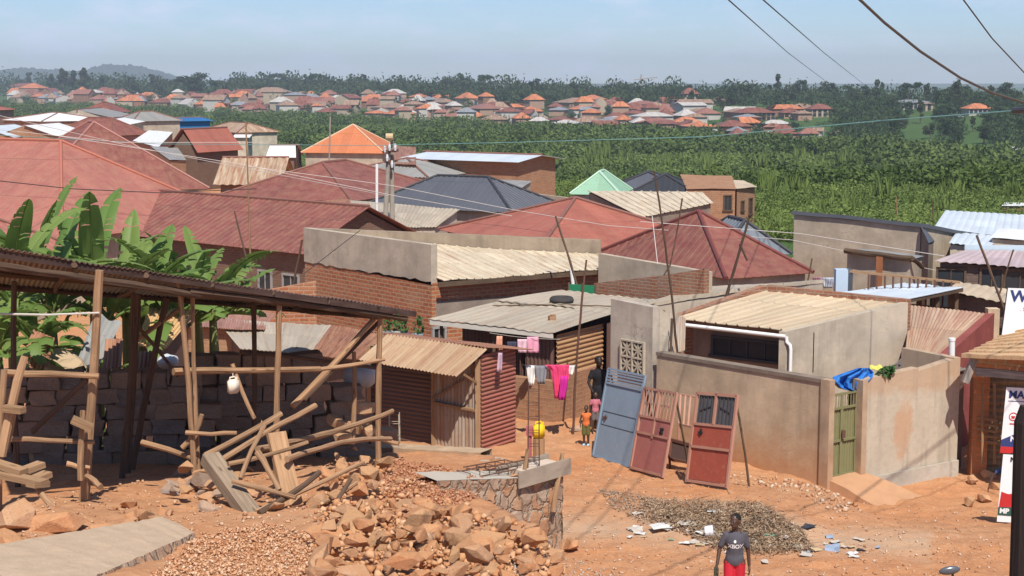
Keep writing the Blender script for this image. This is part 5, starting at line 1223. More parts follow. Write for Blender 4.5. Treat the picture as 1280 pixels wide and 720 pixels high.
# ================================================================== people
def person(label, base, H, yaw, joints, skinm, clothes, name='person', vox=.011, hair=None, look=(0, 0), group=None):
    """joints: dict overriding a standing pose, local units of height, facing -Y. clothes: list of (part, mat, builder)"""
    t = thing(name, label, 'person', base, yaw, group)
    J = dict(pelvis=(0, 0, .52), waist=(0, .005, .60), chest=(0, 0, .72), neck=(0, .01, .82), head=(0, -.012, .92),
             sL=(-.088, .01, .782), eL=(-.135, .02, .63), wL=(-.14, -.02, .49), sR=(.088, .01, .782), eR=(.135, .02, .63), wR=(.14, -.02, .49),
             hL=(-.05, 0, .51), kL=(-.052, -.01, .28), aL=(-.052, .02, .045), hR=(.05, 0, .51), kR=(.052, -.01, .28), aR=(.052, .02, .045))
    J.update(joints); J = {k: V(v) * H for k, v in J.items()}
    M = Matrix.Translation(base) @ Matrix.Rotation(yaw, 4, 'Z')
    def ell(mb, c, r, Mr=None, nu=14, nv=9, pw=1):
        rows = []
        for i in range(nv + 1):
            th = PI * i / nv
            rows.append([M @ (V(c) + ((Mr or Matrix.Identity(3)) @ V((r[0] * max(0, math.sin(th)) ** pw * math.cos(2 * PI * j / nu), r[1] * max(0, math.sin(th)) ** pw * math.sin(2 * PI * j / nu), r[2] * math.cos(th))))) for j in range(nu + 1)])
        mb.grid(rows)
    def limb(mb, pts, rad, k=5):
        P, Rr_ = [], []
        for (a, b), (ra, rb) in zip(zip(pts, pts[1:]), zip(rad, rad[1:])):
            for i in range(k): P.append(M @ lerp(a, b, i / k)); Rr_.append(lerp(ra, rb, i / k))
        P.append(M @ pts[-1]); Rr_.append(rad[-1]); mb.tube(P, Rr_, 10)
        for p, r in zip(pts, rad): ell(mb, p, (r, r, r), None, 10, 6)
    def fuse(mb, nm, mat, vx, parent=t, sm=2):
        o = mb.build(nm, mat, parent); md = o.modifiers.new('r', 'REMESH'); md.mode = 'VOXEL'; md.voxel_size = vx; md.use_smooth_shade = True
        if sm: s = o.modifiers.new('s', 'SMOOTH'); s.iterations = sm; s.factor = .5
        bpy.context.view_layer.update(); me = D.meshes.new_from_object(o.evaluated_get(bpy.context.evaluated_depsgraph_get()))
        o.modifiers.clear(); o.data = me; me.materials.clear(); me.materials.append(mat)
        for p in me.polygons: p.use_smooth = True
        return o
    b = MB(); h = H
    ell(b, J['pelvis'], (.085 * h, .06 * h, .06 * h)); ell(b, J['waist'], (.075 * h, .052 * h, .08 * h)); ell(b, J['chest'], (.084 * h, .058 * h, .095 * h)); ell(b, lerp(J['sL'], J['sR'], .5), (.086 * h, .04 * h, .034 * h))
    limb(b, [J['chest'], J['neck'], lerp(J['neck'], J['head'], .5)], [.05 * h, .032 * h, .031 * h], 3)
    HR = Matrix.Rotation(look[0], 3, 'Z') @ Matrix.Rotation(look[1], 3, 'X'); hc = J['head']; hp = lambda x, y, z: hc + HR @ (V((x, y, z)) * h)
    ell(b, hc + HR @ V((0, .006 * h, .012 * h)), (.050 * h, .062 * h, .062 * h), HR); ell(b, hp(0, -.018, -.028), (.036 * h, .040 * h, .042 * h), HR)      # skull, jaw
    ell(b, hp(0, -.060, -.012), (.011 * h, .014 * h, .012 * h), HR, 8, 6); ell(b, hp(0, -.056, .004), (.006 * h, .009 * h, .016 * h), HR, 8, 6)   # nose
    for s in (-1, 1): ell(b, hp(s * .051, .006, -.004), (.007 * h, .013 * h, .019 * h), HR, 8, 6); ell(b, hp(s * .02, -.05, .014), (.015 * h, .008 * h, .006 * h), HR, 8, 6)
    ell(b, hp(0, -.054, -.034), (.018 * h, .010 * h, .006 * h), HR, 8, 6); ell(b, hp(0, -.053, -.043), (.015 * h, .010 * h, .006 * h), HR, 8, 6); ell(b, hp(0, -.044, -.062), (.014 * h, .012 * h, .010 * h), HR, 8, 6)
    for s in 'LR':
        limb(b, [J['s' + s], J['e' + s], J['w' + s]], [.027 * h, .022 * h, .016 * h]); limb(b, [J['h' + s], J['k' + s], J['a' + s]], [.058 * h, .036 * h, .023 * h])
        a = J['a' + s]; ell(b, a + V((0, -.035, -.022)) * h, (.026 * h, .068 * h, .02 * h)); ell(b, a + V((0, .012, -.015)) * h, (.022 * h, .026 * h, .026 * h))
        d = (J['w' + s] - J['e' + s]).normalized(); side_ = V((1, 0, 0)); side_ = (side_ - d * side_.dot(d)).normalized(); fw = d.cross(side_); fw = fw if fw.y < 0 else -fw
        pw = J['w' + s]; pc = pw + d * .035 * h + V((0, 0, 0)); Mr = Matrix((side_, fw, d)).transposed()
        ell(b, pc, (.012 * h, .026 * h, .034 * h), Mr, 10, 7)
        sg = 1 if s == 'L' else -1
        for k, (off, ln) in enumerate(((-.019, .040), (-.0065, .046), (.006, .043), (.018, .034))):
            r0 = pc + fw * (-off * h) + d * .024 * h; c1 = r0 + d * ln * .5 * h + side_ * sg * .004 * h; c2_ = c1 + d * ln * .38 * h + side_ * sg * .014 * h
            limb(b, [r0, c1, c2_], [.0068 * h, .0062 * h, .005 * h], 3)
        r0 = pw + d * .018 * h + fw * .018 * h; c1 = r0 + d * .02 * h + fw * .016 * h; c2_ = c1 + d * .018 * h + side_ * sg * .008 * h; limb(b, [r0, c1, c2_], [.0085 * h, .0075 * h, .006 * h], 3)
    body = fuse(b, 'body', skinm, vox * .62 if vox < .012 else vox * .8)
    if hair:
        m = MB(); ell(m, hc + HR @ V((0, .012 * h, .021 * h)), (.0512 * h, .0615 * h, .0555 * h), HR); fuse(m, 'hair', hair, vox * .7)
    ew = simple('eye_white', (.22, .19, .17), .05, 4, 0, .4); ed = simple('eye_dark', (.015, .01, .008), .05, 4, 0, .3)
    for s in (-1, 1):
        m = MB(); ell(m, hp(s * .0205, -.0525, .003), (.0085 * h, .006 * h, .005 * h), HR, 8, 6); e_ = m.build('eye', ew, body, True); m = MB(); ell(m, hp(s * .0205, -.0575, .003), (.0042 * h, .003 * h, .0042 * h), HR, 8, 6); m.build('iris', ed, e_, True)
    for nm, mat, fn in clothes:
        m = MB(); fn(m, J, h, ell, limb); fuse(m, nm, mat, vox, t, 2)
    return t, J, M
def shirt_fn(m, J, h, ell, limb, sl=.62, long=0):
    ell(m, J['chest'], (.096 * h, .070 * h, .1 * h)); ell(m, J['waist'], (.086 * h, .064 * h, .1 * h)); ell(m, lerp(J['sL'], J['sR'], .5) + V((0, 0, -.008)) * h, (.092 * h, .050 * h, .036 * h)); ell(m, lerp(J['sL'], J['sR'], .5) + V((0, .004, .014)) * h, (.058 * h, .046 * h, .032 * h))
    limb(m, [J['chest'] * 1, J['waist'], J['pelvis'] + V((0, 0, .015)) * h], [.078 * h, .072 * h, .074 * h]); ell(m, J['pelvis'] + V((0, 0, .02)) * h, (.092 * h, .072 * h, .062 * h), None, 16, 14, .3)
    for s in 'LR': limb(m, [J['s' + s], lerp(J['s' + s], J['e' + s], sl)], [.030 * h, .034 * h])
def shorts_fn(m, J, h, ell, limb, ln=.85, flare=1.0):
    ell(m, J['pelvis'] + V((0, 0, -.005)) * h, (.09 * h, .068 * h, .06 * h))
    for s in 'LR': limb(m, [J['h' + s], lerp(J['h' + s], J['k' + s], ln)], [.058 * h, .051 * h * flare])
skin = simple('skin_dark', (.075, .038, .024), .15, 14, .05, .48, .45); hairm = simple('hair_black', (.012, .011, .01), .2, 40, .3, .9)
bx, by = gm(917, 767); bz = gz(bx, by); by_yaw = -.12
boy, J, M = person('boy in grey lettered T-shirt and red trousers walking up the dirt road', V((bx, by, bz)), 1.38, by_yaw,
    dict(eL=(-.145, .02, .635), wL=(-.165, -.04, .50), eR=(.128, .04, .63), wR=(.14, .02, .48), kL=(-.052, -.05, .285), aL=(-.05, -.06, .05), kR=(.05, .0, .28), aR=(.052, .1, .075)), skin,
    [('t_shirt', simple('shirt_grey', (.085, .08, .095), .3, 7, .15), lambda m, J, h, e, l: shirt_fn(m, J, h, e, l, .72)), ('trousers', simple('trousers_red', (.48, .02, .035), .2, 6, .15), lambda m, J, h, e, l: (shorts_fn(m, J, h, e, l, 1.0), [l(m, [J['k' + s], lerp(J['k' + s], J['a' + s], .8)], [.053 * h, .042 * h]) for s in 'LR']))], hair=hairm, look=(-.55, .12))
sh = [c for c in boy.children if c.name.startswith('t_shirt')][0]
def on_shirt(n_obj):
    bv = BVHTree.FromObject(sh, bpy.context.evaluated_depsgraph_get()); mt = n_obj.data
    for v in mt.vertices:
        hit = bv.ray_cast(V((v.co.x, -1, v.co.z)), V((0, 1, 0)))
        if hit[0]: v.co.y = hit[0].y - .004
bpy.context.view_layer.update()
txt = text('lettering', 'XBOX', M @ V((-.094, -.2, .945)), (Matrix.Rotation(by_yaw, 3, 'Z') @ Matrix.Rotation(PI / 2, 3, 'X')), .074, white, sh, .0, .0015); on_shirt(txt)
em = MB(); em.face([M @ V((.0 + .016 * math.cos(a * PI / 6), -.2, 1.015 + .02 * math.sin(a * PI / 6))) for a in range(12)]); em = em.build('emblem', white, sh); on_shirt(em)
# what he carries: a small dark plastic bottle
wp = M @ (J['wL'] + V((-.012, -.03, -.075))); m = MB(); m.tube([wp + V((0, 0, -.075)), wp + V((0, 0, .03)), wp + V((0, 0, .05)), wp + V((0, 0, .075))], [.034, .034, .015, .014], 10); tag(m.build('bottle', simple('bottle_dark', (.05, .07, .04), .2, 5, 0, .25, .5), None, True), 'small dark bottle held in the right hand of the walking boy', 'bottle')
# woman in black beside the wall pier
p = at(747.5, 545, 39.0); wz_ = gz(p.x, p.y)
dressf = lambda m, J, h, e, l: (shirt_fn(m, J, h, e, l, .55), l(m, [J['pelvis'], V((0, 0, .17)) * h], [.1 * h, .115 * h]))
person('dark silhouetted person in a long black dress standing by the wall pier', V((p.x, p.y, wz_)), (545 - 448) / 2000 * 39.0 * .96, .25, dict(eL=(-.15, -.03, .64), wL=(-.11, -.1, .52), eR=(.14, .04, .64), wR=(.12, .0, .5)), simple('skin_darker', (.03, .016, .011), .15, 12, 0, .5), [('dress', simple('dress_black', (.012, .011, .013), .2, 6, 0), dressf)], hair=hairm, vox=.014, look=(.2, 0))
c_ = at(744, 540, 38.2); cz = gz(c_.x, c_.y)
person('small child in a pink top standing just in front of the person in black', V((c_.x, c_.y, cz + .05)), 1.0, .1, {}, skin, [('top', simple('top_pink', (.5, .16, .2), .5, 9, .1), shirt_fn), ('shorts', simple('shorts_grey', (.14, .12, .12), .2, 6, 0), shorts_fn)], hair=hairm, vox=.013)
o_ = at(732.5, 566, 36.9); oz = gz(o_.x, o_.y)
person('child in an orange vest, olive shorts and pale blue shoes at the alley', V((o_.x, o_.y, oz)), .98, -.25, dict(eL=(-.14, .0, .65), wL=(-.13, -.05, .52)), skin, [('vest', simple('vest_orange', (.62, .16, .045), .2, 8, .1), lambda m, J, h, e, l: shirt_fn(m, J, h, e, l, .12)), ('shorts', simple('shorts_olive', (.13, .12, .035), .3, 8, .1), lambda m, J, h, e, l: shorts_fn(m, J, h, e, l, .9, 1.1)), ('shoes', simple('shoe_blue', (.35, .5, .6), .15, 8, 0), lambda m, J, h, e, l: [e(m, J['a' + s] + V((0, -.03, -.018)) * h, (.036 * h, .082 * h, .034 * h)) for s in 'LR'])], hair=hairm, vox=.012)
# person behind the lower poster
q_ = POSTER_HOLD(.42, -.12, -.28); pz_ = gz(q_.x, q_.y); HP = 1.38; hb_ = V((q_.x, q_.y, pz_))
person('person hidden behind the lower election poster, only an arm and lower legs showing', hb_, HP, -.2, dict(sL=(-.11, .0, .79), eL=(-.26, .0, .66), wL=(-.3, -.03, .53), aL=(-.05, .02, .045), eR=(.15, -.03, .66), wR=(.12, -.12, .6)), skin, [('shirt', simple('shirt_blue', (.06, .09, .2), .2, 6, 0), shirt_fn), ('shorts', simple('shorts_dark', (.05, .04, .05), .2, 6, 0), shorts_fn), ('shoes', simple('shoe_dark', (.05, .06, .09), .15, 8, 0), lambda m, J, h, e, l: [e(m, J['a' + s] + V((0, -.03, -.018)) * h, (.034 * h, .08 * h, .032 * h)) for s in 'LR'])], hair=hairm, vox=.014)
# ================================================================== loose metal gates leaning in a row
blue_p = NM('blue_gate_paint'); uv = blue_p.tc.outputs['UV']; a_ = blue_p.noise(uv, 3, 6, .7); bcol = blue_p.mix(a_, (.15, .21, .275), (.25, .32, .385)); bcol = blue_p.mix(blue_p.ramp(blue_p.noise(uv, 9, 5, .7), (.58, 0), (.72, .7)), bcol, (.38, .3, .24)); BLUEP = blue_p.done(bcol, .55, .35)
def paint(name, c): 
    n = NM(name); uv = n.tc.outputs['UV']; a = n.noise(uv, 3, 6, .7); cc = n.mix(a, c3(c, .72), c3(c, 1.2)); cc = n.mix(n.ramp(n.noise(uv, 8, 5, .7), (.55, 0), (.75, .6)), cc, (.38, .22, .15)); return n.done(cc, .6, .3)
PINKP = paint('faded_pink_paint', (.36, .125, .105)); REDP = paint('faded_red_paint', (.33, .075, .045)); FRAMEP = paint('frame_primer', (.40, .2, .14))
def gate(label, bl, br, tl, tr, kind, sheetm, framem_):
    """corners px + depth from the ground under the lower corners; leans back on its prop"""
    B0, B1 = G(*bl), G(*br); B0.z += .03; B1.z += .03
    n = perp(B0, B1); t0 = at(tl[0], tl[1], B0.y + .36); t1 = at(tr[0], tr[1], B1.y + .36)
    d = (B1 - B0); u = ((t0 - B0) + (t1 - B1)) / 2; Wd, Hh = d.length, u.length; d /= Wd; 
    u.normalize(); nn = d.cross(u).normalized(); nn = nn if nn.y < 0 else -nn
    f = lambda x, y, o=0: B0 + d * (x * Wd) + u * (y * Hh) + nn * o
    t = thing('metal_gate', label, 'gate', B0, math.atan2(d.y, d.x), 'loose metal gates leaning outside the compound wall')
    def panel(nm, x0, x1, y0, y1, mat, o=0, parent=t):
        m = MB(); q = [f(x0, y0, o), f(x1, y0, o), f(x1, y1, o), f(x0, y1, o)]; m.face(q, [(x0 * Wd, y0 * Hh), (x1 * Wd, y0 * Hh), (x1 * Wd, y1 * Hh), (x0 * Wd, y1 * Hh)]); return m.build(nm, mat, parent, thick=.02)
    def bars(nm, L_, mat, w_=.04, parent=t, o=.015):
        m = MB()
        for x0, y0, x1, y1 in L_: m.beam(f(x0, y0, o), f(x1, y1, o), w_, up=nn)
        return m.build(nm, mat, parent)
    if kind == 'blue':
        panel('sheet', 0, 1, 0, .84, sheetm); bars('frame', [(0, 0, 0, 1), (1, 0, 1, 1), (0, 0, 1, 0), (0, .84, 1, .84), (0, 1, 1, 1)], sheetm, .045)
        bars('louvre', [(0, .87, 1, .87), (0, .905, 1, .905), (0, .94, 1, .94), (0, .97, 1, .97)], BLUEP, .035); bars('seam', [(.06, .37, .96, .37), (.06, .52, .96, .52), (.06, .37, .06, .52), (.96, .37, .96, .52)], simple('seam_dark', (.05, .06, .075), .2, 4, 0), .012, t, .012); bars('latch', [(.1, .45, .2, .46), (.16, .42, .16, .48)], rustm, .03, t, .03)
    elif kind == 'pink':
        panel('lower_sheet', 0, 1, 0, .47, sheetm); panel('left_leaf', .06, .47, .47, .66, sheetm, .01); panel('right_leaf', .53, .94, .47, .66, sheetm, .01)
        bars('frame', [(0, 0, 0, 1), (1, 0, 1, 1), (.5, .42, .5, 1), (0, .02, 1, .02), (0, .66, 1, .66), (0, 1, 1, 1), (0, .46, 1, .46)], framem_, .05); bars('grille', [(x, .67, x, .99) for x in (.1, .2, .3, .4, .6, .7, .8, .9)] + [(.1, .83, .4, .83), (.6, .83, .9, .83)], FRAMEP, .022); bars('lock', [(.72, .5, .8, .56), (.73, .56, .79, .5)], simple('lock_black', (.02, .02, .02), .1, 4, 0), .05, t, .03)
    else:
        panel('lower_sheet', .03, .97, .04, .40, sheetm); panel('middle_sheet', .03, .97, .41, .64, sheetm, .008); panel('glass', .05, .95, .66, .97, simple('dark_pane', (.10, .10, .11), .3, 4, 0, .4), -.01)
        bars('frame', [(0, 0, 0, 1), (1, 0, 1, 1), (.5, .65, .5, 1), (0, .02, 1, .02), (0, .65, 1, .65), (0, .99, 1, .99), (0, .40, 1, .40)], framem_, .055); bars('grille', [(x, .67, x, .97) for x in (.12, .2, .3, .4, .6, .7, .8, .88)] + [(.12, .8, .4, .86), (.6, .86, .88, .8)], simple('bar_dark', (.055, .05, .05), .2, 5, 0), .02); bars('lock', [(.17, .56, .26, .56), (.22, .53, .22, .6)], simple('lock_black'), .04, t, .03)
    m = MB(); 
    for x in (.06, .94): p = f(x, .93, -.03); g = p + V((.35, .3, 0)); m.pole(flat(g, gz(g.x, g.y) - .05), p, .025, .022, .01, 4); m.cut()
    m.build('prop', darkw, t)
    return t
gate('tall faded blue metal gate with louvred top, leftmost of the loose gates', (742, 571), (787, 585), (761, 459), (808, 472), 'blue', BLUEP, BLUEP)
gate('faded pink double leaf gate with barred top between the blue and red gates', (789, 588), (829, 599), (806.5, 484), (847, 493), 'pink', PINKP, FRAMEP)
gate('brick red gate with two dark glazed panes at its top', (859, 604.5), (909, 612), (873.5, 489), (921.5, 495), 'red', REDP, FRAMEP)
# small grille and lattice standing between them
t = thing('window_grille', 'small pinkish window grille between the pink and red gates', 'grille', G(848, 590)); m = MB()
a, b = at(849, 530, 34.6), at(866, 534, 34.2); c, d = at(870, 497, 34.9), at(851, 493, 35.2)
for q in ((a, b), (b, c), (c, d), (d, a), (lerp(a, b, .33), lerp(d, c, .33)), (lerp(a, b, .66), lerp(d, c, .66))): m.beam(q[0], q[1], .04)
m.build('frame', FRAMEP, t); m = MB(); m.beam(a, flat(a, gz(a.x, a.y)), .05); m.cut(); m.beam(b, flat(b, gz(b.x, b.y)), .05); m.build('leg', FRAMEP, t)
t = thing('window_panel', 'dark framed mesh panel low between the pink and red gates', 'window', G(850, 585)); m = MB(); q = [at(837, 573, 34.0), at(862, 578, 33.6), at(864, 556, 33.7), at(839, 549, 34.1)]; m.face(q); m.build('mesh_panel', simple('mesh_dark', (.10, .06, .05), .3, 20, .2), t, thick=.03); m = MB()
for k in range(4): m.beam(q[k] + V((0, -.03, 0)), q[(k + 1) % 4] + V((0, -.03, 0)), .06)
m.beam(q[0], flat(q[0] + V((.02, .1, 0)), gz(q[0].x, q[0].y)), .05); m.beam(q[1], flat(q[1] + V((.02, .1, 0)), gz(q[1].x, q[1].y)), .05); m.build('frame', simple('frame_brown', (.14, .06, .04), .2, 5, 0), t)
# ================================================================== washing lines
def wire(name, label, pts, r, mat, sag=0, cat='wire', group=None, n=14):
    P = [p if isinstance(p, Vector) else at(*p) for p in pts]; Q = []
    for a, b in zip(P, P[1:]):
        for k in range(n): t_ = k / n; Q.append(lerp(a, b, t_) - V((0, 0, sag * 4 * t_ * (1 - t_))))
    Q.append(P[-1]); m = MB(); m.tube(Q, r, 5); o = m.build(name, mat, None, True); return tag(o, label, cat, group)
wcord = simple('cord_pale', (.5, .46, .4), .1, 5, 0)
wire('clothes_line', 'clothes line strung from the tin kiosk to the thin pole by the shack', [(652, 456, 37.5), (722, 456, 38.4)], .006, wcord, .03, 'line')
wire('clothes_line', 'upper clothes line under the shack eave above the kiosk roof', [(612, 416, 39), (700, 424, 39.6)], .006, wcord, .04, 'line')
cl = lambda n, c=(.3, .3, .3), v=.2: simple(n, c, v, 8, .1)
GW = 'washing hung on the alley clothes line'
cloth('garment', 'white cloth first on the alley clothes line', [(457, 658, 668), (468, 659, 669), (482, 661, 667)], cl('cloth_offwhite', (.7, .68, .64)), 37.5, 37.7, 'garment', GW, .05, 10, 5)
cloth('garment', 'grey shorts between the white cloth and the pink garment on the line', [(457, 669, 684), (468, 670, 683), (480, 672, 681)], cl('cloth_grey', (.22, .22, .24)), 37.6, 37.9, 'garment', GW, .04, 10, 5)
cloth('garment', 'large hot pink top hanging in the middle of the alley clothes line', [(456, 681, 712), (462, 688, 711), (472, 690, 711), (486, 692, 706), (498, 693, 700)], cl('cloth_hotpink', (.68, .06, .17)), 37.8, 38.1, 'garment', GW, .07, 16, 7)
cloth('garment', 'magenta legging hanging below the hot pink top', [(470, 701, 710), (484, 700, 709), (500, 698, 706)], cl('cloth_magenta', (.5, .02, .26)), 37.75, 37.85, 'garment', GW, .05, 8, 4)
cloth('garment', 'small white cloth at the pole end of the alley clothes line', [(457, 709, 719), (463, 709, 718), (469, 711, 716)], cl('cloth_offwhite'), 38.1, 38.3, 'garment', GW, .03, 8, 4)
GU = 'washing under the shack eave'
cloth('garment', 'pale pink towel, left of the pair under the shack eave', [(424, 647, 659), (433, 647, 659), (441, 648, 659)], cl('cloth_palepink', (.7, .45, .5)), 39.1, 39.3, 'garment', GU, .03, 8, 4)
cloth('garment', 'brighter pink towel, right of the pair under the shack eave', [(421, 659, 673), (432, 659, 674), (441, 660, 674)], cl('cloth_pink2', (.72, .32, .42)), 39.3, 39.5, 'garment', GU, .03, 8, 4)
cloth('garment', 'dark cloth hanging in the shade under the shack eave', [(427, 634, 646), (435, 634, 646)], cl('cloth_dark', (.05, .05, .08)), 39, 39.1, 'garment', GU, .03, 8, 4)
cloth('garment', 'peach coloured garment draped over the kiosk roof edge', [(420, 621, 628), (432, 620, 628), (442, 619, 629)], cl('cloth_peach', (.62, .3, .2)), 37.8, 37.9, 'garment', None, .05, 8, 4)
cloth('garment', 'whitish and pink sock-like cloth hanging on the maroon kiosk wall', [(441, 623, 628), (452, 622, 628), (465, 621, 627)], cl('cloth_mauve', (.55, .38, .45), .4), 36.1, 36.3, 'garment', None, .02, 6, 3)
# yellow jerrycan on a rebar column, rebar cages
def jerrycan(name, label, c, s, mat, rot):
    t = thing(name, label, 'jerrycan', c, rot); M_ = Matrix.Rotation(rot, 3, 'Z'); bm = bmesh.new(); bmesh.ops.create_cube(bm, size=1)
    for v in bm.verts: v.co = V((v.co.x * .26, v.co.y * .17, v.co.z * .34 + .17)) * s
    bmesh.ops.bevel(bm, geom=bm.edges[:], offset=.035 * s, segments=3, affect='EDGES'); me = D.meshes.new('can'); bm.to_mesh(me); bm.free(); me.materials.append(mat); o = D.objects.new('can', me); COL.objects.link(o); o.parent = t
    for p in me.polygons: p.use_smooth = True
    loc = lambda x, y, z: V(c) + M_ @ (V((x, y, z)) * s)
    m = MB(); m.tube([loc(-.08, 0, .34), loc(-.08, 0, .39), loc(.05, 0, .40), loc(.07, 0, .34)], .02 * s, 8); m.build('handle', mat, t, True); m = MB(); m.tube([loc(.1, 0, .33), loc(.1, 0, .385)], .03 * s, 10); m.build('cap', mat, t)
    return t
def rebar(name, label, pts, w_, H, n=4, mat=None):
    p = V(pts); t = thing(name, label, 'rebar cage', p); m = MB(); m2 = MB(); C4 = [(-w_, -w_), (w_, -w_), (w_, w_), (-w_, w_)]
    for x, y in C4: m.tube([p + V((x, y, 0)), p + V((x * .9, y, H))], .009, 6); m.cut()
    m.build('bar', mat or rustm, t)
    for k in range(int(H / .22)):
        z = .12 + k * .22
        for q in range(4): m2.beam(p + V((*C4[q], z)), p + V((*C4[(q + 1) % 4], z)), .009)
    m2.build('stirrup', mat or rustm, t)
p = G(667, 592); rebar('rebar_column', 'rusty rebar column cage beside the yellow jerrycan', p + V((0, 0, -.1)), .09, 1.55)
p = at(673, 536, 34.6); gp_ = G(673, 560); jerrycan('jerrycan', 'bright yellow jerrycan standing on a stump near the kiosk', at(673.5, 548, 34.8), .95, simple('jerry_yellow', (.75, .5, .02), .1, 5, 0, .45), .4)
m = MB(); q = at(673.5, 548, 34.8); m.tube([flat(q, gz(q.x, q.y) - .1), q], .13, 9); tag(m.build('stump', woodm), 'short wooden stump carrying the yellow jerrycan', 'stump')
m = MB(); q = at(662, 545, 34.9); m.box(q + V((0, 0, .12)), (.16, .16, .2)); m.tube([flat(q, gz(q.x, q.y)), q], .05, 6); tag(m.build('bucket', simple('bucket_red', (.4, .12, .13), .3, 4, 0)), 'small faded red bucket just left of the yellow jerrycan', 'bucket')
p = at(493, 546, 29.4); rebar('rebar_column', 'pale rebar cage standing at the end of the foundation beam', flat(p, gz(p.x, p.y)), .1, (545 - 495) / 2000 * 29.4, 4, simple('rebar_pale', (.42, .36, .27), .2, 5, 0))
# pot plants and buckets on the kiosk rear roof
GP = 'potted plants and tins on the roof ledge behind the kiosk'
lm2 = leafmat('pot_leaf', (.03, .08, .02), (.10, .17, .05), (.06, .12, .03), .2)
for k, (px, py, colr, lab) in enumerate(((484, 421, (.35, .37, .36), 'grey tin pot with plants, leftmost on the ledge behind the kiosk roof'), (504, 423, (.03, .2, .5), 'bright blue bucket with green shoots on the ledge behind the kiosk roof'), (522, 424, (.3, .42, .5), 'pale blue pot with plants beside the bright blue bucket'), (496, 420, (.5, .48, .42), 'whitish pot between the grey tin and the blue bucket'))):
    c = at(px, py + 6, 40.6); t = thing('plant_pot', lab, 'plant pot', c, 0, GP); m = MB(); m.tube([c, c + V((0, 0, .26))], [.11, .15], 12); m.build('pot', simple('pot_paint_%s' % 'abcd'[k], colr, .15, 5, 0, .5), t)
    v, f_, ti = leafcloud(NR, [(0, 0, .42, .16, .16, .2), (.05, .02, .6, .1, .1, .15)], 60, .11); npmesh('leaves', v, f_, lm2, t, ti)
m = MB(); m.beam(at(480, 431, 40.4), at(545, 437, 39.4), .5, .05); 
for px, py, Y in ((484, 432, 40.5), (540, 436, 39.6)): q = at(px, py, Y); m.beam(q, flat(q, gz(q.x, q.y)), .1)
tag(m.build('shelf', darkw), 'plank shelf carrying the plant pots behind the kiosk', 'shelf')
# aloe-like plant on the compound wall
t = thing('plant', 'spiky green plant growing on top of the right compound wall', 'plant', at(1104, 473, 33.9)); v, f_, ti = leafcloud(NR, [(0, 0, .1, .18, .14, .14), (.14, 0, .2, .1, .1, .1)], 90, .13); npmesh('leaves', v, f_, lm2, t, ti); m = MB(); q = at(1104, 473, 33.9); m.tube([q, q + V((0, 0, .2))], .03, 6); m.build('stem', darkw, t)
m = MB(); q = at(1088, 462, 34.6); m.sheet(q, q + V((.3, .03, 0)), q + V((.28, .2, .06)), q + V((.02, .2, .05)), .2, .02, 5, 2); tag(m.build('plastic_sheet', simple('yellow_plastic', (.6, .55, .12), .2, 5, 0), None, thick=.01), 'scrap of yellow plastic behind the blue tarpaulin', 'scrap')
# ================================================================== timber shed on the plateau
pw_ = wood('pole_wood', (.38, .225, .125), .45); pwd_ = wood('pole_dark', (.12, .075, .05), .5)
fl_, fr_ = at(-40, 306, 19.2), at(516, 388, 26.0); bl_, br_ = at(-40, 352, 27.0), at(476, 392, 31.5)
sroot = thing('timber_shed', 'open pole shed with low sloping tin roof over the building plot', 'shed', flat(lerp(fl_, fr_, .5), gz(-3.5, 24)), math.atan2((fr_ - fl_).y, (fr_ - fl_).x))
m = MB(); m.sheet(fl_, fr_, br_, bl_, .09, .012, 6, 4, .03); m.build('roof', tin('shed_roof', (.12, .07, .065), .4, (.11, .06, .04), fade=.25, dust=.15), sroot, thick=.012)
fY = lambda px: interp(px, [(-40, 19.2), (516, 26.0)])
fpy = lambda px: interp(px, [(-40, 306), (516, 388)])
ftop = lambda px, d=0: at(px, fpy(px) + d, interp(px, [(-40, 19.2), (140, 21.0), (300, 22.9), (420, 24.5), (516, 26)]) + .05)
m = MB(); m.pole(ftop(-40, 22), ftop(250, 20), .055, .05, .006, 1); m.cut(); m.pole(ftop(235, 18), ftop(508, 12), .055, .045, .006, 2); m.cut()
m.pole(at(-40, 356, 26.9), at(472, 396, 31.3), .06, .055, .004, 3); m.cut(); m.pole(at(-40, 338, 23), at(490, 392, 29), .05, .045, .004, 8); m.cut()
m.build('beam', wood('pole_shaded', (.12, .075, .05)), sroot)  # beam wood darkened to carry the shade under the roof overhang
m = MB()
for k in range(7):
    t_ = (k + .3) / 7; a, b = lerp(fl_, fr_, t_) - V((0, 0, .06)), lerp(bl_, br_, t_) - V((0, 0, .06)); m.pole(a, b, .04, .035, .01, k); m.cut()
m.build('rafter', pwd_, sroot)
m = MB(); a, b = ftop(-40, 6), ftop(520, 5); m.beam(a, b, .02, .09); m.build('fascia', wood('fascia_wood', (.09, .055, .045)), sroot)
def post(px0, py0, px1, py1, Y, r, mat=pw_, name='post', parent=sroot, seed=0, r2=None, base=True):
    b = at(px0, py0, Y); t_ = at(px1, py1, Y)
    if base: d = (b - t_).normalized(); zg = gz(b.x, b.y) - .15; b = b + d * max(0, (b.z - zg) / max(.2, -d.z))
    r *= .68; m = MB(); m.pole(b, t_, r, r2 or r * .85, .012, seed); return m.build(name, mat, parent)
post(101, 648, 124, 338, 20.45, .095, seed=1); post(112, 560, 126, 345, 20.6, .05, seed=9)
post(242, 580, 224, 352, 22.3, .065, seed=2); post(249, 580, 241, 357, 22.5, .05, seed=3)
post(346, 560, 350, 374, 23.7, .07, seed=4); post(472, 598, 475, 394, 25.55, .075, seed=5)
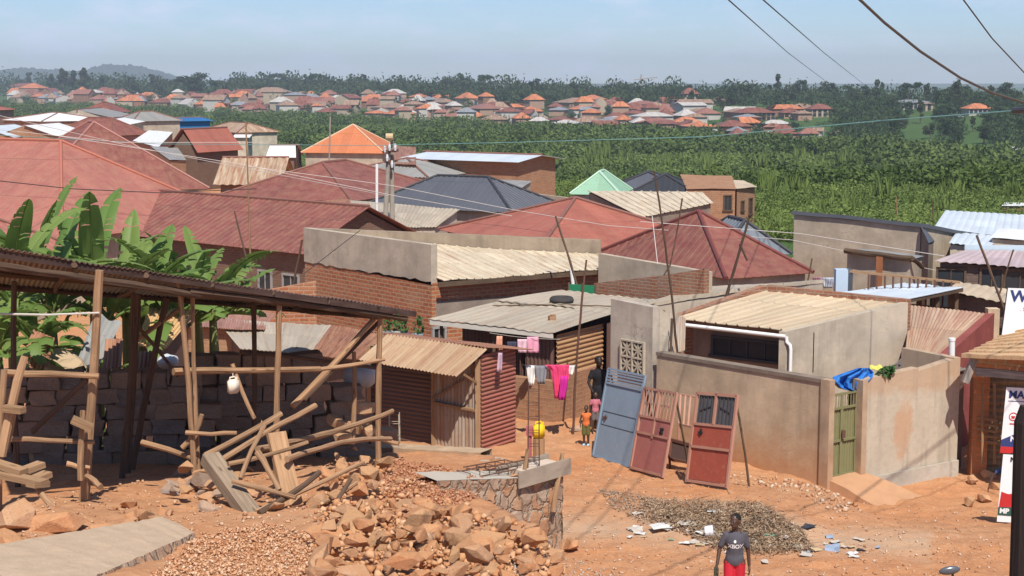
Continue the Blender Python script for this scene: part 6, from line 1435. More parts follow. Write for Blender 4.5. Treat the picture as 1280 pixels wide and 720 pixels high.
for a_ in ((152, 592, 167, 366, 24.4), (160, 588, 174, 368, 24.8), (188, 470, 208, 372, 25.2), (316, 560, 317, 380, 26.2), (22, 560, 18, 352, 23.0), (473, 560, 476, 396, 28.2)): post(*a_, .07 if a_[0] != 188 else .085, pwd_, seed=int(a_[0]))
def rail(p, q, r, mat=pw_, seed=0, parent=sroot, nm='rail', bend=.01):
    r *= .72; m = MB(); m.pole(at(*p), at(*q), r, r * .85, bend, seed); return m.build(nm, mat, parent)
rail((5, 466, 20.3), (124, 470, 20.3), .065, seed=1); rail((217, 464, 22.6), (400, 461, 24.2), .07, seed=2); rail((392, 463, 24.2), (480, 449, 25.6), .05, seed=3)
rail((10, 549, 20.2), (118, 553, 20.2), .05, seed=4); rail((83, 580, 20.2), (112, 585, 20.3), .05, seed=5)
rail((366, 508, 24.4), (468, 398, 25.6), .07, seed=6, nm='brace'); rail((380, 500, 25), (474, 402, 25.9), .055, seed=7, nm='brace', mat=pwd_)
rail((170, 405, 24.9), (222, 470, 25.5), .045, pwd_, 8, nm='brace'); rail((172, 424, 25.0), (222, 388, 25.3), .055, pw_, 9, nm='brace'); rail((40, 540, 23.3), (108, 474, 23.2), .06, pwd_, 10, nm='brace')
rail((300, 440, 26.2), (480, 462, 27.5), .05, pwd_, 11)
m = MB(); m.tube([at(-20, 392, 20.0), at(60, 393.5, 20.2), at(124, 391, 20.4)], .014, 6); m.build('cord', wcord, sroot)
# jerrycan hung from the rail
jc = at(291.5, 490, 23.2); t = jerrycan('jerrycan', 'small white plastic jerrycan hanging from the shed rail', jc - V((0, 0, .02)), .62, simple('jerry_white', (.72, .62, .5), .15, 5, 0, .5), .7)
m = MB(); m.tube([at(291, 462, 23.25), jc + V((0, 0, .24))], .008, 5); m.build('string', wcord, t)
post(290, 455, 318, 523, 23.3, .05, seed=22, name='strut', base=False)
# poles, planks and sticks lying about: each a thing
def stick(label, a, b, r, mat=pw_, seed=0, sq=0, name='pole', group=None, bend=.012):
    a, b = at(*a), at(*b); m = MB()
    if sq: m.beam(a, b, r * 2, sq)
    else: m.pole(a, b, r * .74, r * .6, bend * 1.8, seed)
    return tag(m.build(name, mat), label, 'plank' if sq else 'pole', group)
stick('thick round pole leaning against the left end of the shed', (2, 570, 19.7), (30, 445, 19.9), .085, seed=31)
stick('second pole leaning left of the shed, thinner and lower than the first', (6, 560, 19.9), (23, 482, 20.0), .06, seed=32)
stick('upright pole at the left picture edge, left of the leaning poles', (-2, 660, 19.8), (4, 462, 19.9), .07, seed=33)
stick('post stub nailed beside the thick front post of the shed', (101, 600, 20.1), (103, 513, 20.15), .055, seed=34)
for k, (a, b, lab) in enumerate((((-12, 577, 19.4), (30, 590, 19.2), 'topmost plank of the stack at the left edge'), ((-12, 590, 19.3), (56, 604, 19.0), 'longest plank low in the stack at the left edge'), ((26, 590, 19.35), (52, 580, 19.6), 'short plank end on the stack at the left edge'), ((32, 604, 19.1), (60, 592, 19.4), 'plank crossing the front of the stack at the left edge'), ((38, 606, 18.9), (57, 604, 19.1), 'lowest thin plank of the stack at the left edge'))): stick(lab, a, b, .08, woodm, k, .07, 'plank')
stick('prop pole slanting under the plank stack at left', (76, 643, 18.6), (44, 606, 19.2), .06, seed=41)
stick('short stub pole poking from the foot of the thick shed post', (126, 609, 20.0), (108, 594, 20.2), .055, seed=42)
stick('wooden block nailed across the post stub beside the thick shed post', (90, 524, 20.0), (115, 535, 20.05), .07, woodm, 43, .09, 'plank')
stick('pair of blocks tied on the leaning poles at the left edge', (5, 510, 19.7), (29, 513, 19.6), .06, woodm, 44, .08, 'plank')
stick('round pole lying out of the shed towards the stones', (177, 553, 22.6), (246, 575, 22.4), .06, seed=45)
stick('forked branch tied at the foot of the double shed post', (228, 560, 22.3), (252, 518, 22.3), .055, pw_, 46, bend=.05)
# jumbled frame in the middle
stick('heavy dark squared beam propped at the left of the pole jumble', (262, 572, 20.6), (324, 658, 19.6), .12, wood('timber_old', (.30, .22, .15)), 1, .16, 'plank')
stick('wide upright board in the middle of the pole jumble', (345, 541, 20.9), (372, 655, 20.4), .13, wood('timber_board', (.44, .26, .14)), 2, .07, 'plank')
for k, (a, b, r, lab) in enumerate((
    ((256, 570, 20.9), (352, 517, 21.6), .06, 'grey weathered pole, upper left of the jumble'), ((273, 577, 20.7), (395, 507, 22.0), .065, 'pole with pale cut end rising right through the jumble'),
    ((322, 562, 21.0), (490, 514, 24.6), .065, 'long pole reaching right to the corner post'), ((358, 574, 20.6), (488, 548, 24.0), .055, 'lower long pole reaching right above the rubble'),
    ((300, 598, 20.2), (330, 532, 20.8), .045, 'thin crooked pole crossing the jumble upright'), ((285, 580, 20.3), (385, 553, 21.0), .04, 'thin pole across the middle of the jumble'),
    ((290, 602, 20.0), (370, 622, 19.9), .05, 'flat lying batten at the bottom of the jumble'), ((321, 640, 19.7), (455, 578, 21.8), .05, 'pale peeled pole rising right along the rubble'),
    ((324, 642, 19.6), (400, 590, 20.5), .055, 'darker pole just under the pale peeled one'), ((322, 565, 20.3), (350, 612, 20.0), .06, 'short broad batten slanting down in the jumble'),
    ((232, 541, 22.2), (296, 541, 22.2), .045, 'level pole end left of the jumble'), ((412, 641, 20.0), (438, 598, 20.3), .045, 'dark splintered board standing on the rubble'),
    ((380, 640, 19.9), (445, 603, 20.6), .05, 'brown pole half buried behind the splintered board'))):
    stick(lab, a, b, r, pwd_ if 'dark' in lab else pw_, 60 + k)
stick('thin post standing at the right end of the block wall', (441, 555, 26), (443, 440, 26.2), .06, seed=81)
stick('short pole lying towards the foundation beam', (475, 547, 26.4), (498, 555, 26.2), .06, seed=82)
stick('broken stake standing in the gravel plot', (604, 612, 26.6), (617, 575, 26.8), .045, seed=83, mat=woodm)
stick('rough stake nailed to the formwork, left of the stone wall corner', (652, 632, 24.4), (659, 561, 24.6), .06, seed=84)
stick('rough stake at the right end of the formwork above the stone wall', (691, 640, 24.6), (703, 566, 24.9), .06, seed=85)
# ================================================================== stone block wall in the shed's shade
def rockmesh(name, mat, seed, flatness=.62, n=13, boxy=0):
    r = random.Random(seed); bm = bmesh.new()
    for k in range(n):
        d = V((r.gauss(0, 1), r.gauss(0, 1), r.gauss(0, 1))).normalized()
        if boxy: d = V([max(-1, min(1, c * 2.2)) for c in d]); d = V((d.x, d.y, d.z)) * .62
        bm.verts.new(V((d.x * r.uniform(.75, 1.1), d.y * r.uniform(.6, .9), d.z * r.uniform(.7, 1) * flatness)))
    bmesh.ops.convex_hull(bm, input=bm.verts[:]); bmesh.ops.dissolve_limit(bm, angle_limit=.12, verts=bm.verts[:], edges=bm.edges[:])
    loose = [v for v in bm.verts if not v.link_faces]; bmesh.ops.delete(bm, geom=loose, context='VERTS')
    bmesh.ops.bevel(bm, geom=bm.edges[:], offset=.025, segments=1, affect='EDGES', clamp_overlap=True)
    me = D.meshes.new(name); bm.to_mesh(me); bm.free(); me.materials.append(mat); return me
def rockmat(name, c, c2_):
    m = NM(name); o = m.tc.outputs['Object']; rnd = m.n('ShaderNodeObjectInfo').outputs['Random']
    off = m.n('ShaderNodeVectorMath', {'operation': 'ADD'}); m.set(off, 0, o); cmb = m.n('ShaderNodeCombineXYZ', None, X=m.math('MULTIPLY', rnd, 50)); m.set(off, 1, cmb.outputs[0]); v = off.outputs[0]
    a = m.noise(v, 1.3, 6, .65); b = m.noise(v, 4, 9, .75); g_ = m.noise(v, 16, 5, .75)
    col = m.mix(m.ramp(a, (.35, 0), (.68, 1)), c, c2_); col = m.mix(m.ramp(b, (.5, 0), (.8, .6)), col, c3(c, .5)); col = m.mix(m.math('MULTIPLY', rnd, .35), col, (.52, .30, .16)); tpz = m.n('ShaderNodeSeparateXYZ', None, Vector=m.n('ShaderNodeNewGeometry').outputs['Normal']).outputs[2]; col = m.mix(m.math('MULTIPLY', m.ramp(m.math('ADD', tpz, m.math('MULTIPLY', m.math('SUBTRACT', b, .5), 1.2)), (.55, 0), (.95, 1)), .5), col, (.52, .27, .125))
    col = m.mix(m.ramp(g_, (.5, 0), (.75, .55)), col, c3(c, .45)); col = m.mix(m.ramp(g_, (.3, .4), (.42, 0)), col, (.58, .42, .29)); n_ = m.bump(b, .6, .03); m.bump(g_, .5, .008, n_); return m.done(col, .93, .12)
RKM = [rockmat('stone_orange', (.47, .20, .09), (.54, .28, .145)), rockmat('stone_tan', (.46, .235, .125), (.53, .33, .20)), rockmat('stone_brown', (.38, .22, .12), (.50, .28, .14)), rockmat('stone_grey', (.26, .22, .19), (.36, .31, .27))]
ROCKS = [[rockmesh('stone', RKM[k], 100 * k + j) for j in range(6)] for k in range(4)]
def blockmesh(name, mat, seed):
    r = random.Random(seed); bm = bmesh.new(); bmesh.ops.create_cube(bm, size=1.0); bmesh.ops.subdivide_edges(bm, edges=bm.edges[:], cuts=1, use_grid_fill=True)
    for v in bm.verts: v.co = V([c * (1 + r.uniform(-.16, .10)) + r.uniform(-.04, .04) for c in v.co])
    bmesh.ops.bevel(bm, geom=bm.edges[:], offset=.035, segments=1, affect='EDGES', clamp_overlap=True)
    me = D.meshes.new(name); bm.to_mesh(me); bm.free(); me.materials.append(mat); return me
_bg = rockmat('block_grey_shaded', (.14, .118, .10), (.21, .18, .155)); BLK = [blockmesh('block', _bg, 900 + j) for j in range(6)]  # block grey made darker to carry the shade inside the shed
BLK2 = [rockmesh('block', rockmat('block_ochre', (.42, .25, .14), (.50, .36, .24)), 950 + j, .9, 26, 1) for j in range(3)]
def put(me, p, s, rot, label, cat, group, name):
    o = D.objects.new(name, me); COL.objects.link(o); o.location = p; o.scale = s; o.rotation_euler = rot; return tag(o, label, cat, group)
rw = random.Random(21)
def blockwall(p0, p1, hs, label, group, sun=0, name='stone_block'):
    p0, p1 = V((*p0, 0)), V((*p1, 0)); L = (p1 - p0).length; d = (p1 - p0) / L; yaw = math.atan2(d.y, d.x)
    for r in range(14):
        x = rw.uniform(-.2, 0)
        while x < L:
            w_ = rw.uniform(.34, .56); xc = x + w_ / 2; x += w_ + .015
            H_ = interp(xc / L, hs)
            if r * .27 > H_: continue
            p = p0 + d * xc; z = gz(p.x, p.y) + r * .27 + .12
            me = rw.choice(BLK)
            put(me, (p.x + rw.uniform(-.05, .05), p.y + rw.uniform(-.06, .06), z), (w_ * 1.02, .42, .272 * rw.uniform(.92, 1.06)), (rw.uniform(-.05, .05), rw.uniform(-.06, .06), yaw + rw.uniform(-.1, .1)), label, 'stone block', group, name)
blockwall((-8.9, 26.2), (-5.5, 26.9), [(0, 1.3), (.4, 1.55), (1, 1.5)], 'dark grey rough block in the low dry wall at the shed\'s left rear', 'blocks of the left dry stone wall')
blockwall((-5.6, 27.3), (-2.65, 28.3), [(0, 1.75), (.3, 1.9), (.6, 1.75), (.85, 1.3), (1, .8)], 'dark rough block in the taller dry wall at the shaded rear of the shed', 'blocks of the right dry stone wall')
for k, (px, py, Y, s, lab) in enumerate(((452, 510, 26.6, .26, 'large pale block catching the sun at the top of the stone pile'), (440, 534, 26.3, .22, 'pale block under the topmost one by the shed corner'), (462, 538, 26.2, .2, 'sunlit block at the right of the stone pile by the shed corner'), (428, 548, 25.9, .2, 'sunlit block left at the foot of the stone pile'), (420, 527, 26.2, .2, 'flat tan slab lying on the stone pile'))):
    p = at(px, py, Y); put(rw.choice(BLK2), p, (s * 1.2, s, s * .8), (rw.uniform(-.3, .3), rw.uniform(-.3, .3), rw.uniform(0, 3)), lab, 'stone block', None, 'stone_block')
# heaps of scrap behind the wall
t = thing('scrap_heap', 'heap of thatch and bent tin piled behind the left stone wall', 'scrap', flat(at(60, 450, 28.5), gz(-8, 28.5)))
m = MB(); c = at(62, 466, 30.6); 
rows = []
for i in range(10):
    a = PI / 2 * i / 9; rows.append([c + V((.72 * math.cos(a) * math.cos(b_ * .35) * (1 + .35 * noise.noise(V((i * .7, b_ * .5, 2)))), .5 * math.cos(a) * math.sin(b_ * .35), .5 * math.sin(a) + .14 * noise.noise(V((i, b_, 1))))) for b_ in range(19)])
m.grid(rows); m.build('thatch', wood('thatch', (.46, .34, .22)), t)
m = MB(); m.sheet(at(22, 462, 28.8), at(60, 460, 28.6), at(70, 425, 29.2), at(42, 412, 29.4), .1, .02, 6, 3, .12); m.cut(); m.sheet(at(126, 462, 28.8), at(150, 458, 28.6), at(152, 422, 29.2), at(132, 424, 29.4), .1, .02, 6, 3, .08); m.cut(); m.sheet(at(168, 462, 28.3), at(190, 462, 28.1), at(194, 438, 28.6), at(170, 440, 28.8), .1, .02, 6, 3, .02); m.build('bent_tin', ROOF['rust'], t, thick=.01)
m = MB(); a = at(104, 415, 29.5); q = [at(98, 445, 29.2), at(120, 462, 29), at(152, 400, 30), at(120, 390, 30.2)]; m.sheet(q[0], q[1], q[2], q[3], .4, .05, 6, 5, .2); m.build('tarp_scrap', ROOF['grey'], t, thick=.01)
for k, (px, py, w_, h_, Y, c, lab) in enumerate(((450, 470, 44, 30, 28.6, (.45, .45, .45), 'whitish filled sack lying under the rusty roof left of the kiosk'), (372, 448, 46, 28, 30.5, (.5, .44, .36), 'pale sacking sheet hanging behind the timber shed'), (210, 452, 26, 18, 30, (.5, .52, .55), 'bluish white sack behind the block wall'))):
    m = MB(); rows = []; c0 = at(px, py, Y); sx2, sz2 = w_ / 2 / FPX * Y, h_ / 2 / FPX * Y
    for i in range(11):
        th = PI * i / 10; rows.append([c0 + V((sx2 * (abs(math.sin(th)) ** .6) * math.cos(2 * PI * j / 16), .25 * math.sin(th) * math.sin(2 * PI * j / 16), sz2 * math.cos(th))) * (1 + .12 * noise.noise(V((i * .8, j * .7, k)))) if False else c0 + V((sx2 * (abs(math.sin(th)) ** .6) * math.cos(2 * PI * j / 16) * (1 + .15 * noise.noise(V((i * .6, j % 16 * .6, k)))), .25 * math.sin(th) * math.sin(2 * PI * j / 16), sz2 * math.cos(th) * (1 + .15 * noise.noise(V((j % 16 * .5, i * .4, k + 4)))))) for j in range(17)])
    m.grid(rows); tag(m.build('sack', simple('sack_cloth_%s' % 'abc'[k], c, .25, 5, .3), None, True), lab, 'sack')
def gravel(name, label, poly, n, s0, s1, mat, lift=0, jit=0, Ysort=None):
    rng = np.random.default_rng(len(name) + n); base = []
    for sd_ in range(4):
        bm = bmesh.new(); r = random.Random(sd_ + 50)
        for k in range(8): d = V((r.gauss(0, 1), r.gauss(0, 1), r.gauss(0, 1))).normalized(); bm.verts.new((d.x, d.y * .8, d.z * .6))
        bmesh.ops.convex_hull(bm, input=bm.verts[:]); bmesh.ops.triangulate(bm, faces=bm.faces[:]); lo = [v for v in bm.verts if not v.link_faces]; bmesh.ops.delete(bm, geom=lo, context='VERTS'); bm.verts.index_update()
        base.append((np.array([v.co[:] for v in bm.verts]), np.array([[v.index for v in f.verts] for f in bm.faces]))); bm.free()
    xs_ = [p[0] for p in poly]; ys_ = [p[1] for p in poly]; VV, FF, TT = [], [], []; n0 = 0; done = 0
    while done < n:
        px, py = rng.uniform(min(xs_), max(xs_)), rng.uniform(min(ys_), max(ys_))
        if not inpoly(px, py, poly): continue
        g = G(px, py); v, f = base[rng.integers(4)]; s = s0 + (s1 - s0) * rng.random() ** 2.5; a = rng.uniform(0, 6.28); R_ = np.array(Euler((rng.uniform(-.5, .5), rng.uniform(-.5, .5), a)).to_matrix())
        VV.append((v * s) @ R_.T + np.array([g.x, g.y, g.z + s * .25 + lift * rng.random()])); FF.append(f + n0); TT.append(np.full(len(v), rng.random())); n0 += len(v); done += 1
    o = npmesh(name, np.concatenate(VV), np.concatenate(FF), mat, None, np.concatenate(TT)); return tag(o, label, 'gravel', None, 'stuff')
def gravmat(name, c1, c2_, c3__):
    m = NM(name); t_ = m.n('ShaderNodeAttribute', {'attribute_name': 'tint'}).outputs['Fac']; col = m.ramp(t_, (.0, c1), (.55, c2_), (1, c3__)); return m.done(col, .92, .12)
# ================================================================== foundation: stone front wall, beam, formwork, rebar
def rubwall(name):
    if name in MC: return MC[name]
    m = NM(name); uv = m.tc.outputs['UV']; wn_ = m.n('ShaderNodeVectorMath', {'operation': 'MULTIPLY_ADD'}, **{'0': m.n('ShaderNodeTexNoise', None, Vector=uv, Scale=5.0, Detail=5.0).outputs[1], '2': m.map(uv, (1.15, .8, 1))}); wn_.inputs[1].default_value = (.28, .28, 0); wv = wn_.outputs[0]; v1 = m.n('ShaderNodeTexVoronoi', {'feature': 'DISTANCE_TO_EDGE'}, Vector=wv, Scale=4.4, Randomness=.95); v2 = m.n('ShaderNodeTexVoronoi', None, Vector=wv, Scale=4.4, Randomness=.95)
    hs_ = m.n('ShaderNodeSeparateColor', None, Color=v2.outputs['Color']); st = m.mix(hs_.outputs[0], (.42, .22, .12), (.36, .28, .21)); nz = m.noise(uv, 7, 6, .7); st = m.mix(m.ramp(nz, (.4, 0), (.8, .7)), st, (.24, .15, .09))
    e = m.math('ADD', v1.outputs['Distance'], m.math('MULTIPLY', m.math('SUBTRACT', nz, .5), .12)); k = m.ramp(e, (.03, 0), (.07, 1)); col = m.mix(k, (.38, .295, .22), st); col = m.mix(m.ramp(m.noise(uv, 2.2, 6), (.5, 0), (.68, .6)), col, (.44, .34, .25))
    m.bump(m.math('ADD', m.ramp(e, (.0, 0), (.12, 1)), m.math('MULTIPLY', nz, .5)), .9, .05); MC[name] = m.done(col, .93, .12); return MC[name]
q0, q1, q2, q3 = V((*Q0, 0)), V((*Q1, 0)), V((*Q2, 0)), V((*Q3, 0)); hp_ = lambda p: CAMZ - hplat(p.y)
t = thing('foundation_wall', 'rough stone foundation wall with mortar at the corner of the building plot', 'wall', flat(q1, gz(q1.x + .4, q1.y)))
dF = (q1 - q0).normalized(); nF_ = V((dF.y, -dF.x, 0)); ztF = hp_(q1) + .06
def bumpywall(m, a, b, z0, za, zb2, n, amp=.06, k=16, r=8):
    rows, U = [], []; L = (b - a).length
    for i in range(r + 1):
        row, ur = [], []
        for j in range(k + 1):
            p = lerp(a, b, j / k); zt2 = lerp(za, zb2, j / k); z = lerp(z0, zt2, i / r); o = n * (amp * noise.noise(V((j / k * L * 3.1, z * 3.1, a.x))))
            row.append(flat(p + o, z)); ur.append((j / k * L, z))
        rows.append(row); U.append(ur)
    m.grid(rows, U); return rows
m = MB(); a, b = q0 + dF * .1 + nF_ * .08, q1 + nF_ * .08
r1 = bumpywall(m, a, b, gz(1.5, 24.6) - .4, hp_(q0) + .05, ztF - .12, nF_, .07, 26, 10); nS = (q2 - q1).normalized(); nS_ = V((nS.y, -nS.x, 0))
r2 = bumpywall(m, q1 + nF_ * .08, q2 + nS_ * .08, gz(1.5, 26) - .5, ztF - .12, hp_(q2), nS_, .05, 26, 10); m.build('wall', rubwall('rubble_masonry'), t)
m = MB(); inn_ = -nF_ * .55
m.grid([[p + V((0, 0, .004)) for p in r1[-1]], [flat(p + inn_, p.z + .03 + .02 * noise.noise(p * 4)) for p in r1[-1]]]); m.grid([[p + V((0, 0, .004)) for p in r2[-1]], [flat(p - nS_ * .5, p.z + .03) for p in r2[-1]]]); m.build('mortar_top', CONC, t)
m = MB(); fa, fb = lerp(q0, q1, .62) + nF_ * .16, q1 + nF_ * .16 + dF * .1
m.beam(flat(fa, ztF + .02), flat(fb, ztF + .06), .03, .26); m.beam(flat(fa - nF_ * .5, ztF + .04), flat(fb - nF_ * .5, ztF + .08), .03, .2); m.build('formwork_board', wood('board_grey', (.33, .27, .21)), t)
m = MB(); m.box(flat(lerp(fa, fb, .55) - nF_ * .24, ztF + .06), ((fb - fa).length * .75, .42, .1), Matrix((dF, nF_, (0, 0, 1))).transposed()); m.build('fresh_concrete', simple('concrete_pale', (.55, .44, .34), .2, 5, .3), t)
p = lerp(q0, q1, .52) - nF_ * .3; t = thing('rebar_cage', 'tangle of rusty rebar lying on the foundation corner', 'rebar cage', flat(p, ztF)); m = MB(); rr3 = random.Random(4)
for k in range(16): a = flat(p + dF * rr3.uniform(-.6, .1) + nF_ * rr3.uniform(-.25, .25), ztF + rr3.uniform(.02, .22)); b = a + dF * rr3.uniform(.5, .9) + nF_ * rr3.uniform(-.1, .1) + V((0, 0, rr3.uniform(-.06, .06))); m.tube([a, b], .011, 5)
for k in range(6): 
    c = p + dF * (-.45 + k * .2); s4 = [flat(c + nF_ * .15, ztF + .02), flat(c - nF_ * .15, ztF + .02), flat(c - nF_ * .15, ztF + .2), flat(c + nF_ * .15, ztF + .2)]
    for j in range(4): m.tube([s4[j], s4[(j + 1) % 4]], .008, 5)
m.build('bar', rustm, t)
t = thing('foundation_beam', 'long concrete foundation beam along the back of the gravel plot', 'beam', flat(q2, hp_(q2))); dB = (q3 - q2).normalized(); nB = V((-dB.y, dB.x, 0)); nB = nB if nB.y > 0 else -nB
m = MB(); rows = []
for k in range(25):
    p = lerp(q2 - dB * .1, q3 + dB * .6, k / 24); z = hp_(p) + .1 + .015 * noise.noise(V((k * .9, 1, 1))); n2 = .02 * noise.noise(V((k * .7, 4, 1)))
    rows.append([flat(p - nB * (.26 + n2), z - .5), flat(p - nB * (.26 + n2), z), flat(p + nB * (.1 + n2), z + .01), flat(p + nB * .1, z - 1.4)])
m.grid(rows, [[(k * .15, 0), (k * .15, .5), (k * .15, .9), (k * .15, 2)] for k in range(25)]); m.build('beam', plaster('concrete_orange', (.44, .31, .2), (.4, .2, .1), .3, .5), t)
# kerb-like foundation in the lower left corner
gravel('rubble', 'small broken stones filling the gaps of the rubble heaps', [(385, 740), (395, 640), (440, 575), (480, 590), (600, 645), (700, 690), (705, 740)], 1100, .03, .085, gravmat('rubble_small', (.40, .18, .08), (.50, .26, .13), (.54, .34, .2)), .1)
t = thing('foundation_wall', 'broad concrete topped foundation strip with stones in the lower left corner', 'wall', G(120, 700)); m = MB(); mside = MB(); ra, rb = [], []
for k in range(31):
    u = k / 30; pf = lerp(V((*gm(70, 752), 0)), V((*gm(243, 672), 0)), u); pb_ = lerp(V((*gm(-80, 722), 0)), V((*gm(203, 660), 0)), u); z1_ = CAMZ - hplat((pf.y + pb_.y) / 2) + .13 + .015 * noise.noise(V((k * .6, 2, 2))); j = .03 * noise.noise(V((k * .8, 7, 1)))
    ra.append((flat(pb_, z1_ - .4), flat(pb_ + V((0, j, 0)), z1_), flat(lerp(pf, pb_, .5), z1_ + .012), flat(pf + V((j, 0, 0)), z1_ - .01))); rb.append((flat(pf + V((j, 0, 0)), z1_ - .01), flat(pf + V((.08 + j, -.05, 0)), z1_ - .2 + j), flat(pf + V((.1, -.08, 0)), z1_ - .6)))
m.grid([list(r) for r in ra]); m.face([ra[-1][1], ra[-1][2], ra[-1][3], flat(ra[-1][3], ra[-1][3].z - .6), flat(ra[-1][1], ra[-1][3].z - .6)]); m.build('concrete_top', simple('screed', (.48, .35, .235), .3, 5, .8, fine=30), t)
mside.grid([list(r) for r in rb], [[(k * .12, 0), (k * .12, .25), (k * .12, .6)] for k in range(31)]); mside.build('stone_face', rubwall('rubble_masonry'), t)
# ================================================================== stones
rs = random.Random(77); NST = [0]
def heap(poly, n, s0, s1, cols, label, group, layers=1, name='stone', lift=0):
    xs_ = [p[0] for p in poly]; ys_ = [p[1] for p in poly]; done = 0
    while done < n:
        px, py = rs.uniform(min(xs_), max(xs_)), rs.uniform(min(ys_), max(ys_))
        if not inpoly(px, py, poly): continue
        g = G(px, py); s = s0 + (s1 - s0) * rs.random() ** 1.8; k = rs.choice(cols); me = rs.choice(ROCKS[k])
        z = g.z + s * .28 + (rs.choice([0, 0, .16, .28][:layers + 1]) if layers > 1 else 0) + lift
        put(me, (g.x, g.y, z), (s * rs.uniform(.85, 1.3), s * rs.uniform(.8, 1.1), s * rs.uniform(.7, 1.1)), (rs.uniform(-.6, .6), rs.uniform(-.6, .6), rs.uniform(0, 6.28)), label, 'stone', group, name); done += 1
heap([(400, 662), (440, 648), (520, 640), (600, 654), (650, 668), (690, 690), (700, 745), (390, 745)], 195, .075, .20, (0, 0, 0, 1, 1, 2), 'angular orange building stone in the big rubble heap at the bottom centre', 'stones of the rubble heap at the bottom centre', 2)
heap([(395, 600), (440, 560), (475, 585), (520, 625), (470, 640), (410, 648)], 34, .09, .2, (0, 1, 2, 2), 'angular stone heaped around the jumbled poles at the foot of the shed', 'stones around the jumbled poles', 3)
heap([(215, 600), (245, 575), (275, 590), (290, 630), (250, 645), (205, 640)], 26, .11, .24, (1, 2, 3, 3), 'greyish stone in the small pile at the left of the jumbled poles', 'stones left of the jumbled poles', 2)
heap([(300, 560), (420, 530), (440, 590), (400, 640), (330, 650), (290, 610)], 34, .09, .2, (0, 1, 1, 2), 'stone lying under the jumbled poles', 'stones under the jumbled poles', 2)
heap([(130, 640), (210, 620), (225, 650), (150, 665)], 14, .06, .16, (1, 2, 0), 'loose stone on the earth behind the lower left foundation strip', 'loose stones behind the foundation strip')
for px, py, s, k, lab in ((75, 662, .42, 0, 'large rounded orange boulder left of the thick shed post'), (20, 655, .4, 1, 'square boulder at the left edge below the plank stack'), (12, 690, .36, 0, 'orange boulder at the left edge in front of the square one'), (128, 668, .2, 0, 'small orange boulder right of the large rounded one'), (48, 690, .24, 1, 'pinkish boulder between the orange boulders at left'), (105, 690, .22, 0, 'low boulder beside the lower left foundation strip'), (440, 668, .36, 2, 'long flat slab boulder in front of the rubble heap'), (420, 680, .34, 0, 'broad tan boulder at the front left of the rubble heap'), (540, 675, .3, 0, 'big split boulder in the middle of the rubble heap'), (515, 640, .3, 1, 'pink flat boulder at the top of the rubble heap'), (600, 690, .28, 2, 'brown upright boulder at the right of the rubble heap'), (455, 620, .28, 2, 'yellowish slab tilted below the splintered board')):
    g = G(px, py); put(ROCKS[k][NST[0] % 6], g + V((0, 0, s * .25)), (s * 1.15, s * .85, s * .72), (.15, -.1, NST[0] * 1.3), lab, 'boulder', None, 'boulder'); NST[0] += 1
for px, py, s, k, lab in ((1215, 604, .2, 1, 'stone against the foot of the orange earth wall, left one'), (1235, 598, .2, 1, 'stone against the foot of the orange earth wall, middle one'), (1250, 590, .17, 2, 'stone against the foot of the orange earth wall, right one'), (1212, 632, .22, 2, 'brown block lying in the road before the earth wall, left of two'), (1230, 628, .23, 1, 'brown block lying in the road before the earth wall, right of two'), (1240, 612, .19, 2, 'brown stone between the earth wall and the road blocks'), (1222, 590, .16, 1, 'pale stone highest against the earth wall'), (715, 686, .22, 0, 'pointed orange stone leaning at the corner of the stone foundation'), (660, 712, .2, 0, 'stone at the lower edge right of the rubble heap'), (722, 505, .2, 3, 'grey lump of concrete at the foot of the thin pole'), (715, 512, .17, 3, 'second grey lump of concrete at the foot of the thin pole')):
    g = G(px, py) if py > 520 else at(px, py + 36, 38.6); put(ROCKS[k][NST[0] % 6], g + V((0, 0, s * .4)), (s * 1.1, s * .9, s * .95), (.2, .1, NST[0] * .9), lab, 'stone', None, 'stone'); NST[0] += 1
gravel('gravel', 'pale orange broken gravel in the foreground left of the rubble heap', [(175, 735), (245, 675), (330, 655), (400, 668), (405, 735)], 5200, .008, .032, gravmat('gravel_pale', (.42, .19, .09), (.54, .30, .165), (.60, .43, .29)), .04)
gravel('gravel', 'brown red gravel filling the plot behind the rubble heap', [(478, 570), (560, 585), (606, 600), (600, 622), (560, 640), (480, 622), (474, 590)], 2200, .012, .045, gravmat('gravel_red', (.30, .12, .06), (.40, .18, .095), (.46, .27, .17)), .03)
gravel('pebbles', 'scattered pebbles and clods on the dirt road', [(620, 720), (700, 600), (760, 560), (1000, 612), (1240, 640), (1280, 740), (620, 740)], 3200, .007, .042, gravmat('pebble', (.34, .17, .09), (.46, .27, .16), (.52, .42, .33)))
gravel('pebbles', 'crumbled earth and chips on the shed plot', [(0, 640), (150, 600), (300, 600), (480, 560), (480, 640), (330, 700), (180, 700), (0, 710)], 1500, .01, .045, gravmat('chips', (.34, .17, .09), (.48, .27, .15), (.5, .36, .25)))
gravel('pebbles', 'grey gravel at the foot of the stone foundation', [(640, 700), (690, 690), (780, 720), (780, 740), (640, 740)], 500, .012, .035, gravmat('gravel_grey', (.26, .2, .15), (.38, .31, .25), (.48, .42, .35)))
gravel('pebbles', 'line of stones and broken plaster along the foot of the compound wall', [(912, 588), (1028, 606), (1080, 640), (1040, 640), (1000, 618), (910, 600)], 260, .02, .09, gravmat('plaster_bits', (.36, .18, .09), (.48, .28, .16), (.5, .4, .3)))
gravel('debris', 'dark soil crumbs and chips mixed in the dry grass heap', [(800, 622), (905, 628), (950, 630), (1000, 660), (1018, 690), (900, 690), (800, 645)], 5600, .008, .042, gravmat('dark_soil', (.20, .125, .08), (.32, .21, .135), (.46, .35, .25)), .05)
